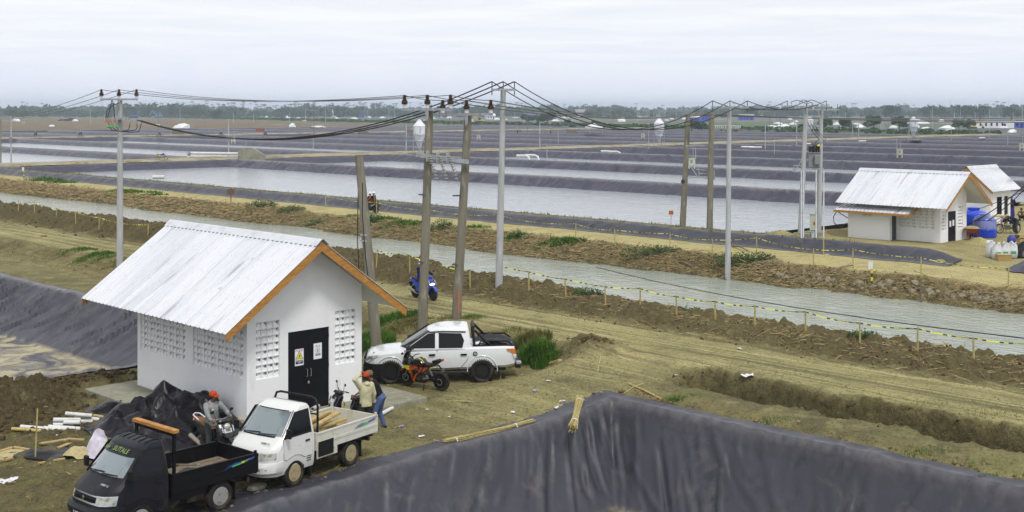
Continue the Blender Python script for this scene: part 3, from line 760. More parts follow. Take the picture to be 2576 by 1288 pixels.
# ---- the pump house in front
def vent_field(root, side, a0, a1, z0, z1, cols, rows, plane):
    w, h = (a1-a0)/cols, (z1-z0)/rows
    key = (round(w, 3), round(h, 3))
    ms = [vent_mesh(fl, w-0.002, h-0.002).mesh('vent_block', m_plaster2) for fl in (False, True)]
    for r in range(rows):
        for c in range(cols):
            a = a0 + (c+.5)*w; z = z0 + r*h; me = ms[(c + (1 if random.random() < .12 else 0)) % 2]
            if side == 'front': link('vent_block', me, root, (a, plane+0.022, z))
            else: link('vent_block', me, root, (plane+0.022, a, z), (0, 0, -PI/2))
def sign(root, x, z, w, h, y, danger):
    s = MB().box(x-w/2, x+w/2, y-0.006, y, z-h/2, z+h/2).obj('warning_sign' if danger else 'notice_sign', m_paper, root)
    yy = y-0.008; R = (PI/2, 0, 0)
    def bar(nm, m, a, b_, c, d): MB().box(x+a*w, x+b_*w, yy-0.001, yy, z+c*h, z+d*h).obj(nm, m, s)
    def tri(nm, m, cx, cz, r, dy): MB().prism([(x+cx-r*.86, z+cz-r*.5), (x+cx+r*.86, z+cz-r*.5), (x+cx, z+cz+r)], yy-dy-.001, yy-dy, 'y').obj(nm, m, s)
    if danger:
        bar('red_band', m_red, -.43, .43, .36, .46); lettering('BAHAYA', .062, m_paper, s, (x+.03, yy-.003, z+.41*h), R, .002)
        tri('small_triangle', m_paper, -.33*w, .405*h, .028, .001)
        tri('black_triangle', m_blk, 0, .06*h, .165, 0); tri('yellow_triangle', m_yel, 0, .06*h, .138, .002)
        MB().prism([(x+.005, z+.17*h), (x+.028, z+.17*h), (x+.012, z+.06*h), (x+.03, z+.05*h), (x-.03, z-.04*h), (x-.008, z+.035*h), (x-.028, z+.04*h)], yy-.005, yy-.004, 'y').obj('bolt_symbol', m_blk, s)
        bar('black_band', m_blk, -.43, .43, -.40, -.17); lettering('AC 380/220', .046, m_paper, s, (x, yy-.003, z-.235*h), R, .001); lettering('VOLT', .046, m_paper, s, (x, yy-.003, z-.335*h), R, .001)
    else:
        bar('gold_band', m_gold, -.27, .30, .27, .36); lettering('AWAS', .04, m_paper, s, (x+.003, yy-.003, z+.315*h), R, .001)
        b = MB(); b.lathe([(.078, 0), (.07, 0), (.07, .001), (.078, .001)], (x, yy-.002, z+.05*h), (0, 1, 0), 20, True); b.obj('ring', m_blk, s)
        MB().prism([(x-.012, z+.12*h), (x+.012, z+.12*h), (x+.02, z+.03*h), (x+.012, z-.05*h), (x-.012, z-.05*h), (x-.022, z+.03*h)], yy-.003, yy-.002, 'y').obj('figure_symbol', m_olive, s)
        bar('olive_band', m_olive, -.29, .33, -.29, -.15); lettering('DILARANG', .03, m_paper, s, (x+.006, yy-.003, z-.19*h), R); lettering('MASUK', .03, m_paper, s, (x+.006, yy-.003, z-.25*h), R)
h1 = thing('pump_house', 'large white plastered pump house with ribbed zinc roof and closed black double door', 'house', (21.43, 31.2, 0.2))
HW, HL = 2.08, 6.7; Z_R, Z_E, RUN = 5.17, 2.80, 3.28
topf = lambda a: Z_R - abs(a)*(Z_R-Z_E)/RUN - 0.07
b = MB()
wall_panels(b, -HW, HW, -.02, topf, [(-1.77, -.96, 1.16, 2.84), (-.66, .83, -.02, 2.42), (1.06, 1.83, 1.2, 2.86)], 'y', 0, .15, peak=0)
b.obj('front_wall', m_plaster, h1)
b = MB(); wall_panels(b, -HW, HW, -.02, topf, [], 'y', HL-.15, HL, peak=0); b.obj('back_wall', m_plaster, h1)
b = MB(); wall_panels(b, .15, HL-.15, -.02, lambda a: topf(HW), [(.21, 3.1, 1.22, 2.62), (3.57, 6.5, 1.22, 2.62)], 'x', -HW, -HW+.15); b.obj('side_wall', m_plaster, h1)
b = MB(); wall_panels(b, .15, HL-.15, -.02, lambda a: topf(HW), [], 'x', HW-.15, HW); b.obj('side_wall', m_plaster, h1)
vent_field(h1, 'front', -1.77, -.96, 1.16, 2.84, 4, 8, 0); vent_field(h1, 'front', 1.06, 1.83, 1.2, 2.86, 4, 8, 0)
vent_field(h1, 'side', .21, 3.1, 1.22, 2.62, 14, 7, -HW); vent_field(h1, 'side', 3.57, 6.5, 1.22, 2.62, 14, 7, -HW)
gable_roof(h1, RUN, Z_E, Z_R, -.82, 8.3, fz=.24, sheet=.76, inner=(HW-.05, 0, HL))
for k, (a, c) in enumerate(((-.655, .083), (.087, .825))):
    d = MB().box(a, c, .02, .06, -.015, 2.415).obj('door_leaf', m_door, h1, bevel=.004)
    bb = MB(); xh = .02 if k == 0 else .15
    bb.tube([(xh, .02, 1.0), (xh, -.03, 1.01), (xh, -.03, 1.22), (xh, .02, 1.23)], .009, 6); bb.obj('door_handle', m_steel, d, smooth=40)
    bb = MB()
    for zz in (.3, 1.2, 2.1): bb.cyl((a+.01 if k == 0 else c-.01, .012, zz), (a+.01 if k == 0 else c-.01, .012, zz+.1), .014, n=8)
    bb.obj('hinge', m_door, d)
MB().box(.055, .115, -.005, .02, .78, .86).obj('padlock', m_steel, h1, bevel=.008)
sign(h1, -.25, 1.62, .31, .50, .02, True); sign(h1, .42, 1.72, .30, .48, .02, False)
s1 = tag(MB().add([(x, y, z) for z in (-.3, .2) for x, y in ((17.85, 38.6), (17.95, 29.75), (25.15, 29.95), (25.2, 38.7))], [(0, 1, 2, 3), (4, 7, 6, 5), (0, 4, 5, 1), (1, 5, 6, 2), (2, 6, 7, 3), (3, 7, 4, 0)]).obj('concrete_slab', m_conc, bevel=.03),
    'low grey concrete slab under the front pump house', 'slab')
# ---- the far pump house with its annex
h2 = thing('pump_house', 'far white pump house with side annex and single black door beside blue tanks', 'house', (73.95, 36.6, .79))
W2, L2, R2, E2, U2 = 1.75, 5.9, 4.55, 2.45, 3.15
top2 = lambda a: R2 - abs(a)*(R2-E2)/U2 - .07
b = MB(); wall_panels(b, -W2, W2, -.25, top2, [(-1.6, -1.0, .9, 2.15), (-.75, .3, -.25, 2.1), (.55, 1.25, .9, 2.35)], 'y', 0, .15, peak=0); b.obj('front_wall', m_plaster, h2)
b = MB(); wall_panels(b, -W2, W2, -.25, top2, [], 'y', L2-.15, L2, peak=0); b.obj('back_wall', m_plaster, h2)
b = MB(); wall_panels(b, .15, L2-.15, -.25, lambda a: top2(W2), [(.35, 2.85, .98, 2.38)], 'x', -W2, -W2+.15); b.obj('side_wall', m_plaster, h2)
b = MB(); wall_panels(b, .15, L2-.15, -.25, lambda a: top2(W2), [], 'x', W2-.15, W2); b.obj('side_wall', m_plaster, h2)
vent_field(h2, 'front', -1.6, -1.0, .9, 2.15, 3, 6, 0); vent_field(h2, 'front', .55, 1.25, .9, 2.35, 3, 7, 0); vent_field(h2, 'side', .35, 2.85, .98, 2.38, 12, 7, -W2)
gable_roof(h2, U2, E2, R2, -1.1, 6.55, fz=.2, sheet=.77, inner=(W2-.05, 0, L2))
d = MB().box(-.745, .295, .02, .06, -.2, 2.095).obj('door', m_door, h2, bevel=.004); MB().cyl((.2, .02, .95), (.2, -.03, .95), .03, n=8).obj('door_handle', m_steel, d)
for xx, zz in ((-.42, 1.32), (-.02, 1.36)): MB().box(xx-.11, xx+.11, .008, .015, zz-.18, zz+.18).obj('notice_sign', m_paper, h2)
b = MB(); wall_panels(b, 2.95, 5.9, -.25, lambda a: 2.05, [(4.2, 4.9, 1.62, 1.80)], 'x', -2.65, -2.52); b.box(-2.52, -1.752, 5.77, 5.9, -.25, 2.1); b.box(-2.52, -2.35, 2.95, 3.08, -.25, 2.05); b.box(-2.35, -1.752, 2.95, 3.08, 1.9, 2.1)
b.obj('annex_wall', m_plaster, h2); vent_field(h2, 'side', 4.2, 4.9, 1.62, 1.80, 4, 1, -2.65)
MB().box(-2.33, -1.76, 2.98, 3.02, -.2, 1.9).obj('annex_door', m_glass, h2)
me = roof_sheet_mesh('annex_roof_sheet', 1.04, 1.65, 2.0, 2.45, -1)
for k in range(5): link('annex_roof_sheet', me, h2, (-1.75, 1.3+k*1.04, .004*(k % 2)))
MB().box(-3.43, -3.40, 1.3, 6.5, 1.86, 2.0).obj('annex_fascia', m_fascia, h2); MB().prism([(-3.4, 1.99), (-1.75, 2.44), (-1.75, 2.32), (-3.4, 1.86)], 1.27, 1.30, 'y').obj('annex_fascia', m_fascia, h2)
tag(MB().box(70.2, 78.5, 34.6, 43.6, .5, .80).obj('concrete_slab', m_conc, bevel=.03), 'thin concrete slab around the far pump house', 'slab')
# ---- the small hut behind it
h3 = thing('hut', 'small white hut with dark window turned sideways behind the far pump house', 'house', (85.5, 41.1, .8), -PI/2)
W3, L3, R3, E3, U3 = 1.55, 3.2, 4.35, 2.65, 1.95
top3 = lambda a: R3 - abs(a)*(R3-E3)/U3 - .06
b = MB(); wall_panels(b, -W3, W3, -.3, top3, [], 'y', 0, .12, peak=0); b.obj('front_wall', m_plaster, h3)
b = MB(); wall_panels(b, -W3, W3, -.3, top3, [], 'y', L3-.12, L3, peak=0); b.obj('back_wall', m_plaster, h3)
b = MB(); wall_panels(b, .12, L3-.12, -.3, lambda a: top3(W3), [(1.0, 1.75, .95, 2.2), (2.2, 2.85, -.3, 2.2)], 'x', W3-.12, W3); b.obj('side_wall', m_plaster, h3)
b = MB(); wall_panels(b, .12, L3-.12, -.3, lambda a: top3(W3), [], 'x', -W3, -W3+.12); b.obj('side_wall', m_plaster, h3)
gable_roof(h3, U3, E3, R3, -.5, 4.2, fz=.2, sheet=.78, inner=(W3-.05, 0, L3))
wnd = MB().box(W3-.07, W3-.05, 1.0, 1.75, .95, 2.2).obj('window', m_glass, h3); bb = MB()
for y0_, y1_, z0_, z1_ in ((1.0, 1.75, .95, 1.01), (1.0, 1.75, 2.14, 2.2), (1.0, 1.06, .95, 2.2), (1.69, 1.75, .95, 2.2), (1.35, 1.40, .95, 2.2)): bb.box(W3-.05, W3+.02, y0_, y1_, z0_, z1_)
bb.obj('frame', m_door, wnd); MB().box(W3-.08, W3-.05, 2.2, 2.85, -.3, 2.2).obj('door', m_door, h3)
# ================================================================== power poles and cables
m_pole = mat('weathered_pole', (0.21, 0.195, 0.155), 0.9, spec=0.2, layers=[layer((0.14, 0.13, 0.095), 1.0, (0.42, 0.65), 6, st=(3, 3, .35)), layer((0.30, 0.29, 0.25), 3, (0.55, 0.7), 5, st=(2, 2, .4))], bump=[(20, .2, .01)])
m_pole2 = mat('pale_pole', (0.42, 0.43, 0.44), 0.8, spec=0.25, layers=[layer((0.31, 0.32, 0.32), 1.2, (0.42, 0.65), 6, st=(3, 3, .35)), layer((0.5, 0.51, 0.52), 4, (0.55, 0.7), 4, st=(2, 2, .3))], bump=[(20, .15, .01)])
m_ins = mat('brown_porcelain', (0.055, 0.028, 0.018), 0.25, spec=0.6); m_ins2 = mat('grey_porcelain', (0.30, 0.29, 0.26), 0.35)
m_wire = mat('black_cable', (0.02, 0.018, 0.02), 0.6); m_wire2 = mat('grey_cable', (0.10, 0.105, 0.10), 0.6)
m_white_cap = mat('white_cap', (0.62, 0.63, 0.66), 0.5)
INS = [(.075, 0), (.075, .16), (.13, .17), (.14, .20), (.14, .33), (.085, .345), (.13, .38), (.07, .40), (.07, .43), (.12, .455), (.065, .475), (.065, .50), (.105, .52), (.06, .54), (.075, .56), (.06, .60), (0, .60)]
def insulator(root, p, s=1.0):
    b = MB(); b.lathe([(r*s, h*s) for r, h in INS[2:]], p, n=12); o = b.obj('insulator', m_ins, root, smooth=35)
    MB().lathe([(.09*s, 0), (.09*s, .165*s), (.05*s, .17*s)], p, n=10).obj('insulator_base', m_white_cap, o, smooth=35)
    MB().cyl((p[0], p[1], p[2]-.18*s), (p[0], p[1], p[2]), .015, n=5).obj('insulator_pin', m_steel, o)
def pole_shaft(root, top, r0, r1, m, name='shaft'):
    return MB().tube([Vector((0, 0, -.6)), Vector((0, 0, 0)), Vector(top)*.33, Vector(top)*.66, Vector(top)], [r0, r0, r0+(r1-r0)*.33, r0+(r1-r0)*.66, r1], 14).obj(name, m, root, smooth=50)
def pole(label, base, top_px, r0, r1, m, arm=None, ins=True, arm_rot=0.0, s=1.0, group=None, arm_dz=.0, name='power_pole', thick=.1):
    """arm: half length of the cross-arm"""
    d = base.x*SA + base.y*CA
    T = WD(top_px[0], top_px[1], d) - base
    root = thing(name, label, 'utility pole', base, 0, group); pole_shaft(root, T, r0, r1, m)
    pts = []
    if arm:
        dr = Vector((math.cos(arm_rot), math.sin(arm_rot), 0)); c = Vector(T) + Vector((0, 0, arm_dz)); side = Vector((-dr.y, dr.x, 0))
        off = -side*(r1+thick*.5) if side.dot(Vector((SA, CA, 0))) > 0 else side*(r1+thick*.5)
        MB().beam(c+off-dr*arm, c+off+dr*arm, thick, thick).obj('cross_arm', m_steel, root)
        MB().prism([(-r1*.6, 0), (r1*.6, 0), (r1*.5, -.35), (-r1*.1, -.5)], -.01, .01, 'y').obj('arm_bracket', m_steel, root, loc=c+off*1.25, rot=(0, 0, arm_rot))
        for k in (-.93, 0, .93):
            p = c + off + dr*arm*k + Vector((0, 0, thick*.5))
            if ins: insulator(root, p, s); pts.append(base + p + Vector((0, 0, .57*s)))
            else:
                MB().cyl(p-Vector((0, 0, .3)), p+Vector((0, 0, .32)), .022, n=6).obj('insulator_pin', m_ins, root); pts.append(base + p + Vector((0, 0, .32)))
    return root, pts
def span(name, label, p, q, sag, r=.02, m=m_wire, n=24, group=None):
    p, q = Vector(p), Vector(q)
    pts = [p.lerp(q, k/n) - Vector((0, 0, 4*sag*(k/n)*(1-k/n))) for k in range(n+1)]
    return tag(MB().tube(pts, r, 5).obj(name, m, smooth=60), label, 'cable', group)
CAMR = -ANG                                             # direction parallel to the picture plane
pA, cA = pole('grey concrete power pole with cut-out switches standing behind the front pump house', Vector((32.0, 64.75, .7)), (302, 250), .19, .135, m_pole2, 1.05, arm_rot=CAMR, s=.86)
dA = pA.location.x*SA + pA.location.y*CA
# switches and drop cables on that pole
def atA(px, py, dd=0): return WD(px, py, dA+dd) - pA.location
b = MB(); b.beam(atA(262, 298, -.3), atA(352, 301, -.3), .1, .1); b.beam(atA(305, 296, -.3), atA(305, 302, -.3), .5, .2); b.obj('switch_arm', m_steel, pA)
m_org = mat('orange_plastic', (0.55, 0.16, 0.04), 0.5); m_grn = mat('green_plastic', (0.04, 0.35, 0.10), 0.5)
for i, px in enumerate((268, 277, 289)):
    b = MB(); p, q = atA(px, 300, -.5), atA(px+8, 318, -.5)
    for k in range(7): b.cyl(p.lerp(q, k/7), p.lerp(q, (k+.45)/7), .055, n=8)
    b.cyl(p, q, .03, n=6); sw = b.obj('cutout_switch', m_ins2, pA, smooth=40)
    MB().cyl(atA(px-3, 302, -.6), atA(px-1, 308, -.6), .04, n=6).obj('fuse_cap', m_org, sw); MB().cyl(atA(px+2, 318, -.6), atA(px+8, 320, -.6), .06, n=6).obj('arc_horn', m_grn, sw)
for i, (a, c_) in enumerate((((266, 298), [(270, 276), (285, 265), (301, 258)]), ((270, 298), [(278, 270), (281, 252)]), ((289, 298), [(286, 270), (283, 252)]))):
    MB().tube([atA(*a, -.5)] + [atA(*q, -.35) for q in c_], .022, 5).obj('jumper_cable', m_wire, pA, smooth=60)
for a, c_ in (((276, 320), [(283, 329), (298, 330), (315, 330), (324, 325), (329, 305)]), ((285, 322), [(295, 330), (320, 330), (340, 327), (345, 322), (344, 308)]), ((292, 318), [(300, 330), (330, 333), (349, 331), (353, 322), (356, 307)])):
    MB().tube([atA(*a, -.5)] + [atA(*q, -.4) for q in c_], .022, 5).obj('jumper_cable', m_wire, pA, smooth=60)
for px in (329, 344, 356):
    b = MB(); b.lathe([(.05, 0), (.03, .08), (.05, .12), (.03, .2)], atA(px, 312, -.4), n=8); b.obj('cable_terminal', m_ins2, pA)
# twin pole frame behind the pickup
pB, cB = pole('left brown pole of the twin frame behind the white double-cab pickup', Vector((31.85, 38.25, gh(31.85, 38.25))), (1081, 272), .20, .15, m_pole, 1.12, arm_rot=CAMR-.42, s=.9, arm_dz=-.05, group='twin frame poles')
pC, cC = pole('right brown pole of the twin frame, orange stripe near its foot', Vector((33.2, 37.7, gh(33.2, 37.7))), (1178, 290), .20, .15, m_pole, 1.12, arm_rot=CAMR-.32, s=.9, arm_dz=.04, group='twin frame poles')
MB().box(.02, .09, -.215, -.205, .25, 1.15).obj('orange_stripe', mat('orange_paint', (0.42, 0.14, 0.06), 0.7), pC, rot=(0, 0, -.55))
for pp, hs in ((pB, (2.9, 5.6)), (pC, (2.2, 5.0))):
    b = MB(); T = [c for c in pp.children if c.name.startswith('shaft')][0].data.vertices
    for hh in hs: b.lathe([(.205, 0), (.205, .03), (.19, .035), (.19, -.005)], (.0035*hh*2, -.003*hh, hh), n=14)
    b.obj('strap_band', m_wire2, pp)
dB = pB.location.x*SA + pB.location.y*CA
br = thing('strut_beam', 'galvanised steel beam bolted across the twin brown poles with hanging insulators', 'beam', WD(1112, 395, dB-.35))
def atb(px, py, dd=-.35): return WD(px, py, dB+dd) - br.location
MB().beam(atb(1047, 389), atb(1178, 407), .13, .16).obj('beam', m_steel, br); MB().beam(atb(1058, 393, .2), atb(1180, 409, .2), .08, .12).obj('beam', m_steel, br)
for px in (1076, 1101, 1126): MB().box(-.05, .05, -.2, .2, -.2, .22).obj('clamp', m_steel, br, loc=atb(px, 389+(px-1047)*.137), rot=(0, 0, CAMR))
for px in (1083, 1108, 1133):
    b = MB(); p = atb(px-3, 396, -.7)
    for k in range(9): q = p + Vector((.035*k*CA, -.035*k*SA, -.085*k - .003*k*k)); b.lathe([(.04, 0), (.085, .02), (.085, .04), (.04, .06)], q, n=9)
    b.tube([p+Vector((0, 0, .25)), p, q, q+Vector((.1, -.1, -.15))], .018, 5); b.obj('hanging_insulator', m_ins2, br, smooth=40)
# leaning stub, mid poles
pD, _ = pole('short leaning pole stub without cross-arm beside the front pump house gable', Vector((28.1, 36.3, gh(28.1, 36.3))), (903, 392), .21, .155, m_pole, group='brown poles')
b = MB(); b.tube([WD(912, 460, 45)-pD.location, WD(912, 545, 45)-pD.location, WD(919, 640, 45)-pD.location, WD(926, 700, 45)-pD.location], .02, 5)
b.tube([WD(901, 480, 46.4)-pD.location, WD(899, 600, 46.4)-pD.location, WD(903, 680, 46.4)-pD.location], .018, 5); b.obj('loose_cable', m_wire, pD, smooth=60)
b = MB()
for zz in (4.4, 4.62): b.lathe([(.2, 0), (.2, .05), (.17, .055), (.17, -.005)], (-.33, .33, zz), n=12)
b.obj('strap_band', m_steel, pD)
pE, cE = pole('tall pale pole rising from the near canal berm, three pin insulators on top', Vector((38.6, 40.9, gh(38.6, 40.9))), (1266, 226), .17, .12, m_pole2, .55, ins=False, arm_rot=CAMR, group='pale poles')
pF, cF = pole('tall pale pole on the far canal bank among green weeds', Vector((57.0, 41.6, gh(57, 41.6))), (1835, 270), .165, .115, m_pole2, 1.05, ins=False, arm_rot=CAMR, group='pale poles')
# twin frame on the pond dyke
yG = gh(67.3, 52.6)
pG, _ = pole('left brown pole of the twin frame on the pond dyke, black bag hung on it', Vector((67.3, 52.9, yG)), (1731, 292), .22, .17, m_pole, group='dyke frame poles')
pH, _ = pole('right brown pole of the twin frame on the pond dyke', Vector((67.3, 50.6, yG)), (1790, 290), .22, .17, m_pole, group='dyke frame poles')
dG = 67.3*SA + 51.7*CA
fr = thing('pole_platform', 'galvanised rails and platform fixed between the twin brown poles on the dyke', 'platform', WD(1757, 400, dG))
def atg(px, py, dd=0): return WD(px, py, dG+dd) - fr.location
for (a, c_, w) in (((1722, 290), (1798, 287), .2), ((1724, 367), (1795, 366), .12)): MB().beam(atg(*a, -.2), atg(*c_, -.2), w, w*.6).obj('cross_rail', m_pole if w > .15 else m_steel, fr)
for a, c_ in (((1728, 448), (1758, 446)), ((1758, 446), (1795, 450)), ((1758, 446), (1758, 426)), ((1737, 418), (1756, 446)), ((1752, 426), (1797, 430)), ((1797, 430), (1797, 452)), ((1758, 436), (1793, 439)), ((1788, 415), (1797, 450))): MB().beam(atg(*a, -.4), atg(*c_, -.4), .06, .06).obj('rail', m_steel, fr)
tag(MB().loft([[WD(1718+dx*s_, 450+k*4, dG-.5+dy*s_*.25) for dx, dy in ((-5, 0), (0, -1), (5, 0), (0, 1))] for k, s_ in ((0, .35), (1, .9), (2, 1.1), (3, .6))]).obj('hanging_bag', m_wire, smooth=50), 'black bag hanging from the left pole on the dyke', 'bag')
# transformer frame
zI = gh(68.6, 44.3)
pI, cI = pole('left pale pole of the transformer frame beside the far pump house', Vector((68.7, 44.4, zI)), (2028, 268), .18, .13, m_pole2, 1.35, ins=False, arm_rot=CAMR, group='transformer poles')
pJ, cJ = pole('right pale pole of the transformer frame beside the far pump house', Vector((70.2, 44.0, zI)), (2066, 272), .18, .13, m_pole2, 1.1, ins=False, arm_rot=CAMR, group='transformer poles', arm_dz=-.1)
dI = 69.3*SA + 44.2*CA
m_tr = mat('transformer_grey', (0.20, 0.22, 0.23), 0.5, layers=[layer((0.14, 0.15, 0.16), 3, (.5, .7))])
tr = thing('transformer', 'grey transformer with dark bushings hung between two pale poles', 'transformer', WD(2048, 420, dI-.1))
def ati(px, py, dd=-.1): return WD(px, py, dI+dd) - tr.location
def pbox(nm, x0, x1, y0, y1, d0, d1, m, par, bev=.01):
    r = [[ati(x0, y, d) for y, d in ((y0, d0), (y0, d1), (y1, d1), (y1, d0))], [ati(x1, y, d) for y, d in ((y0, d0), (y0, d1), (y1, d1), (y1, d0))]]
    return MB().loft(r).obj(nm, m, par, bevel=bev)
tk = pbox('tank', 2034, 2063, 386, 422, -.35, .45, m_tr, tr, .03); pbox('radiator', 2049, 2062, 389, 415, -.62, -.36, m_tr, tr, .05); pbox('tank_lid', 2033, 2064, 383.5, 386, -.4, .5, m_tr, tr)
for i, px in enumerate((2036, 2040, 2044, 2048, 2054, 2060)):
    b = MB(); big = i > 2; b.lathe([(.07 if big else .045, 0), (.07 if big else .045, .35 if big else .3), (.03, .45 if big else .4)], ati(px, 383, -.1), n=8); b.obj('bushing', m_wire, tr, smooth=40)
MB().ball(ati(2059, 366, -.2), .09, 8, 6, (1.6, 1, .7)).obj('bushing_cover', m_yel, tr, smooth=60)
for a, c_, q in (((2038, 378), (2060, 350), (2028, 300)), ((2045, 376), (2072, 352), (2040, 310)), ((2056, 376), (2078, 350), (2052, 318))): MB().tube([ati(*a), ati(a[0]+2, a[1]-6), ati(*c_), ati((c_[0]+q[0])/2-2, (c_[1]+q[1])/2+3), ati(*q)], .02, 5).obj('jumper_cable', m_wire, tr, smooth=60)
for a, c_, w in (((2018, 425), (2072, 425), .1), ((1997, 416), (2022, 417), .06), ((1997, 416), (1997, 432), .06), ((1997, 432), (2022, 430), .06), ((2000, 430), (2019, 400), .05), ((2022, 292), (2068, 293), .09)): MB().beam(ati(*a, -.3), ati(*c_, -.3), w, w).obj('support_rail', m_steel, tr)
for a, c_, q in (((1991, 262), (2005, 252), (2012, 254)), ((2012, 262), (2022, 251), (2030, 254)), ((2030, 262), (2040, 251), (2050, 254))): MB().tube([ati(a[0], a[1]), ati(a[0], a[1]-6), ati(*c_), ati(*q), ati(q[0]+15, q[1]+6)], .022, 5).obj('jumper_cable', m_wire, tr, smooth=60)
cb = thing('switch_cabinet', 'pale green cabinet on a post between the transformer poles', 'cabinet', W(2045, 603, zI))
def atc(px, py, dd): return WD(px, py, dI-.6+dd) - cb.location
m_cab = mat('pale_green_paint', (0.42, 0.47, 0.37), 0.6); r = [[atc(x_, y, d) for y, d in ((540, -.2), (540, .2), (580, .2), (580, -.2))] for x_ in (2037, 2053)]
bx_ = MB().loft(r).obj('cabinet_box', m_cab, cb, bevel=.02); MB().loft([[atc(x_, y, d) for y, d in ((537, -.24), (537, .24), (540, .24), (540, -.24))] for x_ in (2036, 2054)]).obj('cabinet_lid', m_cab, bx_, bevel=.01)
MB().loft([[atc(x_, y, d) for y, d in ((558, -.212), (558, -.206), (566, -.206), (566, -.212))] for x_ in (2046, 2051)]).obj('red_sticker', m_red, bx_)
MB().cyl((0, 0, -.3), atc(2045, 582, 0), .1, n=8).obj('post', m_steel, cb)
for px, lbc in ((2016, 'outer conduit left of the left transformer pole'), (2021, 'inner conduit against the left transformer pole'), (2053, 'conduit left of the right transformer pole'), (2072, 'conduit right of the right transformer pole')): tag(MB().cyl(Vector((0, 0, 0)), WD(px, 425, dI-.35) - W(px, 604, zI), .05, n=8).obj('conduit_pipe', m_steel, loc=W(px, 604, zI) - Vector((0, 0, .1)), smooth=40), lbc, 'pipe', 'transformer conduits')
tag(MB().box(-.95, .95, -.6, .6, -.3, .12).obj('concrete_slab', m_conc, loc=(69.4, 44.2, zI), bevel=.03), 'small concrete footing under the transformer poles', 'slab')
# ---- cables
offL = [WD(px, py, 150) for px, py in ((-60, 286), (-60, 290), (-60, 295))]
SIDE = ('left', 'middle', 'right')
for i in range(3):
    span('power_cable', SIDE[i]+' thin cable running off left from the pole with switches', cA[i], offL[i], .8, .018, m_wire2, group='cables leaving left')
    span('power_cable', SIDE[i]+' of three: long cable from the pole with switches to the twin brown poles', cA[i], cB[i], .42, .016, m_wire2, group='cables between switch pole and twin poles')
    span('power_cable', SIDE[i]+' of three: short cable joining the two tops of the twin brown poles', cB[i], cC[i], .05, .016, m_wire2, 8, group='cables on the twin poles')
    gG = WD((1726, 1758, 1792)[i], (289, 288.5, 287)[i], dG-.2)
    span('power_cable', SIDE[i]+' of three: long grey cable from the twin brown poles to the dyke frame', cC[i], gG, .45, .024, m_wire2, group='cables to the dyke frame')
    span('power_cable', SIDE[i]+' of three: grey cable running off right from the dyke frame', gG, WD(2700, (293, 300, 306)[i], 118), .25, .034, m_wire2, group='cables leaving right')
    span('feeder_cable', SIDE[i]+' of three: thick black cable sagging from the switches to the tall pale pole', pA.location + atA((345, 352, 357)[i], (302, 303, 304)[i], -.4), cE[i], 1.75, .03, m_wire, 30, group='thick sagging cables')
    span('feeder_cable', SIDE[i]+' of three: black cable sagging from the tall berm pole to the far bank pole', cE[i], cF[i], 1.9, .024, m_wire, 30, group='sagging cables across the canal')
    span('feeder_cable', SIDE[i]+' of three: black cable from the far bank pole to the transformer frame', cF[i], cI[i], .55, .024, m_wire, 20, group='cables to the transformer')
span('ground_cable', 'thin dark cable strung low across the canal water', W(1500, 672, -.1), WD(2640, 858, 40), .35, .02, m_wire)
for i, (a, q, sg) in enumerate((((2104, 530), (2590, 455), 2.6), ((2150, 522), (2590, 462), 2.9), ((2060, 575), (2600, 470), 1.0))): span('house_cable', ('upper thick', 'lower thick', 'thin')[i]+' black cable draped before the far pump house', WD(*a, 84), WD(*q, 78), sg, .03 if i < 2 else .02, m_wire, 30, group='cables draped at the far pump house')
b = MB(); b.tube([WD(2106, 530, 84.5), WD(2097, 545, 84.5), WD(2098, 560, 84.5), WD(2108, 569, 84.5), WD(2122, 570, 84.5), WD(2131, 560, 84.5)], .03, 5); tag(b.obj('cable_loop', m_wire, smooth=60), 'black cable loop hanging at the corner of the far pump house', 'cable')
# ================================================================== vehicles
def paint(name, c, dirt=0.5, rough=0.28):
    return mat(name, c, rough, spec=0.5, coat=0.5, layers=[layer((0.30, 0.26, 0.16), 2.2, (0.62, 0.8), 6, amt=dirt), layer((0.22, 0.19, 0.12), 11, (0.66, 0.76), 4, amt=dirt)], rough_var=(3, rough-.05, rough+.2))
m_tyre = mat('tyre_rubber', (0.022, 0.021, 0.020), 0.85, spec=0.15, layers=[layer((0.10, 0.085, 0.06), 5, (0.5, 0.72), 5, amt=.7)], bump=[(30, .3, .01)])
m_rim_d = mat('dusty_rim', (0.36, 0.31, 0.18), 0.6, metal=.2, layers=[layer((0.22, 0.18, 0.1), 9, (.5, .7))]); m_rim_s = mat('silver_rim', (0.5, 0.5, 0.5), 0.35, metal=.7, layers=[layer((0.25, 0.22, 0.16), 9, (.55, .7))])
m_rim_b = mat('black_rim', (0.012, 0.012, 0.013), 0.4); m_dark = mat('dark_void', (0.008, 0.008, 0.008), 0.9)
m_under = mat('underbody', (0.035, 0.03, 0.024), 0.9, layers=[layer((0.14, 0.11, 0.07), 6, (.5, .7), 5)])
m_plastic = mat('black_plastic', (0.012, 0.012, 0.014), 0.5, spec=.2, layers=[layer((0.07, 0.065, 0.05), 5, (.58, .75), 5, amt=.6)])
m_lamp = mat('headlamp_glass', (0.42, 0.43, 0.38), 0.12, spec=.7, coat=.8, layers=[layer((0.2, 0.2, 0.17), 9, (.5, .65))]); m_chrome = mat('chrome', (0.6, 0.61, 0.63), 0.15, metal=.9)
m_screen = mat('windscreen', (0.16, 0.20, 0.22), 0.05, spec=.8, coat=1.0, layers=[layer((0.06, 0.075, 0.085), 1.1, (.42, .6), 2)])
m_tint = mat('tinted_glass', (0.006, 0.007, 0.009), 0.04, spec=.3)
m_amber = mat('amber_lens', (0.6, 0.16, 0.03), .2, coat=.6); m_redl = mat('red_lens', (0.5, 0.05, 0.02), .2, coat=.6)
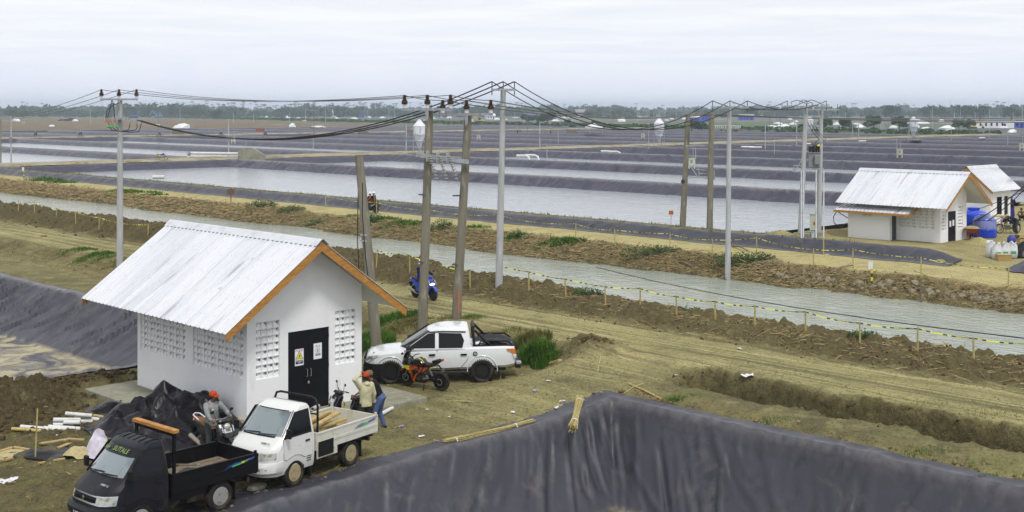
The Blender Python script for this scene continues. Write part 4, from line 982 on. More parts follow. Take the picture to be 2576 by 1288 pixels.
m_wood = mat('raw_timber', (0.42, 0.31, 0.13), .8, layers=[layer((0.30, 0.21, 0.085), 4, (.45, .65), 5, st=(.4, 3, 3)), layer((0.52, 0.42, 0.22), 9, (.55, .7), 4)], bump=[(20, .2, .01)])
m_wood2 = mat('worn_planks', (0.19, 0.155, 0.11), .9, layers=[layer((0.09, 0.07, 0.05), 7, (.45, .65), 5, st=(.3, 3, 3)), layer((0.30, 0.25, 0.18), 14, (.55, .7), 4)])
m_blue = mat('decal_blue', (0.03, 0.10, 0.42), .4); m_green = mat('decal_green', (0.06, 0.42, 0.12), .4); m_purple = mat('decal_indigo', (0.05, 0.05, 0.2), .4)
def cutters(ob, cyls=(), boxes=()):
    """subtract solids from a mesh object"""
    tmp = []
    for p0, p1, r in cyls: tmp.append(MB().cyl(p0, p1, r, n=28).obj('cut', m_dark))
    for bx in boxes: tmp.append(MB().box(*bx).obj('cut', m_dark))
    for t in tmp:
        md = ob.modifiers.new('cut', 'BOOLEAN'); md.operation = 'DIFFERENCE'; md.object = t; md.solver = 'EXACT'
    bpy.context.view_layer.update(); me = bpy.data.meshes.new_from_object(ob.evaluated_get(bpy.context.evaluated_depsgraph_get()))
    ob.modifiers.clear(); ob.data = me
    for t in tmp: bpy.data.objects.remove(t)
    me.polygons.foreach_set('use_smooth', [True]*len(me.polygons)); me.set_sharp_from_angle(angle=math.radians(32)); return ob
WHEELS = {}
def wheel(root, c, R, w, m_rim, style, side, rr=.62):
    """wheel on a y axle; side +1 or -1 tells which way the outer face looks"""
    c = Vector(c); s = side; key = (R, w, m_rim.name, style, s, rr)
    if key not in WHEELS:
        prof = [(R*rr, -w*.42), (R*.86, -w*.5), (R*.97, -w*.36), (R, -w*.15), (R, w*.15), (R*.97, w*.36), (R*.86, w*.5), (R*rr, w*.42)]
        b = MB(); b.lathe(prof, (0, 0, 0), (0, 1, 0), 32, True)
        if style in ('knobby', 'steel'):
            nb = 34 if style == 'knobby' else 40
            for k in range(nb):
                a = 2*PI*k/nb
                for q in (-.26, .26):
                    d = Vector((math.cos(a), 0, math.sin(a))); t = Vector((-d.z, 0, d.x)); cc = d*R*.995 + Vector((0, q*w, 0)) + t*(R*.05 if q > 0 else 0)
                    hh = R*.05 if style == 'knobby' else R*.015
                    b.beam(cc - d*.01, cc + d*hh, w*.34, R*.1, up=t)
        ty = b.mesh('tyre', m_tyre, 35); rb = MB(); y = s*w*.36
        rb.lathe([(R*rr*1.01, -w*.4), (R*rr*1.01, w*.4)], (0, 0, 0), (0, 1, 0), 28)
        if style == 'steel':
            rb = MB(); rb.lathe([(R*rr*1.02, s*w*.44), (R*rr*.97, s*w*.45), (R*rr*.86, s*w*.16), (R*rr*.55, s*w*.24), (R*rr*.42, s*w*.30), (R*rr*.2, s*w*.18), (R*rr*.19, s*w*.34), (0, s*w*.36)], (0, 0, 0), (0, 1, 0), 28)
        elif style in ('alloy', 'knobby'):
            n = 10 if style == 'knobby' else 6
            rb = MB(); rb.lathe([(R*rr*1.02, s*w*.44), (R*rr*.93, s*w*.44), (R*rr*.9, s*w*.1), (R*rr*.88, -s*w*.3)], (0, 0, 0), (0, 1, 0), 28); rb.lathe([(R*.16, s*w*.05), (R*.16, s*w*.34), (R*.1, s*w*.4), (0, s*w*.4)], (0, 0, 0), (0, 1, 0), 14)
            for k in range(n):
                a = 2*PI*k/n; d = Vector((math.cos(a), 0, math.sin(a))); rb.beam(d*R*.1 + Vector((0, s*w*.25, 0)), d*R*rr*.95 + Vector((0, s*w*.32, 0)), R*.07, w*.16, up=(0, 1, 0))
        elif style == 'spoke':
            rb = MB(); rb.lathe([(R*rr*1.03, -w*.3), (R*rr*.95, -w*.3), (R*rr*.95, w*.3), (R*rr*1.03, w*.3)], (0, 0, 0), (0, 1, 0), 28, True); rb.lathe([(R*.12, -w*.5), (R*.12, w*.5)], (0, 0, 0), (0, 1, 0), 10)
            for k in range(14):
                a = 2*PI*k/14; rb.cyl((math.cos(a)*R*.1, (.4 if k % 2 else -.4)*w, math.sin(a)*R*.1), (math.cos(a+.3)*R*rr, 0, math.sin(a+.3)*R*rr), .004, n=4)
        rm = rb.mesh('rim', m_rim, 35); ho = None
        if style == 'steel':
            hb = MB()
            for k in range(12):
                a = 2*PI*k/12; p = Vector((math.cos(a)*R*rr*.72, s*w*.205, math.sin(a)*R*rr*.72)); hb.cyl(p, p+Vector((0, s*w*.03, 0)), R*rr*.062, n=8)
            ho = hb.mesh('rim_holes', m_dark)
        WHEELS[key] = (ty, rm, ho)
    ty, rm, ho = WHEELS[key]
    o = bpy.data.objects.new('wheel', None); C.objects.link(o); o.parent = root; o.location = c; o.empty_display_size = .1
    link('tyre', ty, o); link('rim', rm, o)
    if ho: link('rim_holes', ho, o)
    if style in ('steel', 'knobby'): MB().lathe([(R*rr*.9, -s*w*.1), (0, -s*w*.1)], (0, 0, 0), (0, 1, 0), 20).obj('brake_drum', m_dark, o)
    return o
TS = [-1, -.95, -.86, -.7, -.4, 0, .4, .7, .86, .95, 1]
def cab_ring(z, xf, xb, hw, c=.3, p=5, rb=.05):
    return [(xb, -hw+rb, z), (xb+rb, -hw, z), ((xb+xf-c)/2, -hw, z)] + [(xf - c*abs(t)**p, hw*t, z) for t in TS] + [((xb+xf-c)/2, hw, z), (xb+rb, hw, z), (xb, hw-rb, z)]
def lv(levels, z):
    for a, b_ in zip(levels, levels[1:]):
        if a[0] <= z <= b_[0]:
            k = (z-a[0])/(b_[0]-a[0]); return [a[i]+(b_[i]-a[i])*k for i in range(1, 5)]
    return levels[-1][1:]
def front_panel(levels, z0, z1, y0a, y1a, y0b, y1b, off, n=9, p=5, rows=4):
    """skin a little proud of the cab front between heights z0 and z1"""
    pts = []
    for j in range(rows):
        k = j/(rows-1); z = z0+(z1-z0)*k; xf, xb, hw, c = lv(levels, z); ya, yb = y0a+(y0b-y0a)*k, y1a+(y1b-y1a)*k
        for i in range(n):
            y = ya+(yb-ya)*i/(n-1); t = min(1, abs(y)/hw)
            a = 1
            for q, w_ in zip(TS[5:], TS[6:]):
                if q <= t <= w_: a = q**p + (w_**p-q**p)*(t-q)/(w_-q)
            pts.append((xf - c*a + off, y, z + off*.5))
    return MB().grid(pts, n, rows)
def kei_truck(label, m_body, m_bumper, m_bed, m_rim, plate, banner, loc, rz, white, sgn_decal=1):
    root = thing('pickup_truck', label, 'truck', loc, rz); root.scale = (1.06,)*3
    LV = [(.34, 1.74, .24, .70, .28), (.46, 1.80, .24, .735, .30), (.70, 1.80, .24, .75, .30), (.90, 1.75, .24, .75, .30), (1.0, 1.66, .24, .747, .28), (1.18, 1.40, .25, .73, .22), (1.72, .88, .30, .635, .15), (1.79, .72, .34, .59, .14), (1.825, .55, .42, .47, .1)]
    b = MB(); b.loft([cab_ring(z, xf, xb, hw, c) for z, xf, xb, hw, c in LV]); cab = b.obj('cab', m_body, root)
    cutters(cab, [((.93, s*.42, .32), (.93, s*.9, .32), .405) for s in (-1, 1)])
    if white is False:
        b = MB()
        for k in range(6): b.tube([(.36+.08*k*0, -.5+.2*k, 1.822), (.55, -.5+.2*k, 1.829), (.72, -.5+.2*k, 1.797)], .013, 5)
        b.obj('roof_ribs', m_body, cab, smooth=60)
    front_panel(LV, 1.205, 1.69, -.635, .635, -.555, .555, .008).obj('windscreen', m_screen, root, smooth=60)
    b = front_panel(LV, 1.18, 1.71, -.665, .665, -.58, .58, .004); b.obj('screen_seal', m_plastic, root, smooth=60)
    if banner:
        bn = front_panel(LV, 1.545, 1.69, -.58, .58, -.555, .555, .012).obj('screen_banner', m_tint, root, smooth=60)
        lettering('SUTALE', .15, mat('banner_green', (0.17, 0.25, 0.07), .5), bn, (1.0, .10, 1.635), (math.radians(-46), 0, -PI/2), .003, 1.1).rotation_euler = Euler((math.radians(43), 0, PI/2))
        lettering('Jaya', .10, MATS['banner_green'], bn, (1.0, -.40, 1.635), Euler((math.radians(43), 0, PI/2)), .002)
    for s in (-1, 1):
        def sd(x, z, o): return (x, s*(lv(LV, z)[2]+o), z)
        wn_ = MB().add([sd(1.22, 1.20, .006), sd(.83, 1.66, .006), sd(.42, 1.67, .006), sd(.40, 1.20, .006)], [(0, 1, 2, 3)]).obj('side_window', m_tint, root)
        b = MB(); b.add([sd(1.30, 1.155, .003), sd(.86, 1.695, .003), sd(.38, 1.70, .003), sd(.36, 1.155, .003)], [(0, 1, 2, 3)]); b.obj('window_frame', m_plastic, wn_)
        out = [(1.30, 1.15), (1.30, .70), (1.22, .66), (1.10, .70), (.93, .735), (.76, .70), (.62, .62), (.36, .60), (.36, 1.15)]
        d = MB(); n = len(out); d.add([sd(x, z, .009) for x, z in out] + [sd(x, z, .0) for x, z in out], [tuple(range(n))] + [(i, (i+1) % n, n+(i+1) % n, n+i) for i in range(n)]); dr = d.obj('door', m_body, root)
        g = MB(); g.tube([sd(x, z, .004) for x, z in out + out[:1]], .007, 4); g.obj('door_gap', m_dark, dr)
        b = MB(); q = sd(.52, .99, .012); b.box(q[0]-.07, q[0]+.07, q[1]-.012, q[1]+.012, q[2]-.02, q[2]+.02); b.obj('door_handle', m_plastic, dr, bevel=.006)
        b = MB(); q = sd(1.24, 1.2, .13); b.box(q[0]-.03, q[0]+.04, q[1]-.07, q[1]+.07, q[2]-.02, q[2]+.20); mr = b.obj('door_mirror', m_plastic, root, bevel=.025); MB().cyl(sd(1.22, 1.2, .0), q, .018, n=6).obj('mirror_arm', m_plastic, mr)
        b = MB()
        for k in range(3): b.box(.40, .54, s*.752-.004, s*.752+.004, .50+.055*k, .515+.055*k)
        b.obj('side_vents', m_dark, root)
        # head lamp wrapping the corner
        ya, yb = (.42, .735) if s > 0 else (-.735, -.42)
        lp = front_panel(LV, .735, .885, ya, yb, ya, yb, .012, 7).obj('headlamp', m_lamp, root, smooth=60)
        front_panel(LV, .715, .905, ya-.02, yb+.02, ya-.02, yb+.02, .006, 7).obj('lamp_surround', m_body if white else m_chrome, lp, smooth=60)
        MB().box(.35, .38, s*.45-.0, s*.45+s*.25, .10, .36).obj('mud_flap', m_plastic, root); MB().box(-1.46, -1.43, s*.45, s*.70, .14, .52).obj('mud_flap', m_plastic, root)
        wheel(root, (.93, s*.66, .315), .315, .18, m_rim, 'steel', s); wheel(root, (-1.05, s*.64, .315), .315, .18, m_rim, 'steel', s)
    gr = front_panel(LV, .755, .87, -.40, .40, -.40, .40, .014, 9).obj('grille', m_dark, root, smooth=60)
    front_panel(LV, .72, .90, -.44, .44, -.44, .44, .007, 9).obj('grille_surround', m_chrome if not white else m_body, gr, smooth=60)
    b = MB(); xx = 1.80
    for k in range(3): b.box(xx-.02, xx+.005, -.38, .38, .775+.03*k, .783+.03*k)
    b.obj('grille_bars', m_plastic, gr)
    b = MB()
    for q in (1, -1): b.prism([(q*.0, .81+q*.045), (q*.045, .81+q*.015), (q*.0, .81-q*.0), (q*.045, .81-q*.02), (-q*.0, .81-q*.05), (-q*.02, .81-q*.02), (q*.015, .81), (-q*.045, .81+q*.015)], 1.806, 1.814, 'x')
    b.obj('front_badge', m_chrome, gr)
    b = MB(); LB = [(.40, 1.80, 1.3, .735, .36), (.46, 1.90, 1.3, .775, .36), (.60, 1.92, 1.3, .78, .36), (.68, 1.86, 1.3, .77, .34)]
    b.loft([cab_ring(*q) for q in LB]); bp = b.obj('front_bumper', m_bumper, root, smooth=35); cutters(bp, [((.93, s*.42, .32), (.93, s*.9, .32), .41) for s in (-1, 1)])
    front_panel(LB, .535, .55, -.66, .66, -.66, .66, .004, 11).obj('bumper_line', m_plastic, bp)
    pl = MB().box(1.915, 1.93, -.22, .22, .46, .58).obj('number_plate', m_blk if not white else m_paper, root)
    lettering(plate, .085, m_paper if not white else m_blk, pl, (1.932, 0, .52), (PI/2, 0, PI/2), .001)
    lettering('CARRY 1.5', .06, m_chrome if not white else m_plastic, root, (1.575, .43, 1.09), Euler((math.radians(36), 0, PI/2)), .002)
    b = MB()
    for y0_, y1_ in ((-.52, .05), (.02, .56)): b.tube([(1.43, y0_, 1.20), (1.40, y0_+.04, 1.235), (1.36, y1_, 1.26)], .012, 5)
    b.obj('wipers', m_plastic, root)
    # load bed
    bed = bpy.data.objects.new('load_bed', None); C.objects.link(bed); bed.parent = root
    for k in range(13):
        y = -.72+k*.1108; MB().box(-1.98, .2, y+.004, y+.104, .70, .725+.006*(k % 2)).obj('bed_board', m_wood2 if not white else m_rim_d, bed)
    MB().box(.17, .215, -.75, .75, .66, 1.08).obj('front_panel', m_bed, bed)
    for s in (-1, 1):
        y = s*.765; p = MB().box(-1.99, .2, min(y, y-s*.03), max(y, y-s*.03), .64, 1.05).obj('side_panel', m_bed, bed, bevel=.006)
        MB().box(-2.0, .205, min(y+s*.012, y-s*.045), max(y+s*.012, y-s*.045), 1.04, 1.075).obj('top_rail', m_bed, p)
        MB().box(-1.98, .19, min(y, y+s*.012), max(y, y+s*.012), .80, .86).obj('pressed_rib', m_bed, p)
        MB().box(-.62, .2, y-s*.04-.01, y-s*.04+.01, .48, .64).obj('side_skirt', m_bed, p) if not white else MB().box(-.35, .18, min(y+s*.013, y+s*.018), max(y+s*.013, y+s*.018), .50, .86).obj('black_patch', m_plastic, p)
        if white: MB().box(-.5, .2, min(y, y-s*.03), max(y, y-s*.03), .46, .64).obj('side_skirt', m_bed, p)
        yy = y+s*.014
        def dec(nm, m, pts): MB().prism(pts, min(yy, yy+s*.003), max(yy, yy+s*.003), 'y').obj(nm, m, p)
        dec('blue_swoosh', m_blue, [(-1.05, .86), (-1.40, .97), (-1.60, .985), (-1.45, .955), (-1.30, .925)]); dec('blue_tip', m_blue, [(-1.62, .985), (-1.92, 1.02), (-1.86, .975), (-1.65, .95)])
        dec('green_stroke', m_green, [(-1.28, .93), (-1.66, .965), (-1.64, .935), (-1.32, .90)]); dec('indigo_stroke', m_purple, [(-1.12, .90), (-1.42, .99), (-1.46, 1.0), (-1.24, .955)])
        if not white: dec('yellow_stroke', m_yel, [(-1.55, .97), (-1.78, 1.0), (-1.72, .955), (-1.56, .94)])
        MB().box(-1.99, -1.93, min(y-s*.01, y-s*.05), max(y-s*.01, y-s*.05), .62, 1.13).obj('corner_post', m_bed, bed)
    t = MB().box(-2.03, -1.995, -.76, .76, .64, 1.06).obj('tailgate', m_bed, bed, bevel=.006)
    if white:
        b = MB(); b.tube([(.13, -.70, .75), (.13, -.71, 1.70), (.13, -.64, 1.86), (.13, -.5, 1.90), (.13, .5, 1.90), (.13, .64, 1.86), (.13, .71, 1.70), (.13, .70, .75)], .028, 8); b.cyl((.13, -.70, 1.5), (.13, .70, 1.5), .02, n=6); b.obj('roll_hoop', m_plastic, root, smooth=50)
    else:
        b = MB()
        for s in (-1, 1): b.box(.10, .16, s*.72-.025, s*.72+.025, .70, 1.93)
        b.box(.10, .16, -.74, .74, 1.86, 1.92); b.obj('headboard_frame', m_bed, root); MB().box(.05, .19, -.80, .80, 1.93, 2.0).obj('headboard_timber', m_fascia, root, bevel=.006)
    b = MB()
    for s in (-1, 1): b.box(-1.9, 1.6, s*.36-.04, s*.36+.04, .40, .50)
    b.box(-.9, -.3, .3, .55, .3, .52); b.box(-.1, .3, -.5, .5, .32, .5); b.cyl((-1.05, -.6, .29), (-1.05, .6, .29), .06, n=8); b.ball((-1.05, 0, .29), .15); b.cyl((.93, -.6, .29), (.93, .6, .29), .05, n=8); b.box(-1.9, -1.84, -.6, .6, .42, .52)
    b.obj('chassis', m_under, root); MB().box(.45, 1.5, -.42, .42, .30, .9).obj('inner_body', m_under, root)
    return root
m_wp = paint('white_van_paint', (0.62, 0.63, 0.62), .55); m_bp = paint('black_van_paint', (0.014, 0.014, 0.020), .12, .32); m_bp2 = mat('faded_black', (0.012, 0.012, 0.017), .4, spec=.25, layers=[layer((.028, .027, .03), 2, (.5, .7), 5)])
m_wbed = mat('dirty_white_bed', (0.56, 0.56, 0.50), .5, layers=[layer((0.40, 0.36, 0.22), 2.0, (.48, .7), 6, amt=.8), layer((0.22, 0.17, 0.09), 7, (.64, .74), 5)]); m_bbed = mat('scuffed_black_bed', (0.006, 0.006, 0.008), .45, spec=.2, layers=[layer((0.05, 0.045, 0.035), 5, (.6, .75), 5, amt=.5)])
# front wheels (near side) stand at the measured points
def place_truck(fw, rw):
    """root position and heading from the near-side wheel contact points (front, rear); near side is local +y"""
    fw, rw = Vector(fw), Vector(rw); d = (fw-rw).normalized(); rz = math.atan2(d.y, d.x); k = 1.06
    left = Vector((-d.y, d.x)); mid = (fw+rw)/2; return mid - d*k*(-.06) - left*k*.70 + Vector((0, 0)), rz
def truck_z(p, rz): return max(gh(p.x+math.cos(rz)*a-math.sin(rz)*b_, p.y+math.sin(rz)*a+math.cos(rz)*b_) for a in (1.0, -1.1) for b_ in (.7, -.7)) + .01
p_, rz_ = place_truck((17.22, 25.62), (19.27, 26.06)); truck_w = kei_truck('white small pickup truck carrying loose timber, beside the pump house door', m_wp, m_wp, m_wbed, m_rim_d, 'N 8', False, (p_.x, p_.y, truck_z(p_, rz_)), rz_, True)
p_, rz_ = place_truck((12.86, 25.08), (14.95, 25.25)); truck_b = kei_truck('black small pickup truck with wooden headboard bar in the front corner', m_bp2, m_bp2, m_bbed, m_rim_s, 'T 8071 DJ', True, (p_.x, p_.y, truck_z(p_, rz_)), rz_, False)

# ------------------------------------------------------------------ double-cab pickup
def double_cab(label, loc, rz):
    root = thing('double_cab_pickup', label, 'pickup', loc, rz); root.scale = (1.03,)*3
    M = paint('white_pickup_paint', (0.64, 0.66, 0.68), .3, .2)
    st = [(-2.50, .80, .66, .98, .98), (-2.46, .86, .56, 1.20, 1.20), (-2.15, .905, .50, 1.215, 1.215), (-1.0, .91, .46, 1.20, 1.20), (-.2, .905, .44, 1.14, 1.15), (.8, .905, .44, 1.10, 1.14), (1.35, .905, .44, 1.085, 1.14), (1.8, .905, .46, 1.04, 1.10), (2.12, .88, .44, .99, 1.05), (2.30, .80, .42, .93, .98), (2.42, .66, .44, .85, .88), (2.48, .45, .48, .74, .76)]
    rings = []
    for x, hw, zb, zt, zc in st:
        h = zt-zb
        half = [(hw*.86, zb), (hw*.97, zb+h*.12), (hw, zb+h*.45), (hw*.985, zb+h*.72), (hw*.965, zt-h*.10), (hw*.90, zt-h*.015), (hw*.55, (zt+zc*2)/3), (0.0, zc)]
        rings.append([(x, y, z) for y, z in half] + [(x, -y, z) for y, z in reversed(half[:-1])])
    body = MB().loft(rings).obj('body', M, root)
    FX, RX, WZ = 1.62, -1.40, .395
    cutters(body, [((X, s*.5, WZ+.02), (X, s*1.2, WZ+.02), .49) for X in (FX, RX) for s in (-1, 1)], [(-2.42, -1.10, -.74, .74, .72, 1.6)])
    LV = [(1.08, 1.36, -1.03, .86, .22), (1.14, 1.30, -1.03, .845, .22), (1.70, .40, -.97, .665, .16), (1.79, .16, -.93, .60, .14), (1.835, -.14, -.75, .46, .12)]
    cab = MB().loft([cab_ring(*q) for q in LV]).obj('cab', M, root, smooth=35)
    front_panel(LV, 1.16, 1.69, -.77, .77, -.60, .60, .008).obj('windscreen', m_tint, root, smooth=60)
    ya = 2.5
    for s in (-1, 1):
        def sd(x, z, o): return (x, s*(lv(LV, z)[2]+o), z)
        MB().add([sd(1.08, 1.165, .007), sd(.98, 1.23, .007), sd(.40, 1.62, .007), sd(.16, 1.645, .007), sd(.16, 1.165, .007)], [(0, 1, 2, 3, 4)]).obj('side_window', m_tint, root)
        MB().add([sd(.04, 1.165, .007), sd(.04, 1.645, .007), sd(-.70, 1.62, .007), sd(-.80, 1.40, .007), sd(-.74, 1.165, .007)], [(0, 1, 2, 3, 4)]).obj('side_window', m_tint, root)
        b = MB(); b.tube([sd(1.05, 1.24, .02), sd(.42, 1.67, .02), sd(-.1, 1.69, .02), sd(-.85, 1.67, .02)], .022, 5); b.obj('window_visor', m_plastic, root, smooth=50)
        def bd(x, z, o=.006): return (x, s*(.907+o-.06*max(0, (z-.85))/.35), z)
        for nm, out, hx in (('front_door', [(1.16, 1.12), (1.16, .62), (1.10, .52), (.10, .50), (.10, 1.12)], .26), ('rear_door', [(.09, 1.12), (.09, .50), (-.66, .50), (-.92, .80), (-.98, 1.12)], -.78)):
            g = MB(); g.tube([bd(x, z) for x, z in out + out[:1]], .0065, 4); dr = g.obj(nm, m_dark, root)
            hb = MB(); hb.plate([(hx-.11, .965), (hx-.09, .93), (hx+.09, .93), (hx+.11, .955), (hx+.09, .985), (hx-.09, .99)], .05, 'y', .012, c=s*.915); hb.obj('door_handle', m_plastic, dr, smooth=40)
        mb_ = MB(); mb_.ball((1.02, s*1.03, 1.18), .13, 12, 8, (.75, 1, .8)); mr = mb_.obj('door_mirror', m_plastic, root, smooth=60); MB().beam((1.02, s*.86, 1.13), (1.02, s*1.0, 1.15), .05, .04).obj('mirror_arm', m_plastic, mr)
        wheel(root, (FX, s*.80, WZ), WZ, .27, m_rim_b, 'knobby', s, .60); wheel(root, (RX, s*.80, WZ), WZ, .27, m_rim_b, 'knobby', s, .60)
        b = MB(); lip = [(RX+.50*math.cos(a), s*.912, WZ+.02+.50*math.sin(a)) for a in np.linspace(-.05, PI+.05, 15)]; b.tube(lip, .014, 5); b.obj('wheel_arch_lip', M, body, smooth=50)
        lip = [(FX+.50*math.cos(a), s*.908, WZ+.02+.50*math.sin(a)) for a in np.linspace(-.05, PI+.05, 15)]; MB().tube(lip, .014, 5).obj('wheel_arch_lip', M, body, smooth=50)
        lm = MB(); lm.loft([[(2.32, s*.72, .93), (2.36, s*.70, .78), (2.30, s*.77, .70), (2.28, s*.79, .86)], [(2.42, s*.60, .86), (2.46, s*.52, .76), (2.43, s*.60, .66), (2.40, s*.66, .76)]]); lm.add([(2.43, s*.55, .87), (2.32, s*.815, .935), (1.98, s*.915, .985), (2.18, s*.895, .87), (2.36, s*.79, .74), (2.47, s*.60, .72)], [(0, 1, 2, 3, 4, 5)]); lm.obj('headlamp', m_lamp, root)
        t = MB(); t.plate([(-2.20, 1.125), (-2.48, 1.14), (-2.515, .86), (-2.44, .84), (-2.40, 1.03), (-2.22, 1.08)], .05, 'y', .01, c=s*.885); tl = t.obj('tail_lamp', m_amber, root, smooth=35); MB().box(-2.52, -2.42, s*.905-.01, s*.905+.01, .90, .95).obj('reverse_lamp', m_paper, tl); MB().box(-2.52, -2.44, s*.905-.008, s*.905+.008, .84, .89).obj('reverse_lamp', m_white_cap, tl)
        b = MB(); b.tube([(1.05, s*.92, .38), (-.85, s*.92, .38)], .04, 6); b.obj('side_step', m_plastic, root)
        MB().box(RX-.56, RX-.53, s*.66, s*.93, .22, .55).obj('mud_flap', m_plastic, root)
    MB().lathe([(.075, 0), (.075, .02), (.06, .024), (.05, .018), (0, .018)], (-1.16, .905, .98), (0, 1, 0), 16).obj('fuel_cap', m_plastic, root, smooth=40); MB().lathe([(.05, 0), (.05, .024), (0, .026)], (-1.16, .905, .98), (0, 1, 0), 14).obj('fuel_cap_ring', m_steel, root)
    # nose
    b = MB(); b.loft([[(2.30, -.93, .62), (2.30, -.93, .30), (2.62, -.62, .28), (2.70, -.3, .30), (2.70, .3, .30), (2.62, .62, .28), (2.30, .93, .30), (2.30, .93, .62), (2.64, .60, .66), (2.72, .3, .62), (2.72, -.3, .62), (2.64, -.60, .66)][i:i+1][0] for i in range(12)] and [[(x, y, z) for x, y, z in ((1.90, -.93, zz), (2.18, -.935, zz), (2.42, -.72, zz), (2.55, -.35, zz), (2.57, 0, zz), (2.55, .35, zz), (2.42, .72, zz), (2.18, .935, zz), (1.90, .93, zz))] for zz in (.30, .45, .68)])
    bp = b.obj('front_bumper', m_plastic, root, smooth=40); cutters(bp, [((FX, s*.5, WZ+.02), (FX, s*1.2, WZ+.02), .49) for s in (-1, 1)])
    MB().loft([[(2.49, y, .68), (2.51, y, .86), (2.43, y, .88), (2.41, y, .68)] for y in (-.55, 0, .55)]).obj('grille', m_dark, root); b = MB()
    for zz in (.71, .76, .81): b.box(2.47, 2.525, -.5, .5, zz, zz+.018)
    b.obj('grille_bars', m_chrome, root)
    for s in (-1, 1): MB().tube([(2.51, s*.50, .70), (2.53, s*.58, .62), (2.53, s*.56, .48)], .02, 6).obj('bumper_trim', m_chrome, root, smooth=50)
    b = MB(); b.box(-2.68, -2.5, -.75, .75, .46, .58); b.obj('rear_bumper', m_plastic, root, bevel=.02); MB().box(-2.70, -2.54, .5, .76, .585, .66).obj('bumper_step', m_steel, root, bevel=.01)
    # bed, roll bar, load
    b = MB(); b.box(-2.42, -1.10, -.74, .74, .70, .73); b.obj('bed_floor', m_plastic, root); b = MB()
    for s in (-1, 1): b.box(-2.44, -1.08, s*.745-.05, s*.745+.05, 1.205, 1.235)
    b.box(-2.46, -2.42, -.76, .76, 1.2, 1.235); b.obj('bed_rail', m_plastic, root)
    b = MB()
    for s in (-1, 1):
        b.tube([(-1.14, s*.70, 1.22), (-1.10, s*.66, 1.64), (-1.11, s*.58, 1.79)], .045, 8); b.tube([(-1.16, s*.62, 1.70), (-1.52, s*.70, 1.34), (-1.68, s*.72, 1.24)], .045, 8); b.tube([(-1.30, s*.70, 1.24), (-1.36, s*.7, 1.36), (-2.22, s*.70, 1.36), (-2.4, s*.71, 1.24)], .032, 8)
    b.tube([(-1.11, -.58, 1.79), (-1.11, .58, 1.79)], .05, 8); b.obj('roll_bar', m_plastic, root, smooth=50)
    g = np.linspace(0, 1, 16); X, Y = np.meshgrid(-1.2-1.2*g, -.66+1.32*g); Z = 1.20 + .10*fbm(X*3, Y*3, 3, 4)*1.5 + .10*np.sin((X+1.1)*2.2*-1)
    link('tarp_cover', arr_mesh('tarp_cover', np.stack([X, Y, Z], -1).reshape(-1, 3), grid_faces(16, 16), m_wire), root)
    b = MB(); b.box(-2.2, 2.1, -.5, .5, .34, .52)
    for X in (FX, RX): b.cyl((X, -.8, WZ), (X, .8, WZ), .07, n=8)
    b.obj('chassis', m_under, root); MB().box(.9, 2.2, -.62, .62, .5, 1.0).obj('inner_body', m_dark, root); MB().box(-2.2, -.9, -.6, .6, .5, .69).obj('inner_body', m_dark, root)
    b = MB()
    for k, y in enumerate((-.35, .3)): b.tube([(1.30, y, 1.15), (1.22, y+.1, 1.19), (1.14, y+.42, 1.24)], .014, 5)
    b.obj('wipers', m_plastic, root)
    return root
f_, r_ = Vector((26.02, 32.85)), Vector((28.33, 30.90)); dd_ = (f_-r_).normalized(); rzp = math.atan2(dd_.y, dd_.x); lf_ = Vector((-dd_.y, dd_.x)); c_ = (f_+r_)/2 - dd_*.11*1.03 - lf_*.93
double_cab('white double-cab pickup with black roll bar parked on the bare yard', (c_.x, c_.y, gh(c_.x, c_.y)-.02), rzp)
# ================================================================== motorbikes
m_bk = mat('gloss_black', (0.010, 0.010, 0.012), .22, coat=.6, layers=[layer((.06, .055, .04), 5, (.6, .75), 5, amt=.5)]); m_seat = mat('seat_vinyl', (0.012, 0.012, 0.013), .55)
m_seat2 = mat('tan_vinyl', (0.17, 0.095, 0.045), .55); m_bblue = mat('gloss_blue', (0.012, 0.06, 0.42), .22, coat=.6); m_bor = mat('gloss_orange', (0.46, 0.075, 0.012), .25, coat=.5, layers=[layer((.012, .01, .01), 7, (.55, .6), 2)])
m_bye = mat('gloss_yellow', (0.62, 0.55, 0.02), .3); m_metal = mat('dull_metal', (0.28, 0.28, 0.28), .4, metal=.7); m_wht = mat('gloss_white', (0.66, 0.67, 0.70), .3, coat=.4)
m_muff = mat('dusty_muffler', (0.25, 0.23, 0.19), .6); m_plate = mat('plate_white', (0.62, 0.62, 0.66), .5)
def handlebars(root, x, z, w, m=None, mirrors=True):
    b = MB(); b.tube([(x-.10, -w, z-.02), (x-.03, -w*.45, z), (x, 0, z-.01), (x-.03, w*.45, z), (x-.10, w, z-.02)], .013, 6); h = b.obj('handlebar', m_metal, root, smooth=50)
    for s in (-1, 1):
        MB().cyl((x-.11, s*w*1.02, z-.02), (x-.065, s*w*.72, z-.01), .019, n=8).obj('grip', m_plastic, h)
        b = MB(); b.tube([(x-.02, s*w*.72, z-.005), (x-.06, s*w*.95, z+.0)], .006, 5); b.obj('brake_lever', m_metal, h)
        if mirrors:
            b = MB(); b.tube([(x-.03, s*w*.55, z), (x-.02, s*w*.7, z+.13), (x-.03, s*w*.8, z+.17)], .006, 5); b.ball((x-.03, s*w*.86, z+.19), .05, 8, 6, (.35, 1.2, .75)); b.obj('mirror', m_plastic, h, smooth=50)
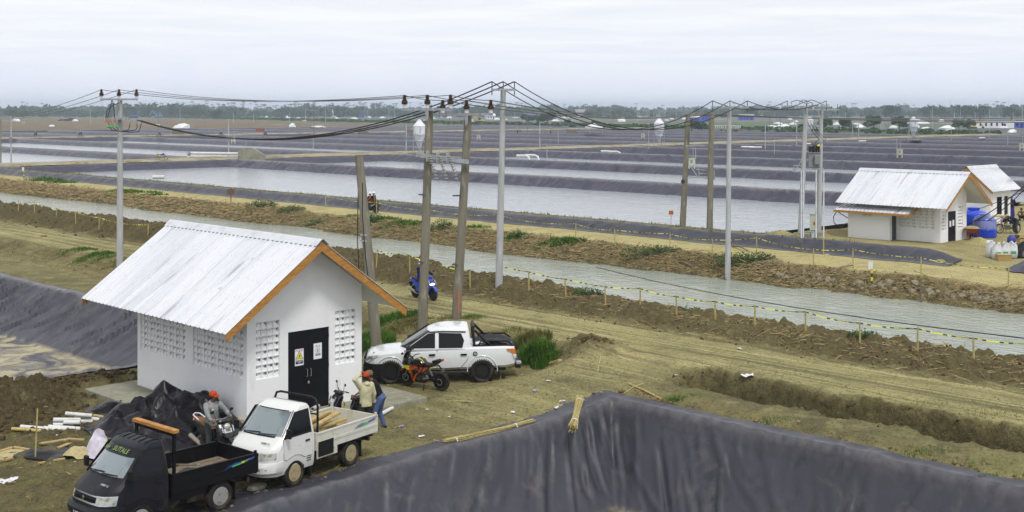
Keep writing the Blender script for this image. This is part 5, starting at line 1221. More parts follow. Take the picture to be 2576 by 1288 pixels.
def scooter(label, loc, rz, m_main, m_acc, m_st, round_lamp=False, plate='T 6155', m_rim=None, lean=0.0, lit=False, grab=None, group=None, steer=0.0, panels=True):
    root = thing('motor_scooter', label, 'scooter', loc, rz, group); root.rotation_euler = (lean, 0, rz); root.scale = (1.06,)*3
    fw = wheel(root, (.63, 0, .275), .275, .10, m_rim or m_rim_b, 'alloy', 1, .68); wheel(root, (-.62, 0, .275), .275, .11, m_rim or m_rim_b, 'alloy', 1, .68)
    b = MB(); b.plate([(.38, .50), (.52, .60), (.66, .60), (.80, .53), (.92, .40), (.84, .44), (.72, .555), (.62, .56), (.50, .49), (.44, .36), (.38, .36)], .13, 'y', .02); b.obj('front_fender', m_main, root, smooth=40)
    b = MB()
    for s in (-1, 1): b.cyl((.64, s*.07, .28), (.46, s*.07, .68), .018, n=6)
    b.obj('fork', m_plastic, root)
    # leg shield, floor, tunnel
    b = MB(); b.plate([(.50, .40), (.60, .56), (.56, .72), (.44, .90), (.34, .98), (.28, .93), (.36, .74), (.36, .50), (.30, .38), (.12, .28), (.14, .24), (.34, .26)], .40, 'y', .09); b.obj('leg_shield', m_main, root, smooth=40)
    b = MB(); b.plate([(.62, .60), (.56, .74), (.47, .90), (.44, .86), (.48, .70), (.54, .56)], .30, 'y', .06); b.obj('front_cowl', m_acc, root, smooth=40)
    b = MB(); b.plate([(.32, .30), (.32, .22), (-.12, .20), (-.30, .26), (-.12, .30)], .34, 'y', .03); b.obj('floor_board', m_plastic, root, smooth=40)
    b = MB(); b.plate([(-.05, .28), (-.02, .48), (-.10, .70), (-.36, .74), (-.78, .86), (-.86, .82), (-.62, .62), (-.40, .46), (-.30, .28)], .30, 'y', .06); b.obj('rear_body', m_main, root, smooth=40)
    if panels:
        for s in (-1, 1):
            b = MB(); b.plate([(-.12, .62), (-.40, .70), (-.80, .82), (-.60, .66), (-.30, .48)], .02, 'y', .008, c=s*.158); b.obj('side_panel', m_acc, root, smooth=40)
    b = MB(); b.plate([(-.02, .70), (-.06, .76), (-.22, .765), (-.36, .80), (-.66, .865), (-.80, .86), (-.72, .82), (-.36, .735), (-.10, .69)], .26, 'y', .05); b.obj('seat', m_st, root, smooth=40)
    b = MB(); b.tube([(-.56, -.12, .84), (-.84, -.10, .93), (-.90, 0, .95), (-.84, .10, .93), (-.56, .12, .84)], .016, 6); b.obj('grab_rail', grab or m_plastic, root, smooth=50)
    b = MB(); b.plate([(-.80, .84), (-.90, .86), (-.90, .78), (-.80, .76)], .16, 'y', .02); b.obj('tail_lamp', m_redl, root); b = MB(); b.plate([(-.74, .72), (-.92, .62), (-.96, .46), (-.93, .46), (-.88, .60), (-.66, .66)], .12, 'y', .01); b.obj('rear_fender', m_plastic, root); MB().box(-.955, -.945, -.11, .11, .56, .66).obj('rear_plate', m_blk, root)
    b = MB(); b.box(-.58, -.10, -.12, .08, .22, .42); b.cyl((-.62, -.10, .275), (-.3, -.08, .30), .06, n=8); b.obj('engine', m_under, root, bevel=.02)
    b = MB(); b.tube([(-.15, -.10, .22), (-.35, -.15, .22), (-.46, -.165, .26), (-.50, -.168, .30), (-.86, -.17, .42), (-.88, -.17, .43)], [.018, .018, .022, .055, .062, .03], 10); b.obj('muffler', m_muff, root, smooth=50)
    hc = MB(); hc.plate([(.30, 1.0), (.42, 1.02), (.47, .97), (.40, .90), (.28, .90), (.22, .95)], .36, 'y', .07); hc.obj('handlebar_cover', m_main, root, smooth=40)
    handlebars(root, .32, 1.01, .33)
    if round_lamp: MB().lathe([(.085, 0), (.09, .03), (.075, .055), (0, .07)], (.50, 0, .83), (.85, 0, .35), 16).obj('headlamp', m_lamp, root, smooth=50)
    else:
        b = MB(); b.plate([(.61, .60), (.585, .70), (.53, .76), (.53, .66)], .26, 'y', .04); b.obj('headlamp', mat('lit_headlamp', (.8, .8, .7), .2, emit=(1, .95, .75, 2.5)) if lit else m_lamp, root, smooth=40)
    for s in (-1, 1): b = MB(); b.plate([(.59, .72), (.53, .86), (.50, .86), (.55, .72)], .03, 'y', .008, c=s*.155); b.obj('turn_signal', m_chrome, root, smooth=40)
    pl = MB().beam((.575, 0, .70), (.535, 0, .80), .22, .008, up=(1, 0, .4)).obj('number_plate', m_plate if not lit else m_blk, root)
    if plate: lettering(plate, .05, m_blk if not lit else m_paper, pl, (.574, 0, .752), Euler((math.radians(68), 0, PI/2)), .001)
    return root
def sport_bike(label, loc, rz, lean):
    root = thing('sport_motorcycle', label, 'motorcycle', loc, rz); root.rotation_euler = (lean, 0, rz); root.scale = (1.04,)*3
    wheel(root, (.68, 0, .30), .30, .11, m_rim_b, 'alloy', 1, .70); wheel(root, (-.68, 0, .30), .30, .145, m_rim_b, 'alloy', 1, .70)
    for X in (.68, -.68):
        b = MB(); b.tube([(X+.205*math.cos(a), .03, .30+.205*math.sin(a)) for a in np.linspace(PI*1.05, PI*1.55, 8)], .006, 4); b.obj('rim_tape', m_bye if X > 0 else m_bor, root)
    b = MB(); b.plate([(.50, .64), (.62, .66), (.82, .57), (.92, .47), (.80, .52), (.66, .60), (.56, .54), (.52, .40), (.46, .42)], .13, 'y', .02); b.obj('front_fender', m_bor, root, smooth=40)
    b = MB()
    for s in (-1, 1): b.cyl((.68, s*.085, .30), (.50, s*.085, .86), .022, n=8)
    b.obj('fork', m_metal, root)
    b = MB(); b.plate([(.78, .74), (.72, .92), (.56, 1.0), (.44, .96), (.38, .84), (.36, .70), (.46, .62), (.64, .64)], .34, 'y', .09); b.obj('front_fairing', m_bk, root, smooth=40)
    b = MB(); b.plate([(.80, .72), (.74, .90), (.66, .93), (.66, .80), (.62, .66)], .18, 'y', .04); b.obj('nose', m_bor, root, smooth=40)
    b = MB(); b.plate([(.74, .92), (.58, 1.16), (.52, 1.16), (.56, .98)], .20, 'y', .04); b.obj('wind_screen', m_tint, root, smooth=40)
    for s in (-1, 1):
        b = MB(); b.plate([(.62, .76), (.40, .78), (.10, .72), (-.36, .74), (-.30, .68), (-.02, .58), (.16, .44), (.24, .24), (.28, .22), (.38, .46), (.56, .62)], .03, 'y', .012, c=s*.175); fr_ = b.obj('side_fairing', m_bor, root, smooth=40)
        b = MB(); b.plate([(.66, .70), (.50, .76), (.34, .74), (.44, .70), (.40, .62), (.48, .60)], .012, 'y', .004, c=s*.196); b.obj('yellow_flash', m_bye, fr_); b = MB(); b.plate([(.60, .76), (.42, .80), (.20, .74), (.38, .75)], .012, 'y', .004, c=s*.197); b.obj('black_flash', m_bk, fr_)
        b = MB(); b.plate([(.34, .60), (.16, .66), (.04, .60), (.18, .50), (.26, .36)], .010, 'y', .004, c=s*.194); b.obj('black_flash', m_bk, fr_)
        b = MB(); b.plate([(.18, .86), (-.04, .84), (.10, .80), (.20, .76)], .010, 'y', .004, c=s*.135); b.obj('tank_flash', m_bor, root)
        b = MB(); b.plate([(-.36, .74), (-.52, .80), (-.50, .76), (-.38, .70)], .012, 'y', .004, c=s*.11); b.obj('yellow_flash', m_bye, root)
        b = MB(); b.beam((-.12, s*.10, .38), (-.68, s*.095, .31), .05, .09); b.obj('swing_arm', m_plastic, root); b = MB(); b.tube([(-.18, s*.13, .40), (-.20, s*.18, .38), (-.14, s*.20, .37)], .014, 5); b.obj('foot_peg', m_metal, root)
        b = MB(); b.tube([(.56, s*.08, 1.0), (.58, s*.2, 1.10), (.57, s*.26, 1.14)], .007, 5); b.ball((.57, s*.29, 1.15), .055, 8, 6, (.4, 1.2, .7)); b.obj('mirror', m_plastic, root, smooth=50)
    b = MB(); b.plate([(.34, .82), (.26, .94), (.10, 1.0), (-.06, .96), (-.16, .84), (-.12, .74), (.20, .74)], .29, 'y', .08); b.obj('fuel_tank', m_bk, root, smooth=40); b = MB(); b.plate([(.10, 1.0), (-.05, .955), (-.13, .86), (-.02, .93)], .2, 'y', .02); b.obj('tank_flash', m_bye, root, smooth=40)
    b = MB(); b.plate([(-.12, .78), (-.16, .84), (-.36, .82), (-.44, .86), (-.40, .76), (-.24, .72)], .24, 'y', .05); b.obj('rider_seat', m_seat, root, smooth=40); b = MB(); b.plate([(-.42, .86), (-.40, .94), (-.66, 1.02), (-.74, 1.0), (-.60, .90)], .18, 'y', .04); b.obj('pillion_seat', m_seat, root, smooth=40)
    b = MB(); b.plate([(-.36, .80), (-.44, .88), (-.78, 1.03), (-.80, .98), (-.56, .82), (-.40, .74)], .16, 'y', .03); b.obj('tail_unit', m_bk, root, smooth=40); MB().box(-.81, -.77, -.05, .05, .97, 1.02).obj('tail_lamp', m_redl, root)
    b = MB(); b.beam((-.60, 0, .82), (-.78, 0, .66), .05, .02); b.obj('plate_hanger', m_plastic, root); MB().beam((-.76, 0, .60), (-.80, 0, .72), .2, .012, up=(1, 0, .3)).obj('rear_plate', m_metal, root)
    b = MB(); b.box(-.16, .28, -.13, .13, .24, .56); b.cyl((.10, -.16, .36), (.10, .16, .36), .10, n=12); b.cyl((-.10, -.15, .34), (-.10, .15, .34), .07, n=12); b.obj('engine', m_under, root, bevel=.02)
    b = MB(); b.plate([(.30, .24), (.20, .20), (-.10, .20), (-.12, .26), (.24, .30)], .26, 'y', .02); b.obj('belly_pan', m_bk, root, smooth=40)
    b = MB(); b.beam((-.30, .10, .72), (-.42, .10, .46), .02, .05); b.beam((-.20, .14, .48), (-.26, .14, .36), .02, .09); b.obj('foot_bracket', m_metal, root); b = MB(); b.tube([(.05, -.12, .26), (-.3, -.15, .30), (-.45, -.17, .40), (-.80, -.18, .52)], [.025, .025, .055, .06], 10); b.obj('muffler', m_plastic, root, smooth=50)
    MB().lathe([(.11, 0), (.11, .01), (.08, .01), (.08, 0)], (-.68, .10, .30), (0, 1, 0), 18, True).obj('rear_sprocket', m_metal, root); MB().lathe([(.13, 0), (.13, .006), (.085, .006), (.085, 0)], (.68, .065, .30), (0, 1, 0), 18, True).obj('brake_disc', m_metal, root)
    b = MB(); b.tube([(-.10, .12, .30), (-.16, .26, .05), (-.16, .29, .005)], .014, 6); b.tube([(-.13, .29, .005), (-.20, .29, .005)], .016, 5); b.obj('side_stand', m_plastic, root)
    b = MB()
    for s in (-1, 1): b.tube([(.46, s*.07, .94), (.42, s*.24, .99), (.36, s*.33, .98)], .015, 6)
    b.obj('handlebar', m_plastic, root); MB().ball((.44, .2, 1.02), .05, 8, 6).obj('brake_reservoir', m_plastic, root, smooth=50)
    return root
def step_bike(label, loc, rz, m_main, m_acc, lean=0.0, group=None, rack=False):
    root = thing('motorcycle', label, 'motorcycle', loc, rz, group); root.rotation_euler = (lean, 0, rz); root.scale = (1.05,)*3
    wheel(root, (.63, 0, .30), .30, .08, m_rim_s, 'spoke', 1, .80); wheel(root, (-.62, 0, .30), .30, .09, m_rim_s, 'spoke', 1, .80)
    b = MB()
    for s in (-1, 1): b.cyl((.64, s*.06, .30), (.42, s*.06, .92), .016, n=6)
    b.obj('fork', m_metal, root)
    for X in (.63, -.62):
        b = MB(); arc = [(X+.345*math.cos(a), .30+.345*math.sin(a)) for a in np.linspace(.35, 2.6, 9)]; arc2 = [(X+.325*math.cos(a), .30+.325*math.sin(a)) for a in np.linspace(2.6, .35, 9)]; b.prism(arc+arc2, -.06, .06, 'y'); b.obj('fender', m_main, root)
    b = MB(); b.plate([(.40, .86), (.28, .98), (.06, .96), (-.10, .84), (-.06, .74), (.30, .72)], .22, 'y', .06); b.obj('fuel_tank', m_acc, root, smooth=40)
    b = MB(); b.plate([(-.04, .80), (-.10, .86), (-.40, .86), (-.76, .90), (-.80, .86), (-.62, .80), (-.20, .76)], .22, 'y', .03); b.obj('seat', m_seat, root, smooth=40)
    for s in (-1, 1): b = MB(); b.plate([(-.12, .76), (-.60, .82), (-.50, .66), (-.20, .56)], .015, 'y', .005, c=s*.11); b.obj('side_panel', m_main, root); b = MB(); b.cyl((-.46, s*.12, .74), (-.60, s*.12, .32), .025, n=8); b.obj('shock_absorber', m_metal, root)
    b = MB(); b.tube([(.40, 0, .84), (.20, 0, .40), (-.15, 0, .36), (-.25, 0, .74), (.36, 0, .80)], .022, 6); b.beam((-.15, .07, .36), (-.62, .07, .30), .03, .05); b.beam((-.15, -.07, .36), (-.62, -.07, .30), .03, .05); b.obj('frame', m_plastic, root)
    b = MB(); b.box(-.12, .22, -.11, .11, .24, .52); b.cyl((.05, -.15, .34), (.05, .15, .34), .09, n=10); b.obj('engine', m_metal, root, bevel=.02); b = MB(); b.tube([(.20, -.08, .44), (.22, -.12, .26), (-.2, -.14, .24), (-.4, -.15, .30), (-.82, -.16, .40)], [.018, .018, .022, .045, .045], 8); b.obj('muffler', m_muff, root, smooth=50)
    MB().lathe([(.075, 0), (.085, .05), (.06, .08), (0, .09)], (.46, 0, .86), (1, 0, .1), 14).obj('headlamp', m_lamp, root, smooth=50); handlebars(root, .36, 1.02, .36)
    MB().box(-.80, -.78, -.05, .05, .78, .84).obj('tail_lamp', m_redl, root); MB().beam((-.86, 0, .60), (-.84, 0, .72), .2, .01, up=(1, 0, 0)).obj('rear_plate', m_plate, root)
    b = MB(); b.tube([(-.02, .10, .28), (-.05, .22, .01)], .012, 5); b.obj('side_stand', m_plastic, root); return root
# parked sport bike: front wheel left in the picture
f_, r_ = Vector((26.35, 32.10)), Vector((26.68, 30.72)); f2 = W(1025, 972); r2 = W(1112, 985); dd_ = (Vector((f2.x, f2.y))-Vector((r2.x, r2.y))).normalized(); mid_ = (f2+r2)/2
sport_bike('orange and black sport motorcycle on its side stand before the double-cab pickup', (mid_.x, mid_.y, gh(mid_.x, mid_.y)+.01), math.atan2(dd_.y, dd_.x), -.12)
# ================================================================== people
def remesh(b, name, m, vox=.014, smooth=4):
    o = b.obj(name, m, fix=True); md = o.modifiers.new('r', 'REMESH'); md.mode = 'VOXEL'; md.voxel_size = vox
    s = o.modifiers.new('s', 'SMOOTH'); s.iterations = smooth; s.factor = .5
    bpy.context.view_layer.update(); me = bpy.data.meshes.new_from_object(o.evaluated_get(bpy.context.evaluated_depsgraph_get())); bpy.data.objects.remove(o)
    me.materials.clear(); me.materials.append(m); me.polygons.foreach_set('use_smooth', [True]*len(me.polygons)); me.name = name; return me
def limb(b, pts, rs, n=10):
    b.tube(pts, rs, n)
    for p, r in zip(pts, rs): b.ball(p, r*.995, n, 6)
def ik(a, t, l1, l2, hint):
    a, t = Vector(a), Vector(t); d = t-a; L = min(d.length, (l1+l2)*.999); d.normalize(); t2 = a+d*L
    x = (l1*l1-l2*l2+L*L)/(2*L); h = math.sqrt(max(0, l1*l1-x*x)); hv = Vector(hint); hv = hv-d*hv.dot(d); hv.normalize(); return a+d*x+hv*h, t2
def cloth(name, c, rough=.9): return mat(name, c, rough, spec=.15, layers=[layer(tuple(k*.6 for k in c), 6, (.45, .68), 4, amt=.7), layer(tuple(min(1, k*1.3) for k in c), 9, (.55, .75), 3, amt=.5)], bump=[(14, .5, .02, (1, 1, 1), 'noise', 3, .8)])
m_skin = mat('brown_skin', (0.20, 0.105, 0.06), .55, layers=[layer((.15, .075, .04), 9, (.5, .7))]); m_hair = mat('black_hair', (0.012, 0.010, 0.009), .6)
def hand(b, w, dirv, palm, curl=.5, side=1):
    """palm and five fingers from wrist w along dirv; palm: direction the palm faces"""
    d = Vector(dirv).normalized(); pn = Vector(palm); pn = (pn-d*pn.dot(d)).normalized(); sd = d.cross(pn)*side
    for k in range(4):
        t = (k-1.5)*.021; b.tube([w+d*.01+sd*t*.6, w+d*.085+sd*t], [.016, .014], 6)
        L = (.062, .072, .068, .052)[k]; p0 = w+d*.08+sd*t; p1 = p0+(d*math.cos(curl)+pn*math.sin(curl))*L*.5; p2 = p1+(d*math.cos(curl*2.1)+pn*math.sin(curl*2.1))*L*.5
        b.tube([p0, p1, p2], [.0105, .0095, .007], 6)
    p0 = w+d*.025-sd*.03; p1 = p0-sd*.025+d*.03+pn*.01; b.tube([p0, p1, p1+d*.028+pn*.018], [.013, .011, .008], 6)
def person(label, loc, rz, P, shirt, trousers, hat=None, sleeves='long', hood=False, vest=None, backpack=False, skin=None, shoes=None, group=None, sc_=1.0, skirt=False, bare=False, mask=None):
    """P: pel, lean(forward), tilt, twist; hands l/r targets, feet l/r targets; local x forward, y left"""
    sk = skin or m_skin; pel = Vector(P.get('pel', (0, 0, .93))); up = Vector((math.sin(P.get('lean', 0)), math.sin(P.get('tilt', 0)), math.cos(P.get('lean', 0)))).normalized()
    tw = P.get('twist', 0); lat = Vector((-math.sin(tw), math.cos(tw), 0)); lat = (lat-up*lat.dot(up)).normalized(); fw = lat.cross(up)
    ch = pel+up*.36; nk = pel+up*.52; hd_dir = (up + Vector(P.get('nod', (0, 0, 0)))).normalized(); hd = nk+hd_dir*.16; face = Vector(P.get('face', tuple(fw))).normalized(); fl = Vector((0, 0, 1)).cross(face).normalized()
    sh = {s: ch+up*.10+lat*s*.185 for s in (1, -1)}; hp = {s: pel+lat*s*.09-up*.03 for s in (1, -1)}
    hn, ft = P.get('hands', {}), P.get('feet', {}); el, wr, kn, an = {}, {}, {}, {}
    for s, k in ((1, 'l'), (-1, 'r')):
        t = hn.get(k, tuple(sh[s] + Vector((.06, s*.06, -.52)))); el[s], wr[s] = ik(sh[s], t, .285, .255, P.get('eh', {}).get(k, tuple(-fw*.6+lat*s*.6-Vector((0, 0, .5)))))
        t = ft.get(k, (pel.x, s*.11, .09)); kn[s], an[s] = ik(hp[s], t, .43, .41, P.get('kh', {}).get(k, (1, s*.25, 0)))
    b = MB()
    b.ball(hd, .098, 14, 10, (1.0, .84, 1.18)); b.ball(hd+face*.022-Vector((0, 0, .045)), .07, 10, 8, (1, .85, 1.0)); b.ball(hd+face*.102-Vector((0, 0, .012)), .016, 6, 5, (1, .8, 1.4))
    for s in (-1, 1): b.ball(hd+fl*s*.084-Vector((0, 0, .01)), .02, 6, 5, (.6, .4, 1.2))
    limb(b, [nk-up*.05, hd-hd_dir*.06], [.055, .05])
    limb(b, [ch, pel], [.10, .10])
    for s in (-1, 1):
        limb(b, [nk-up*.08, sh[s]], [.05, .055]); limb(b, [sh[s], el[s], wr[s]], [.050, .040, .027]); b.ball(wr[s]+(wr[s]-el[s]).normalized()*.04, .036, 8, 6, (1, .8, 1))
        limb(b, [hp[s], kn[s], an[s]], [.075, .055, .037]); limb(b, [an[s]-Vector((0, 0, .03)), an[s]+fw*.13-Vector((0, 0, .055))], [.04, .032])
    me = remesh(b, 'person', sk, .013)
    fb = MB()
    for s in (-1, 1): d = (wr[s]-el[s]).normalized(); hand(fb, wr[s]+d*.02, d+Vector(P.get('hd', {}).get('l' if s > 0 else 'r', (0, 0, 0))), P.get('palm', {}).get('l' if s > 0 else 'r', tuple(-lat*s)), P.get('curl', .5), s)
    bm = bmesh.new(); bm.from_mesh(me); tm = fb.mesh('fingers', sk, 60); bm.from_mesh(tm); bm.to_mesh(me); bm.free(); bpy.data.meshes.remove(tm); me.polygons.foreach_set('use_smooth', [True]*len(me.polygons))
    root = link('person', me, None, loc, rz); root.scale = (sc_,)*3; tag(root, label, 'person', group)
    if not bare:
        b = MB(); w = 1.0 if not hood else 1.12
        rings = []
        for k, (u, hw, dp) in enumerate(((-.10, .165, .135), (-.02, .165, .13), (.10, .155, .115), (.24, .175, .125), (.36, .195, .13), (.44, .185, .115), (.50, .11, .085), (.53, .07, .07))):
            c = pel+up*u; rings.append([c+lat*hw*w*math.cos(a)+fw*dp*w*math.sin(a) for a in np.linspace(0, 2*PI, 15)[:-1]])
        b.loft(rings)
        for s in (-1, 1):
            lo = wr[s] if sleeves == 'long' else sh[s].lerp(el[s], .75)
            pts, rs = ([sh[s], el[s], el[s].lerp(wr[s], .93)], [.078*w, .062*w, .046*w]) if sleeves == 'long' else ([sh[s], lo], [.078, .068])
            limb(b, pts, rs)
        if hood: b.ball(nk-fw*.075+up*.0, .085, 10, 7, (1.0, 1.25, .8)); limb(b, [nk+lat*.085, nk-fw*.06, nk-lat*.085], [.04, .05, .04])
        so = link('shirt', remesh(b, 'shirt', shirt, .015, 3), root)
        if hood: MB().ball(ch+fw*.148*w+up*.02-lat*.06, .035, 6, 4, (.3, 1, .6)).obj('chest_print', m_white_cap, so)
    b = MB(); rr = 1.06
    rings = []
    for u, hw, dp in ((.10, .15, .115), (.02, .168, .13), (-.08, .175, .14)):
        c = pel+up*u; rings.append([c+lat*hw*math.cos(a)+fw*dp*math.sin(a) for a in np.linspace(0, 2*PI, 15)[:-1]])
    b.loft(rings)
    if skirt:
        rings = []; z0 = pel.z+.05
        for k, (z, r) in enumerate(((z0, .15), (z0-.3, .19), (z0-.6, .22), (.22, .23))): rings.append([(pel.x+r*.85*math.cos(a), r*math.sin(a), z) for a in np.linspace(0, 2*PI, 15)[:-1]])
        b.loft(rings)
    for s in (-1, 1): limb(b, [hp[s], kn[s], kn[s].lerp(an[s], .95)], [.096*rr, .075*rr, .058*rr])
    link('trousers', remesh(b, 'trousers', trousers, .016, 3), root)
    b = MB()
    for s in (-1, 1): b.beam(an[s]-fw*.07-Vector((0, 0, .06)), an[s]+fw*.17-Vector((0, 0, .065)), .095, .055, up=(0, 0, 1)); b.ball(an[s]+fw*.10-Vector((0, 0, .05)), .05, 8, 6, (1.3, .95, .7))
    b.obj('shoes', shoes or m_plastic, root, smooth=60)
    b = MB()
    for s in (-1, 1): b.ball(hd+face*.092+fl*s*.032+Vector((0, 0, .008)), .009, 6, 4)
    b.beam(hd+face*.098+fl*.022-Vector((0, 0, .058)), hd+face*.098-fl*.022-Vector((0, 0, .058)), .008, .008); b.obj('eyes_and_mouth', m_hair, root)
    b = MB(); b.ball(hd-face*.012+Vector((0, 0, .022)), .104, 14, 9, (1.0, .88, 1.1)); hr = remesh(b, 'hair', m_hair, .012, 1)
    bm = bmesh.new(); bm.from_mesh(hr); cut = hd+face*.055+Vector((0, 0, .03)); bmesh.ops.bisect_plane(bm, geom=bm.verts[:]+bm.edges[:]+bm.faces[:], plane_co=cut, plane_no=(face*.8-Vector((0, 0, .75))).normalized(), clear_outer=True); bm.to_mesh(hr); bm.free(); link('hair', hr, root)
    if hat:
        kind, hm = hat; c = hd+Vector((0, 0, .05)); b = MB(); sidev = fl; upv = Vector((0, 0, 1)); tp = P.get('hat_tilt', 0); upv = (upv-face*tp).normalized()
        fv = (face-upv*face.dot(upv)).normalized()
        pr = {'cap': [(.106, -.01), (.108, .03), (.098, .075), (.07, .105), (0, .115)], 'helmet': [(.135, -.06), (.14, .0), (.135, .06), (.10, .11), (.05, .135), (0, .14)], 'hard': [(.15, -.01), (.12, 0), (.12, .04), (.105, .09), (.06, .12), (0, .13)]}[kind]
        b.lathe(pr, c-fv*.006, upv, 16); h = b.obj({'cap': 'cap', 'helmet': 'helmet', 'hard': 'safety_helmet'}[kind], hm, root, smooth=50)
        if kind == 'cap':
            v = []; n = 9
            for k in range(n):
                a = -1.15+2.3*k/(n-1); dirv = fv*math.cos(a)+sidev*math.sin(a); v += [c+dirv*.098-upv*.008, c+dirv*(.105+.085*math.cos(a)**.6)-upv*.022]
            MB().add([tuple(q) for q in v]+[tuple(q-upv*.006) for q in v], [(2*k, 2*k+1, 2*k+3, 2*k+2) for k in range(n-1)]+[(2*n+2*k, 2*n+2*k+2, 2*n+2*k+3, 2*n+2*k+1) for k in range(n-1)]+[(2*k+1, 2*n+2*k+1, 2*n+2*k+3, 2*k+3) for k in range(n-1)]).obj('cap_visor', hm, h)
        if kind == 'helmet': MB().ball(hd+face*.075+Vector((0, 0, .02)), .09, 10, 7, (.8, 1.0, .7)).obj('visor', m_tint, h, smooth=60)
    if vest:
        b = MB(); rings = []
        for u, hw, dp in ((.02, .185, .155), (.2, .19, .15), (.36, .212, .15), (.46, .19, .125)): c = pel+up*u; rings.append([c+lat*hw*math.cos(a)+fw*dp*math.sin(a) for a in np.linspace(0, 2*PI, 15)[:-1]])
        b.loft(rings); v = b.obj('safety_vest', vest, root, smooth=50); b = MB()
        for s in (-1, 1): b.tube([pel+up*.03+lat*s*.10+fw*s*0-fw*.158, pel+up*.30+lat*s*.11-fw*.158, pel+up*.48+lat*s*.11-fw*.10], .018, 4)
        b.obj('vest_stripes', m_gold, v)
    if backpack:
        b = MB(); bk_ = pel+up*.24-fw*.21; b.ball(bk_, .17, 12, 8, (.62, .85, 1.35)); p = b.obj('backpack', m_seat, root, smooth=60); b = MB()
        for s in (-1, 1): b.tube([pel+up*.47+lat*s*.12-fw*.11, pel+up*.51+lat*s*.12+fw*.02, pel+up*.36+lat*s*.14+fw*.15, pel+up*.12+lat*s*.16-fw*.05], .02, 5)
        b.obj('strap', m_seat, p, smooth=50)
    if mask: MB().ball(hd+face*.05-Vector((0, 0, .045)), .075, 10, 7, (.9, .95, .75)).obj('face_mask', mask, root, smooth=60)
    return root
c_cream = cloth('cream_hoodie', (0.50, 0.48, 0.31)); c_grey = cloth('grey_hoodie', (0.25, 0.26, 0.26)); c_black = cloth('black_shirt', (0.013, 0.013, 0.016)); c_jean = cloth('blue_jeans', (0.085, 0.12, 0.25)); c_djean = cloth('dark_jeans', (0.045, 0.05, 0.052)); c_navy = cloth('navy_jacket', (0.016, 0.018, 0.06))
c_blue = cloth('blue_vest', (0.035, 0.03, 0.30)); c_purple = cloth('indigo_cloth', (0.05, 0.035, 0.22)); m_orcap = cloth('orange_cap', (0.42, 0.065, 0.02)); m_brcap = cloth('brown_cap', (0.16, 0.11, 0.07)); m_whel = mat('white_helmet', (0.68, 0.69, 0.72), .3, coat=.4); c_orv = cloth('orange_vest', (0.55, 0.12, 0.025)); c_stripe = cloth('khaki_hat', (0.45, 0.40, 0.2))
def ride(zs=.80, x=-.22, lean=.12, **k):
    d = dict(pel=(x, 0, zs+.10), lean=lean, hands={'l': (.27, .30, 1.06), 'r': (.27, -.30, 1.06)}, feet={'l': (.16, .16, .36), 'r': (.16, -.16, .36)}, curl=1.1); d.update(k); return d
def world_of(loc, rz, p): return Vector(loc) + Matrix.Rotation(rz, 3, 'Z') @ Vector(p)
# the rider waiting between the trucks
pz = Vector((16.95, 29.05)); sz = math.atan2(-1.15, .40)
sf_, sr_ = W(578, 1162), W(506, 1138); sd_ = sf_-sr_; srz = math.atan2(sd_.y, sd_.x); sm_ = (sf_+sr_)/2; SP = (sm_.x, sm_.y, gh(sm_.x, sm_.y))
scooter('dark scooter with round headlamp and tan seat standing between the two small trucks', SP, srz, m_bk, m_bk, m_seat2, True, 'T 6155', m_rim_s, grab=m_wht)
person('man in grey hoodie and orange cap with backpack sitting on the dark scooter', SP, srz, ride(.80, -.16, .10, face=tuple(Matrix.Rotation(-srz, 3, 'Z') @ Vector((CA, -SA, -.1))), twist=-.2, feet={'l': (.05, .30, .10), 'r': (.06, -.28, .10)}), c_grey, c_djean, ('cap', m_orcap), hood=True, backpack=True, sc_=1.0)
tag(MB().loft([[world_of(SP, srz, (.30+r*math.cos(a), -.08+r*.7*math.sin(a), z)) for a in np.linspace(0, 2*PI, 9)[:-1]] for z, r in ((.72, .01), (.62, .03), (.52, .055), (.42, .05), (.38, .01))]).obj('plastic_bag', mat('clear_bag', (.5, .42, .45), .2, trans=.5), smooth=60), 'small clear plastic bag hanging at the scooter footwell', 'bag')
# scooter and two men by the door
SQ = (21.75, 28.75, 0.0); qrz = math.radians(188)
ms_ = W(868, 1046); ms_ = W(882, 1072); SQ = (ms_.x, ms_.y, gh(ms_.x, ms_.y)); qrz = math.radians(168)
scooter('black scooter with yellow trim in front of the pump house door', SQ, qrz, m_bk, m_bk, m_seat, False, '', m_rim_b)
MB().lathe([(.10, 0), (.12, .02), (.12, .05), (.10, .07)], (.30, .0, .62), (0, 1, 0), 16, True).obj('yellow_guard', m_bye, [o for o in C.objects if o.name.startswith('motor_scooter')][-1])
lettering('MIO', .13, m_wht, [o for o in C.objects if o.name.startswith('motor_scooter')][-1], (.42, .205, .52), (PI/2, 0, PI), .004)
mp = W(920, 1098); mq = W(950, 1082)
person('man in cream hoodie and orange cap holding his head, back to the camera', (mp.x, mp.y, 0), math.radians(88), dict(pel=(0, 0, .93), lean=.02, hands={'l': (.02, .16, 1.74), 'r': (.08, -.30, .88)}, eh={'l': (-.1, 1, .05)}, feet={'l': (.02, .13, .09), 'r': (-.03, -.12, .09)}, face=(1, .15, .05), palm={'l': (0, -1, 0)}, hd={'l': (0, -.9, -.2)}, curl=.4, hat_tilt=-.1), c_cream, c_djean, ('cap', m_orcap), hood=True, sc_=1.04)
person('man in black printed shirt and blue jeans leaning over the scooter handlebar', (mq.x+.05, mq.y, 0), math.radians(128), dict(pel=(-.05, 0, .92), lean=.5, hands={'l': (.62, .36, 1.02), 'r': (.30, -.20, .86)}, feet={'l': (.05, .14, .09), 'r': (-.12, -.14, .09)}, face=(.9, .5, -.35), nod=(.1, 0, 0), curl=1.0), c_black, c_jean, ('cap', m_brcap), 'short', sc_=1.03)
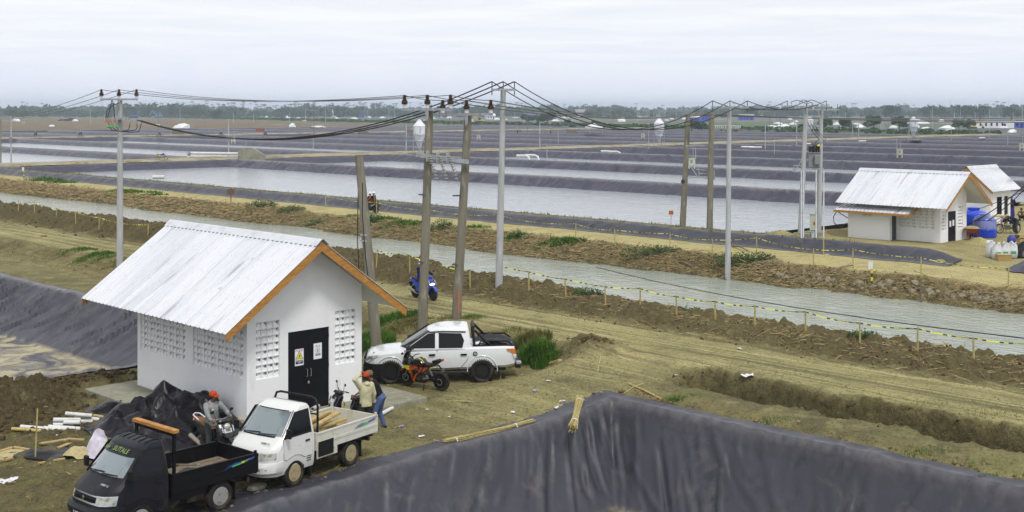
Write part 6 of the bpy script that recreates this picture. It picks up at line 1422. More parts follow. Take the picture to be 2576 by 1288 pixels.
# rider on the near road
rb0 = W(1067, 750, .78); rrz = math.radians(-93)
rb = (rb0.x, rb0.y, gh(rb0.x, rb0.y)+.01)
scooter('blue scooter with lit headlamp ridden along the near canal road', rb, rrz, m_bblue, m_bblue, m_seat, False, 'T 3055', m_rim_b, lit=True)
person('rider in blue vest and white helmet on the blue scooter', rb, rrz, ride(.80, -.26, .08), cloth('dark_sleeves', (.012, .013, .03)), c_djean, ('helmet', m_whel), vest=c_blue, mask=m_seat)
# two riders on the far road
fb0 = W(930, 538, .6); frz = math.radians(104); fbp = (fb0.x, fb0.y, gh(fb0.x, fb0.y)+.01)
scooter('dark scooter carrying two riders along the far canal road', fbp, frz, m_bk, m_metal, m_seat, False, '', m_rim_b)
person('driver in white helmet and orange vest on the far road scooter', fbp, frz, ride(.80, -.08, .08), c_black, c_djean, ('hard', m_whel), vest=c_orv)
person('passenger in white helmet and black jacket on the far road scooter', fbp, frz, ride(.84, -.46, .05, hands={'l': (-.02, .2, 1.0), 'r': (-.02, -.2, 1.0)}, feet={'l': (-.22, .2, .34), 'r': (-.22, -.2, .34)}), c_black, c_djean, ('hard', m_whel), vest=cloth('dark_vest', (.03, .025, .05)))
# people at the far yard
pr_ = W(2545, 556, .8); person('person in navy hooded jacket and indigo sarong standing by the hut', (pr_.x, pr_.y, gh(pr_.x, pr_.y)), math.radians(205), dict(hands={'l': (.18, .05, 1.22), 'r': (.18, -.02, 1.16)}, eh={'l': (0, 1, -.6), 'r': (0, -1, -.6)}), c_navy, c_purple, hood=True, skirt=True)
pr_ = W(2563, 562, .8); person('shirtless person crouching at the right picture edge by the hut', (pr_.x+.6, pr_.y, gh(pr_.x, pr_.y)), math.radians(190), dict(pel=(-.1, 0, .30), lean=.6, hands={'l': (.35, .15, .45), 'r': (.35, -.15, .45)}, feet={'l': (.05, .15, .09), 'r': (.05, -.15, .09)}), c_navy, c_djean, bare=True)
pr_ = W(2536, 594, .8); mrz = math.radians(150)
pb = (pr_.x, pr_.y, gh(pr_.x, pr_.y)); step_bike('dark motorcycle parked on the far yard with a worker bending over it', pb, mrz, m_bk, m_bk)
pw = W(2553, 596, .8); person('worker in khaki cap and dark jacket bending over the parked motorcycle', (pw.x, pw.y, gh(pw.x, pw.y)), math.radians(135), dict(pel=(-.12, 0, .90), lean=1.15, hands={'l': (.50, .18, .86), 'r': (.50, -.12, .84)}, face=(.8, 0, -.6), nod=(.3, 0, 0)), c_navy, c_djean, ('cap', c_stripe))
# ================================================================== things lying about the near yard
def D1(zx, zy): return zx*.2675, 943.4+zy*.2675            # measuring helper for the lower left of the picture
m_pvc = mat('white_pvc', (0.60, 0.61, 0.60), .4, layers=[layer((.45, .43, .36), 4, (.5, .72), 5)]); m_bamboo = mat('bamboo', (0.45, 0.36, 0.13), .6, layers=[layer((.32, .24, .08), 6, (.5, .7))])
def lay(px, py, dz=0.0): p = on(px, py); p.z += dz; return p
def pipe(name, label, a, c, r, m, group=None, wall=.012, n=14, nodes=0):
    a, c = Vector(a), Vector(c); d = (c-a).normalized(); L = (c-a).length; b = MB()
    b.lathe([(r, 0), (r, L), (r-wall, L), (r-wall, 0)], a, d, n, True); o = b.obj(name, m, smooth=40)
    if nodes:
        b = MB()
        for k in range(nodes): b.lathe([(r*1.01, -.01), (r*1.12, 0), (r*1.01, .01)], a+d*L*(k+.5)/nodes, d, n)
        b.obj('node_ring', m, o)
    return tag(o, label, 'pipe' if 'pipe' in name else 'pole', group)
PIPES = [(705, 400, 938, 436), (615, 418, 865, 432), (500, 446, 868, 452), (500, 470, 755, 470), (495, 482, 685, 482), (600, 494, 757, 494), (455, 500, 755, 520), (520, 512, 637, 524), (410, 512, 575, 530), (195, 500, 460, 524)]
which = ['topmost white pipe of the loose stack on bare soil', 'second white pipe from the top of the loose stack', 'longest white pipe of the loose stack', 'white pipe just under the longest one', 'short white pipe ending left of the grass tuft', 'short white pipe half hidden under its neighbours', 'long lower white pipe with open end by the grass', 'shortest white pipe at the bottom of the stack', 'bottom white pipe beside the bamboo pole', 'leftmost white pipe lying along the bamboo pole']
for i, (a, b_, c, d) in enumerate(PIPES):
    lift = .06 + (.11 if i in (1, 3, 5) else 0); p, q = lay(*D1(a, b_+6), lift), lay(*D1(c, d+6), lift); pipe('drain_pipe', which[i], p, q, .062, m_pvc, 'white pipes on the yard')
pipe('bamboo_pole', 'yellow bamboo pole lying in front of the white pipes', lay(*D1(110, 522), .05), lay(*D1(535, 553), .05), .05, m_bamboo, nodes=5)
m_mesh = mat('perforated_plastic', (0.55, 0.54, 0.42), .6, layers=[layer((.10, .09, .06), 22, (.02, .2), 2, kind='voronoi', amt=.8)])
for i, (a, b_, c, d, w_) in enumerate(((985, 545, 1185, 598, 'nearest'), (1065, 522, 1180, 560, 'middle'), (1125, 500, 1190, 525, 'farthest'))):
    pipe('perforated_pipe', w_ + ' cream perforated pipe beside the black plastic heap', lay(*D1(a, b_), .1), lay(*D1(c, d), .1), .105, m_mesh, 'perforated pipes', .01)
pipe('drain_pipe', 'white pipe on the ground behind the men, its end beside the slab', lay(955, 1050, .07), lay(987, 1032, .07), .06, m_pvc); pipe('drain_pipe', 'white pipe stub at the foot of the black door', lay(786, 1054, .3), lay(802, 1038, .22), .06, m_pvc)
# crumpled black plastic
m_tarp = mat('black_plastic_sheet', (0.008, 0.007, 0.010), .34, spec=.22, layers=[layer((.022, .02, .02), 2, (.55, .75), 5, amt=.6)])
def crumple(name, label, cx, cy, rx, ry, h, seed, m, n=46, rot=0.0, base=None, edge=.12, f=1.0, cat='plastic sheet', top=None):
    g = np.linspace(-1, 1, n); X, Y = np.meshgrid(g, g); r = np.hypot(X, Y*.98)
    k = 1/np.maximum(1, r*(1+.25*vn(np.arctan2(Y, X)*1.7, r*0, seed))); X2, Y2 = X*k, Y*k; rr = np.hypot(X2, Y2)
    c, s = math.cos(rot), math.sin(rot); wx, wy = X2*rx, Y2*ry; px = cx+wx*c-wy*s; py = cy+wx*s+wy*c
    def facets(x, y, sd):
        ix, iy = np.floor(x), np.floor(y); best = np.full(x.shape, -9.0)
        for dx in (-1, 0, 1):
            for dy in (-1, 0, 1):
                cx, cy = ix+dx, iy+dy; qx = cx+.1+.8*_hash(cx, cy, sd); qy = cy+.1+.8*_hash(cx, cy, sd+7); ex, ey = x-qx, y-qy
                best = np.maximum(best, 1.1*_hash(cx, cy, sd+13) + 1.6*(_hash(cx, cy, sd+17)-.5)*ex + 1.6*(_hash(cx, cy, sd+19)-.5)*ey - 1.1*np.hypot(ex, ey))
        return best
    wx_, wy_ = px*f + .35*vn(px*.8*f, py*.8*f, seed+5), py*f + .35*vn(px*.8*f, py*.8*f+7, seed+6)
    fold_ = .9*facets(wx_*.8, wy_*.8, seed+1) + .45*facets(wx_*1.9+3, wy_*1.9, seed+2) + .12*np.abs(vn(wx_*3.4, wy_*2.8, seed+3))*2
    z = h*np.clip(1-rr**2.2, 0, 1)*(.2+.95*fold_) + .06*fold_
    if top is not None: z = z + top(px, py)*np.clip(1-rr**3, 0, 1)
    hx = px + .35*min(h, .5)*vn(px*1.5*f, py*1.5*f, seed+8); hy = py + .35*min(h, .5)*vn(px*1.5*f+9, py*1.5*f, seed+9)
    b0 = height(hx, hy)[0] if base is None else np.full(hx.shape, base)
    z = np.maximum(b0 + z, b0 + .02 + .04*rr)
    if base is None: z = np.where((hx > 17.9) & (hx < 25.2) & (hy > 29.75) & (hy < 38.6), np.maximum(z, .225), z)
    me = arr_mesh(name, np.stack([hx, hy, z], -1).reshape(-1, 3), grid_faces(n, n), m); me.set_sharp_from_angle(angle=math.radians(32)); return tag(link(name, me), label, cat)
crumple('plastic_sheet_heap', 'big crumpled heap of black plastic sheeting against the pump house wall', 17.55, 32.6, 2.0, 2.9, .78, 5, m_tarp, 90, top=lambda x, y: .60*ss(16.2, 19.0, x)*np.exp(-((y-33.0)/1.7)**2), f=1.2)
p_ = on(*D1(985, 345)); crumple('plastic_sheet_roll', 'small folded piece of black plastic lying by the slab corner', p_.x, p_.y, .75, .55, .28, 31, m_tarp, 22, 0.6)
p_ = on(*D1(600, 740)); crumple('plastic_sheet_flat', 'flat black plastic sheet under planks left of the black truck', p_.x, p_.y, 1.25, .75, .12, 44, m_tarp, 26, -.6)
m_sack = cloth('beige_sack', (.42, .36, .19)); m_wsheet = cloth('white_cloth', (.55, .52, .60)); p_ = on(*D1(735, 780)); crumple('sack', 'empty beige sack crumpled on the soil left of the black truck', p_.x, p_.y, .42, .36, .2, 61, m_sack, 18, cat='sack')
p_ = on(*D1(880, 770)); crumple('cloth_sheet', 'pale lilac cloth hanging behind the black truck cab', p_.x+.25, p_.y-.1, .45, .55, .75, 71, m_wsheet, 20, cat='cloth')
def plank(name, label, a, c, w, h, m, group=None, cat='plank', lift=.03):
    a, c = Vector(a), Vector(c); return tag(MB().beam(a+Vector((0, 0, lift)), c+Vector((0, 0, lift)), w, h, up=(0, 0, 1)).obj(name, m, bevel=.004), label, cat, group)
for i, (a, b_, c, d, w, lf, lb) in enumerate(((380, 700, 630, 660, .14, .16, 'wide yellow plank lying on the flat black sheet'), (630, 660, 790, 670, .10, .18, 'plank crossing the right half of the flat black sheet'), (550, 725, 650, 685, .12, .12, 'short plank poking out under the wide one'), (360, 848, 610, 803, .09, .05, 'yellow batten left of the beige sack'), (580, 852, 790, 830, .10, .05, 'yellow batten pointing at the black truck bonnet'), (487, 845, 538, 892, .13, .05, 'pale short block of wood on the soil'), (760, 378, 990, 412, .18, .05, 'brown board under the topmost white pipe'), (2140, 455, 2230, 450, .2, .25, 'orange board behind the rider on the plastic heap'), (2215, 480, 2290, 490, .2, .2, 'orange board by the white truck windscreen'))):
    plank('plank', lb, lay(*D1(a, b_)), lay(*D1(c, d)), w, .035, m_wood if i not in (5,) else m_pvc, 'loose planks', lift=lf)
hp_ = on(*D1(85, 760)); hf = thing('wooden_hatch', 'small square wooden hatch lying at the left picture edge', 'hatch', hp_, .35)
for a, c in (((-.5, -.4), (.5, -.4)), ((-.5, .4), (.5, .4)), ((-.5, -.4), (-.5, .4)), ((.5, -.4), (.5, .4))): MB().beam((*a, .06), (*c, .06), .1, .05, up=(0, 0, 1)).obj('frame_bar', m_wood, hf)
MB().box(-.45, .45, -.35, .35, .02, .05).obj('hatch_panel', m_sack, hf)
# reed bundles
m_reed = mat('dry_reed', (0.44, 0.37, 0.15), .75, layers=[layer((.30, .24, .09), 9, (.45, .65), 4, st=(1, 1, 1)), layer((.55, .50, .27), 14, (.6, .75), 3)])
def bundle(label, a, c, r, n, sag=0.0):
    a, c = Vector(a), Vector(c); root = thing('reed_bundle', label, 'reed bundle', a); d = c-a; L = d.length; d.normalize(); s, u = frame(d); rd = random.Random(3); ms = []
    for k in range(n):
        q = r*math.sqrt(rd.random()); t = rd.random()*2*PI; o = s*q*math.cos(t)+u*q*math.sin(t); j = rd.uniform(-.08, .08); bend = rd.uniform(-.02, .02)
        e0, e1 = o*1.25+d*(j), o*(1.05+rd.random()*.4)+d*(L+rd.uniform(-.15, .12)); MB().tube([e0, o*.85+d*L*.35+u*bend, o*.85+d*L*.7-u*sag, e1], .011, 5).obj('reed', m_reed, root)
    for k in (.12, .8):
        b = MB(); b.lathe([(r*.98, -.02), (r*1.02, -.02), (r*1.02, .02), (r*.98, .02)], d*L*k, d, 12, True); b.obj('binding', m_paper, root)
    return root
bundle('long reed bundle lying flat along the foreground pond edge', lay(1118, 1124, .10), lay(1338, 1072, .10), .10, 46); bundle('shorter reed bundle standing over the pond rim corner', lay(1459, 1012, .12), W(1441, 1078, .05), .115, 40)
for i, (a, b_, c, d, lb) in enumerate(((1582, 968, 1664, 1006, 'long brown stick lying at the ditch head'), (1460, 1006, 1480, 1014, 'broken reed beside the standing bundle'), (1455, 1022, 1520, 1029, 'reed lying right of the standing bundle'), (1570, 1055, 1618, 1048, 'loose reeds on the berm above the liner'), (1635, 1037, 1690, 1034, 'reed on the berm right of the loose pair'), (1120, 1012, 1190, 1013, 'thin reed on the yard gravel near the reed bundle'))):
    tag(MB().tube([lay(a, b_, .03), lay((a+c)/2, (b_+d)/2, .05), lay(c, d, .03)], .03 if i == 0 else .014, 6).obj('stick', m_wood if i == 0 else m_reed, smooth=50), lb, 'stick')
tag(MB().beam(lay(1385, 918, .06), lay(1410, 912, .06), .16, .1, up=(0, 0, 1)).obj('wood_block', m_wood, bevel=.02), 'yellow block of wood by the soil heap right of the pickup', 'wood block')
for i, (px, py, lb) in enumerate(((645, 1232, 'flat grey stone on the ground between the truck wheels'), (1805/1, 820, '') , (110, 597, 'dark clod of earth lying on the near road'), (1083, 797, 'round dark clod on the road beside the twin poles'))):
    if not lb: continue
    p = on(px, py); V = MB().ball((0, 0, 0), .2, 8, 6, (1.3, .9, .55)); vv = np.array(V.v); vv *= (1+.45*vn(vv[:, 0]*9+i*3, vv[:, 1]*9+vv[:, 2]*7, 5))[:, None]; V.v = [tuple(q) for q in vv]; tag(V.obj('stone', m_conc if i == 0 else m_soil, loc=p+Vector((0, 0, .05))), lb, 'stone')
# ---- loads in the truck beds (world positions follow the trucks)
def in_truck(t, p): return t.matrix_world @ Vector(p)
bpy.context.view_layer.update()
rd = random.Random(5); names = ['lowest', 'thin lower', 'wide lower', 'cracked', 'long', 'middle', 'slanting', 'upper left', 'upper', 'topmost', 'loose outer', 'inner']
for k in range(12):
    y = -.45+.32*(k % 3)+.06*(k//3); z = .80+.105*(k//3)+rd.uniform(0, .03); x0, x1 = .06-rd.uniform(0, .15), -1.05-rd.uniform(0, .35); a = in_truck(truck_w, (x0, y+rd.uniform(-.1, .1), z)); c = in_truck(truck_w, (x1, y+rd.uniform(-.2, .2), z+rd.uniform(0, .12)))
    plank('timber', names[k]+' board of the timber load on the white truck', a, c, .15, .06, m_wood, 'timber on the white truck', 'timber', .02)
w_ = in_truck(truck_w, (-.12, .52, .86)); tag(MB().lathe([(.08, -.14), (.13, -.12), (.13, .08), (.09, .14), (.03, .16), (.03, .2), (0, .2)], w_, n=14).obj('water_jug', mat('lilac_plastic', (.42, .42, .52), .25, trans=.3), smooth=50), 'clear lilac water jug in the white truck bed', 'jug')
w_ = in_truck(truck_b, (-.05, .42, .84)); tag(MB().lathe([(.09, -.11), (.10, -.10), (.10, .08), (.05, .13), (.03, .16), (0, .16)], w_, (.3, .2, 1), 14).obj('gas_bottle', mat('green_bottle', (.02, .18, .06), .35), smooth=50), 'green bottle in the black truck bed', 'bottle')
w_ = in_truck(truck_b, (-.55, .12, .80)); crumple('rubber_sheet', 'crumpled black rubber piece on the black truck boards', w_.x, w_.y, .38, .24, .16, 88, m_tarp, 16, .3, base=w_.z-.05)
for i, (a, c, lb) in enumerate((((-.25, .05, 1.05), (-.6, .62, 1.08), 'grey stick leaning across the black truck bed'), ((-.02, .30, .80), (-.30, .62, .78), 'short batten standing in the black truck bed'), ((-.25, .25, .78), (-.38, .60, .78), 'second short batten in the black truck bed'), ((-.45, .66, .77), (-1.25, .60, .77), 'thin lath along the near side of the black truck bed'))):
    plank('batten', lb, in_truck(truck_b, a), in_truck(truck_b, c), .05, .03, m_wood2 if i == 0 else m_wood, cat='batten', lift=.0)
w_ = in_truck(truck_b, (-.55, .40, .79)); b = MB(); b.tube([w_+Vector((.14*math.cos(t*2.3)+.03*t, .10*math.sin(t*1.9), .01*math.sin(t*5)+.01)) for t in np.linspace(0, 7, 40)], .010, 5); tag(b.obj('rope', mat('orange_rope', (.5, .14, .06), .8), smooth=60), 'tangled orange rope in the black truck bed', 'rope')
# ================================================================== the far yard
m_tank = mat('blue_tank', (0.01, 0.055, 0.55), .3, coat=.3); m_film = mat('clear_film', (.55, .6, .8), .25, trans=.35, alpha=.55)
def tank(label, px, py, R, Hh, wrap):
    p = on(px, py); root = thing('water_tank', label, 'tank', p, 0, 'blue water tanks')
    prof = [(R*.96, 0), (R, .05), (R, Hh*.30), (R*1.03, Hh*.32), (R*1.03, Hh*.36), (R, Hh*.38), (R, Hh*.72), (R*.97, Hh*.80), (R*.75, Hh*.90), (R*.38, Hh*.95), (R*.38, Hh), (0, Hh)]
    MB().lathe(prof, n=28).obj('tank_body', m_tank, root, smooth=35); MB().lathe([(R*.42, Hh*.965), (R*.42, Hh*1.03), (R*.3, Hh*1.05), (0, Hh*1.05)], n=20).obj('tank_lid', m_tank, root, smooth=35)
    b = MB()
    for k in range(10): a = 2*PI*k/10; b.tube([(R*1.005*math.cos(a), R*1.005*math.sin(a), .1), (R*1.005*math.cos(a), R*1.005*math.sin(a), Hh*.7)], .02, 5)
    b.obj('tank_ribs', m_tank, root)
    if wrap: MB().lathe([(R*1.03, Hh*.40), (R*1.05, Hh*.7), (R*.85, Hh*.92), (R*.46, Hh*1.0), (R*.46, Hh*1.06)], n=18).obj('film_wrap', m_film, root, smooth=60)
tank('taller blue water tank behind the wheelbarrow', 2449, 592, .95, 1.75, False); tank('shorter blue water tank wrapped in clear film', 2477, 598, .72, 1.45, True)
p = on(2445, 605); wb = thing('wheelbarrow', 'rusty orange wheelbarrow filled with sand', 'wheelbarrow', p, .6); m_rust = mat('rusty_red', (.30, .075, .03), .7, layers=[layer((.16, .06, .03), 9, (.5, .7))])
MB().loft([[(x*s_, y*s_, z) for x, y in ((-.5, -.35), (.6, -.35), (.6, .35), (-.5, .35))] for z, s_ in ((.42, .6), (.75, 1.05))]).obj('tray', m_rust, wb, bevel=.03); MB().lathe([(.5, 0), (.35, .09), (.15, .14), (0, .15)], (.03, 0, .74), n=14).obj('sand', m_soil, wb, smooth=60)
b = MB()
for s in (-1, 1): b.tube([(-.95, s*.3, .62), (-.3, s*.28, .45), (.75, s*.1, .22)], .025, 6); b.tube([(-.3, s*.28, .45), (-.4, s*.3, .0)], .022, 6)
b.obj('frame', m_rust, wb); wheel(wb, (.78, 0, .2), .2, .08, m_rim_s, 'alloy', 1, .55)
m_bag = mat('white_woven_bag', (.60, .62, .65), .7, layers=[layer((.45, .46, .48), 5, (.5, .7), 4)], bump=[(9, .5, .05)])
for i, (px, py, lb, ln) in enumerate(((2496, 648, 'leftmost bulging white sack by the cardboard box', -.25), (2508, 652, 'second white sack with green print', 0), (2526, 651, 'slumped white sack behind the cardboard box', .3), (2546, 650, 'rightmost white sack against the black bundle', .1))):
    p = on(px, py); root = thing('sack', lb, 'sack', p, -ANG, 'white sacks on the far yard'); rings = []
    for k, (z, r) in enumerate(((0, .20), (.06, .30), (.35, .31), (.65, .27), (.85, .16), (.95, .20))): rings.append([(r*1.0*math.cos(a)+ln*z*.5, r*.8*math.sin(a), z*(.95+.1*math.sin(a*3+i))) for a in np.linspace(0, 2*PI, 13)[:-1]])
    MB().loft(rings).obj('sack_body', m_bag, root, smooth=60); MB().box(-.14, .14, -.262, -.252, .28, .42).obj('green_print', mat('teal_print', (.05, .30, .18), .7), root)
p = on(2524, 656); bxo = thing('cardboard_box', 'brown cardboard box in front of the white sacks', 'box', p, -ANG); m_card = mat('cardboard', (.34, .24, .09), .85); MB().box(-.38, .38, -.25, .25, 0, .32).obj('box_body', m_card, bxo, bevel=.01); MB().box(-.40, .40, -.27, .27, .32, .36).obj('box_lid', m_sack, bxo, bevel=.01)
p = on(2568, 648); crumple('plastic_bundle', 'bundle of dark grey plastic right of the white sacks', p.x+.4, p.y, .8, .7, .95, 93, m_tarp, 20, cat='plastic bundle'); p = on(2556, 682); crumple('liner_offcut', 'low mound of grey liner sheet at the right picture edge', p.x+.8, p.y-.6, 1.6, 1.2, .55, 95, m_liner_far, 30, cat='plastic sheet', f=.6)
p = on(2540, 632); b = MB(); tag(plank('board', 'dark board leaning behind the white sacks', p+Vector((-.5, .4, 0)), p+Vector((.6, -.2, .9)), .4, .06, m_tarp, lift=.0), None, 'board')
for k, lb in enumerate(('bottom long timber of the stack at the right edge', 'middle long timber of the stack at the right edge', 'top long timber of the stack at the right edge')): q = on(2556, 628); plank('timber', lb, q+Vector((.2, 0, .25+.28*k)), q+Vector((2.2, -1.6, .35+.3*k)), .5, .2, m_wood, 'timber stack on the far yard', 'timber', 0)
p = on(2545, 634); tag(MB().lathe([(.22, 0), (.26, .1), (.25, .35), (.12, .5), (0, .52)], p+Vector((0, 0, .5)), n=14).obj('barrel', mat('indigo_plastic', (.04, .04, .25), .4), smooth=50), 'small indigo container on the board by the timber', 'barrel')
p = on(2502, 583); tb = thing('trestle_table', 'rough timber trestle table beside the blue tanks', 'table', p, -ANG+.2); MB().box(-.95, .95, -.4, .4, 1.0, 1.06).obj('table_top', m_wood, tb)
for x, y in ((-.8, -.3), (-.8, .3), (.8, -.3), (.8, .3)): MB().beam((x*.85, y, 0), (x, y, 1.0), .08, .08).obj('leg', m_wood, tb)
for s in (-1, 1): MB().beam((-.8, s*.3, .3), (.8, s*.3, .95), .06, .04).obj('brace', m_wood, tb)
p = on(2465, 612); 
def mound(name, label, cx, cy, r, h, m, seed):
    g = np.linspace(-1, 1, 22); X, Y = np.meshgrid(g, g); rr = np.hypot(X, Y); wx, wy = cx+X*r, cy+Y*r*.8; z = height(wx, wy)[0] - .04 + h*np.clip(1-rr, 0, 1)**1.2*(1+.4*fbm(wx*2, wy*2, 3, seed)); return tag(link(name, arr_mesh(name, np.stack([wx, wy, z], -1).reshape(-1, 3), grid_faces(22, 22), m)), label, 'sand pile')
mound('sand_pile', 'low brown sand pile beside the wheelbarrow', p.x, p.y, 1.5, .4, m_soil, 4)
p = on(2400, 700); 
# ================================================================== stakes and barrier tape
m_stake = mat('pale_stake', (.42, .37, .15), .8, layers=[layer((.28, .22, .09), 8, (.5, .7))]); 
def tape_mat():
    m = bpy.data.materials.new('barrier_tape'); n, l = _nt(m); bs = n['Principled BSDF']; bs.inputs['Roughness'].default_value = .5; at = n.new('ShaderNodeAttribute'); at.attribute_name = 'zone'; l.new(at.outputs['Color'], bs.inputs['Base Color']); return m
m_tape = tape_mat()
def tape(label, pts, w=.05):
    V, F, Cc = [], [], []; o = 0; yel, blk = (.62, .62, .04, 1), (.02, .02, .02, 1)
    for a, c in zip(pts, pts[1:]):
        L = (c-a).length; n = max(2, int(L/.14)); sag = .02*L*random.uniform(.6, 1.6)
        for k in range(n):
            t0, t1 = k/n, (k+1)/n; tw = math.sin(k*.35)*.6
            q = []
            for t in (t0, t1): p = a.lerp(c, t)-Vector((0, 0, 4*sag*t*(1-t))); q += [p+Vector((tw*w*.5, 0, w/2)), p-Vector((tw*w*.5, 0, w/2))]
            V += [tuple(q[0]), tuple(q[1]), tuple(q[3]), tuple(q[2])]; F.append((o, o+1, o+2, o+3)); Cc += [yel if k % 2 else blk if k % 6 < 4 else yel]*4; o += 4
    return tag(link('barrier_tape', arr_mesh('barrier_tape', np.array(V), np.array(F), m_tape, False, np.array(Cc))), label, 'tape')
def stakes(run, labels, h, tape_label, group, xfix=None):
    tops = []
    for i, (px, py) in enumerate(run):
        p = on(px, py) if xfix is None else WX(px, py, xfix)
        if xfix is not None: p.z = gh(p.x, p.y) + .05
        lean = Vector((random.uniform(-.05, .05), random.uniform(-.05, .05), 0)); hh = h*random.uniform(.9, 1.08); t = p+Vector((0, 0, hh))+lean
        b = MB(); b.beam(p-Vector((0, 0, .25)), t, .055, .04); tag(b.obj('marker_stake', m_stake), labels(i), 'stake', group); tops.append(t-Vector((0, 0, .05)))
    if tape_label: tape(tape_label, tops, .04 if h < .9 else .03)
ordn = ['first', 'second', 'third', 'fourth', 'fifth', 'sixth', 'seventh', 'eighth', 'ninth', 'tenth', 'eleventh', 'twelfth']
stakes([(1258, 742), (1330, 754), (1424, 772), (1524, 786), (1611, 802), (1702, 817), (1800, 835), (1898, 855), (2027, 872), (2164, 903), (2308, 930), (2450, 945), (2620, 978)], lambda i: (ordn+['last'])[min(i, 12)]+' taped stake along the near canal berm, counting right from the tall pale pole', .78, 'yellow and black barrier tape along the near canal berm', 'near berm stakes', 38.9)
stakes([(46, 554), (87, 557), (141, 568), (191, 578), (249, 583), (372, 602)], lambda i: ordn[i]+' stake from the left edge on the cloddy berm', .8, 'barrier tape sagging along the left part of the near berm', 'left berm stakes', 38.2)
stakes([(946, 693), (1031, 715), (1183, 738)], lambda i: ('stake', 'middle stake', 'right stake')[i]+' on the clod berm '+('beside the gable tip', 'left of the blue scooter rider', 'between the twin poles and the pale pole')[i], .85, 'barrier tape over the clods behind the blue scooter', 'mid berm stakes', 38.3)
stakes([(271, 453), (346, 461), (386, 466), (497, 479), (600, 492), (733, 506), (785, 509), (1060, 534), (1427, 570), (1516, 579), (1609, 589), (1817, 610), (1915, 623), (2072, 640)], lambda i: (ordn+['thirteenth', 'last'])[i]+' stake from the left along the lined dyke foot', 1.0, None, 'dyke stakes')
stakes([(820, 521), (948, 541), (1080, 560), (1250, 578), (1448, 602), (1547, 622), (1685, 627), (1792, 647), (1904, 647), (2046, 673), (2147, 674), (2317, 703), (2536, 723)], lambda i: (ordn+['last'])[i]+' stake from the left on the canal side of the far road', 1.1, 'barrier tape along the canal side of the far road', 'far road stakes')
p = on(*D1(327, 800)); tag(MB().beam(p-Vector((0, 0, .2)), p+Vector((.05, -.05, 1.35)), .03, .03).obj('marker_stake', m_stake), 'lone thin stake on the yard before the white pipes', 'stake')
p = on(581, 512); sgn = thing('notice_board', 'brown square board on a post beside the far road', 'sign', p, -ANG); MB().box(-.03, .03, -.03, .03, -.2, .9).obj('post', m_wire, sgn); MB().box(-.32, .32, -.05, -.03, .8, 1.3).obj('board', mat('brown_board', (.13, .08, .05), .8), sgn)
for px, py, lb, hh in ((60, 447, 'striped post with two white tags at the far left of the far road', 1.3), (2193, 716, 'leaning striped post with a white sheet on the rubble bank', 1.2)):
    p = on(px, py); r_ = thing('striped_post', lb, 'post', p, -ANG)
    for k in range(6): MB().box(-.04, .04, -.04, .04, k*hh/6-(.2 if k == 0 else 0), (k+1)*hh/6).obj('post_band', m_yel if k % 2 else m_blk, r_)
    MB().box(-.20, .04, -.07, -.05, hh*.68, hh*1.02).obj('white_sheet', m_wht, r_)
for px, py, t, lb in ((2317, 770, 1.3, 'thick grey post standing in the canal edge by the rubble'), (2590, 725, .8, 'leaning stick at the right end of the far road')): p = on(px, py); tag(MB().beam(p-Vector((0, 0, .4)), p+Vector((0, 0, t)), .12, .1, w1=.07).obj('timber_post', m_wood2), lb, 'post')
p = W(1688, 565, 1.2); fl_ = thing('flag_stake', 'small orange flag on a stick at the pond edge', 'flag', p, -ANG); MB().cyl((0, 0, -.2), (0, 0, .75), .02, n=6).obj('stick', m_wood, fl_); MB().box(-.16, .16, -.01, .01, .7, .98).obj('flag', m_org, fl_)
for px, py, lb, k in ((1645, 562, 'short grey and white pipe end at the pond edge', 0), (1860, 585, 'white pipe with grey elbow on the dyke by the pale pole', 1)):
    p = on(px, py); r_ = thing('pipe_outlet', lb, 'pipe', p+Vector((0, 0, .28)), -ANG); MB().lathe([(.22, -.5), (.22, .35), (.19, .35), (.19, -.5)], (0, 0, 0), (1, 0, 0), 14, True).obj('pipe_body', m_pvc, r_, smooth=40)
    if k: MB().tube([(-.3, 0, 0), (-.65, 0, .02), (-.8, 0, .2), (-.8, 0, .65)], .24, 12).obj('elbow', m_tr, r_, smooth=50)
    else: MB().lathe([(.24, .0), (.24, .38), (.2, .38)], (0, 0, 0), (1, 0, 0), 14).obj('collar', m_tr, r_, smooth=40)
# ================================================================== loose soil, straw, stones, plants
def rock_base(seed, n=8, m=5, sq=.75):
    b = MB().ball((0, 0, 0), 1, n, m); v = np.array(b.v); v *= (1+.55*vn(v[:, 0]*1.9+seed*3.1, v[:, 1]*1.9+v[:, 2]*1.7, seed))[:, None]; v[:, 2] *= sq
    F = []
    for f in b.f:
        if len(f) == 4: F += [(f[0], f[1], f[2]), (f[0], f[2], f[3])]
        else: F.append(f)
    return v, np.array(F)
CL = [rock_base(s, 6, 4) for s in range(5)]
def clods(name, N, area, size, m, dens=None, flat=1.0, sink=.25, seed=1):
    r = np.random.default_rng(seed); x0, x1, y0, y1 = area; X = r.uniform(x0, x1, N*6); Y = r.uniform(y0, y1, N*6)
    z, pale, dark, straw = height(X, Y); w = dens(X, Y, pale, dark, straw, z) if dens else dark; k = np.where((r.random(N*6) < w) & (z > -.35))[0][:N]; it = []
    for i in k:
        s = size[0]+(size[1]-size[0])*r.random()**2.5; bv, bf = CL[int(r.integers(5))]; R = rotm(*(r.random(3)*6.28))*s*np.array([1, 1, flat])[:, None]; it.append((bv, bf, R, np.array([X[i], Y[i], z[i]+s*(.5-sink)*flat])))
    o = scatter(it, name, m); tag(o, {'soil_clods': 'brown clods of dug soil', 'gravel': 'small stones and gravel on bare soil'}.get(name, 'loose soil'), 'soil', kind='stuff'); return o
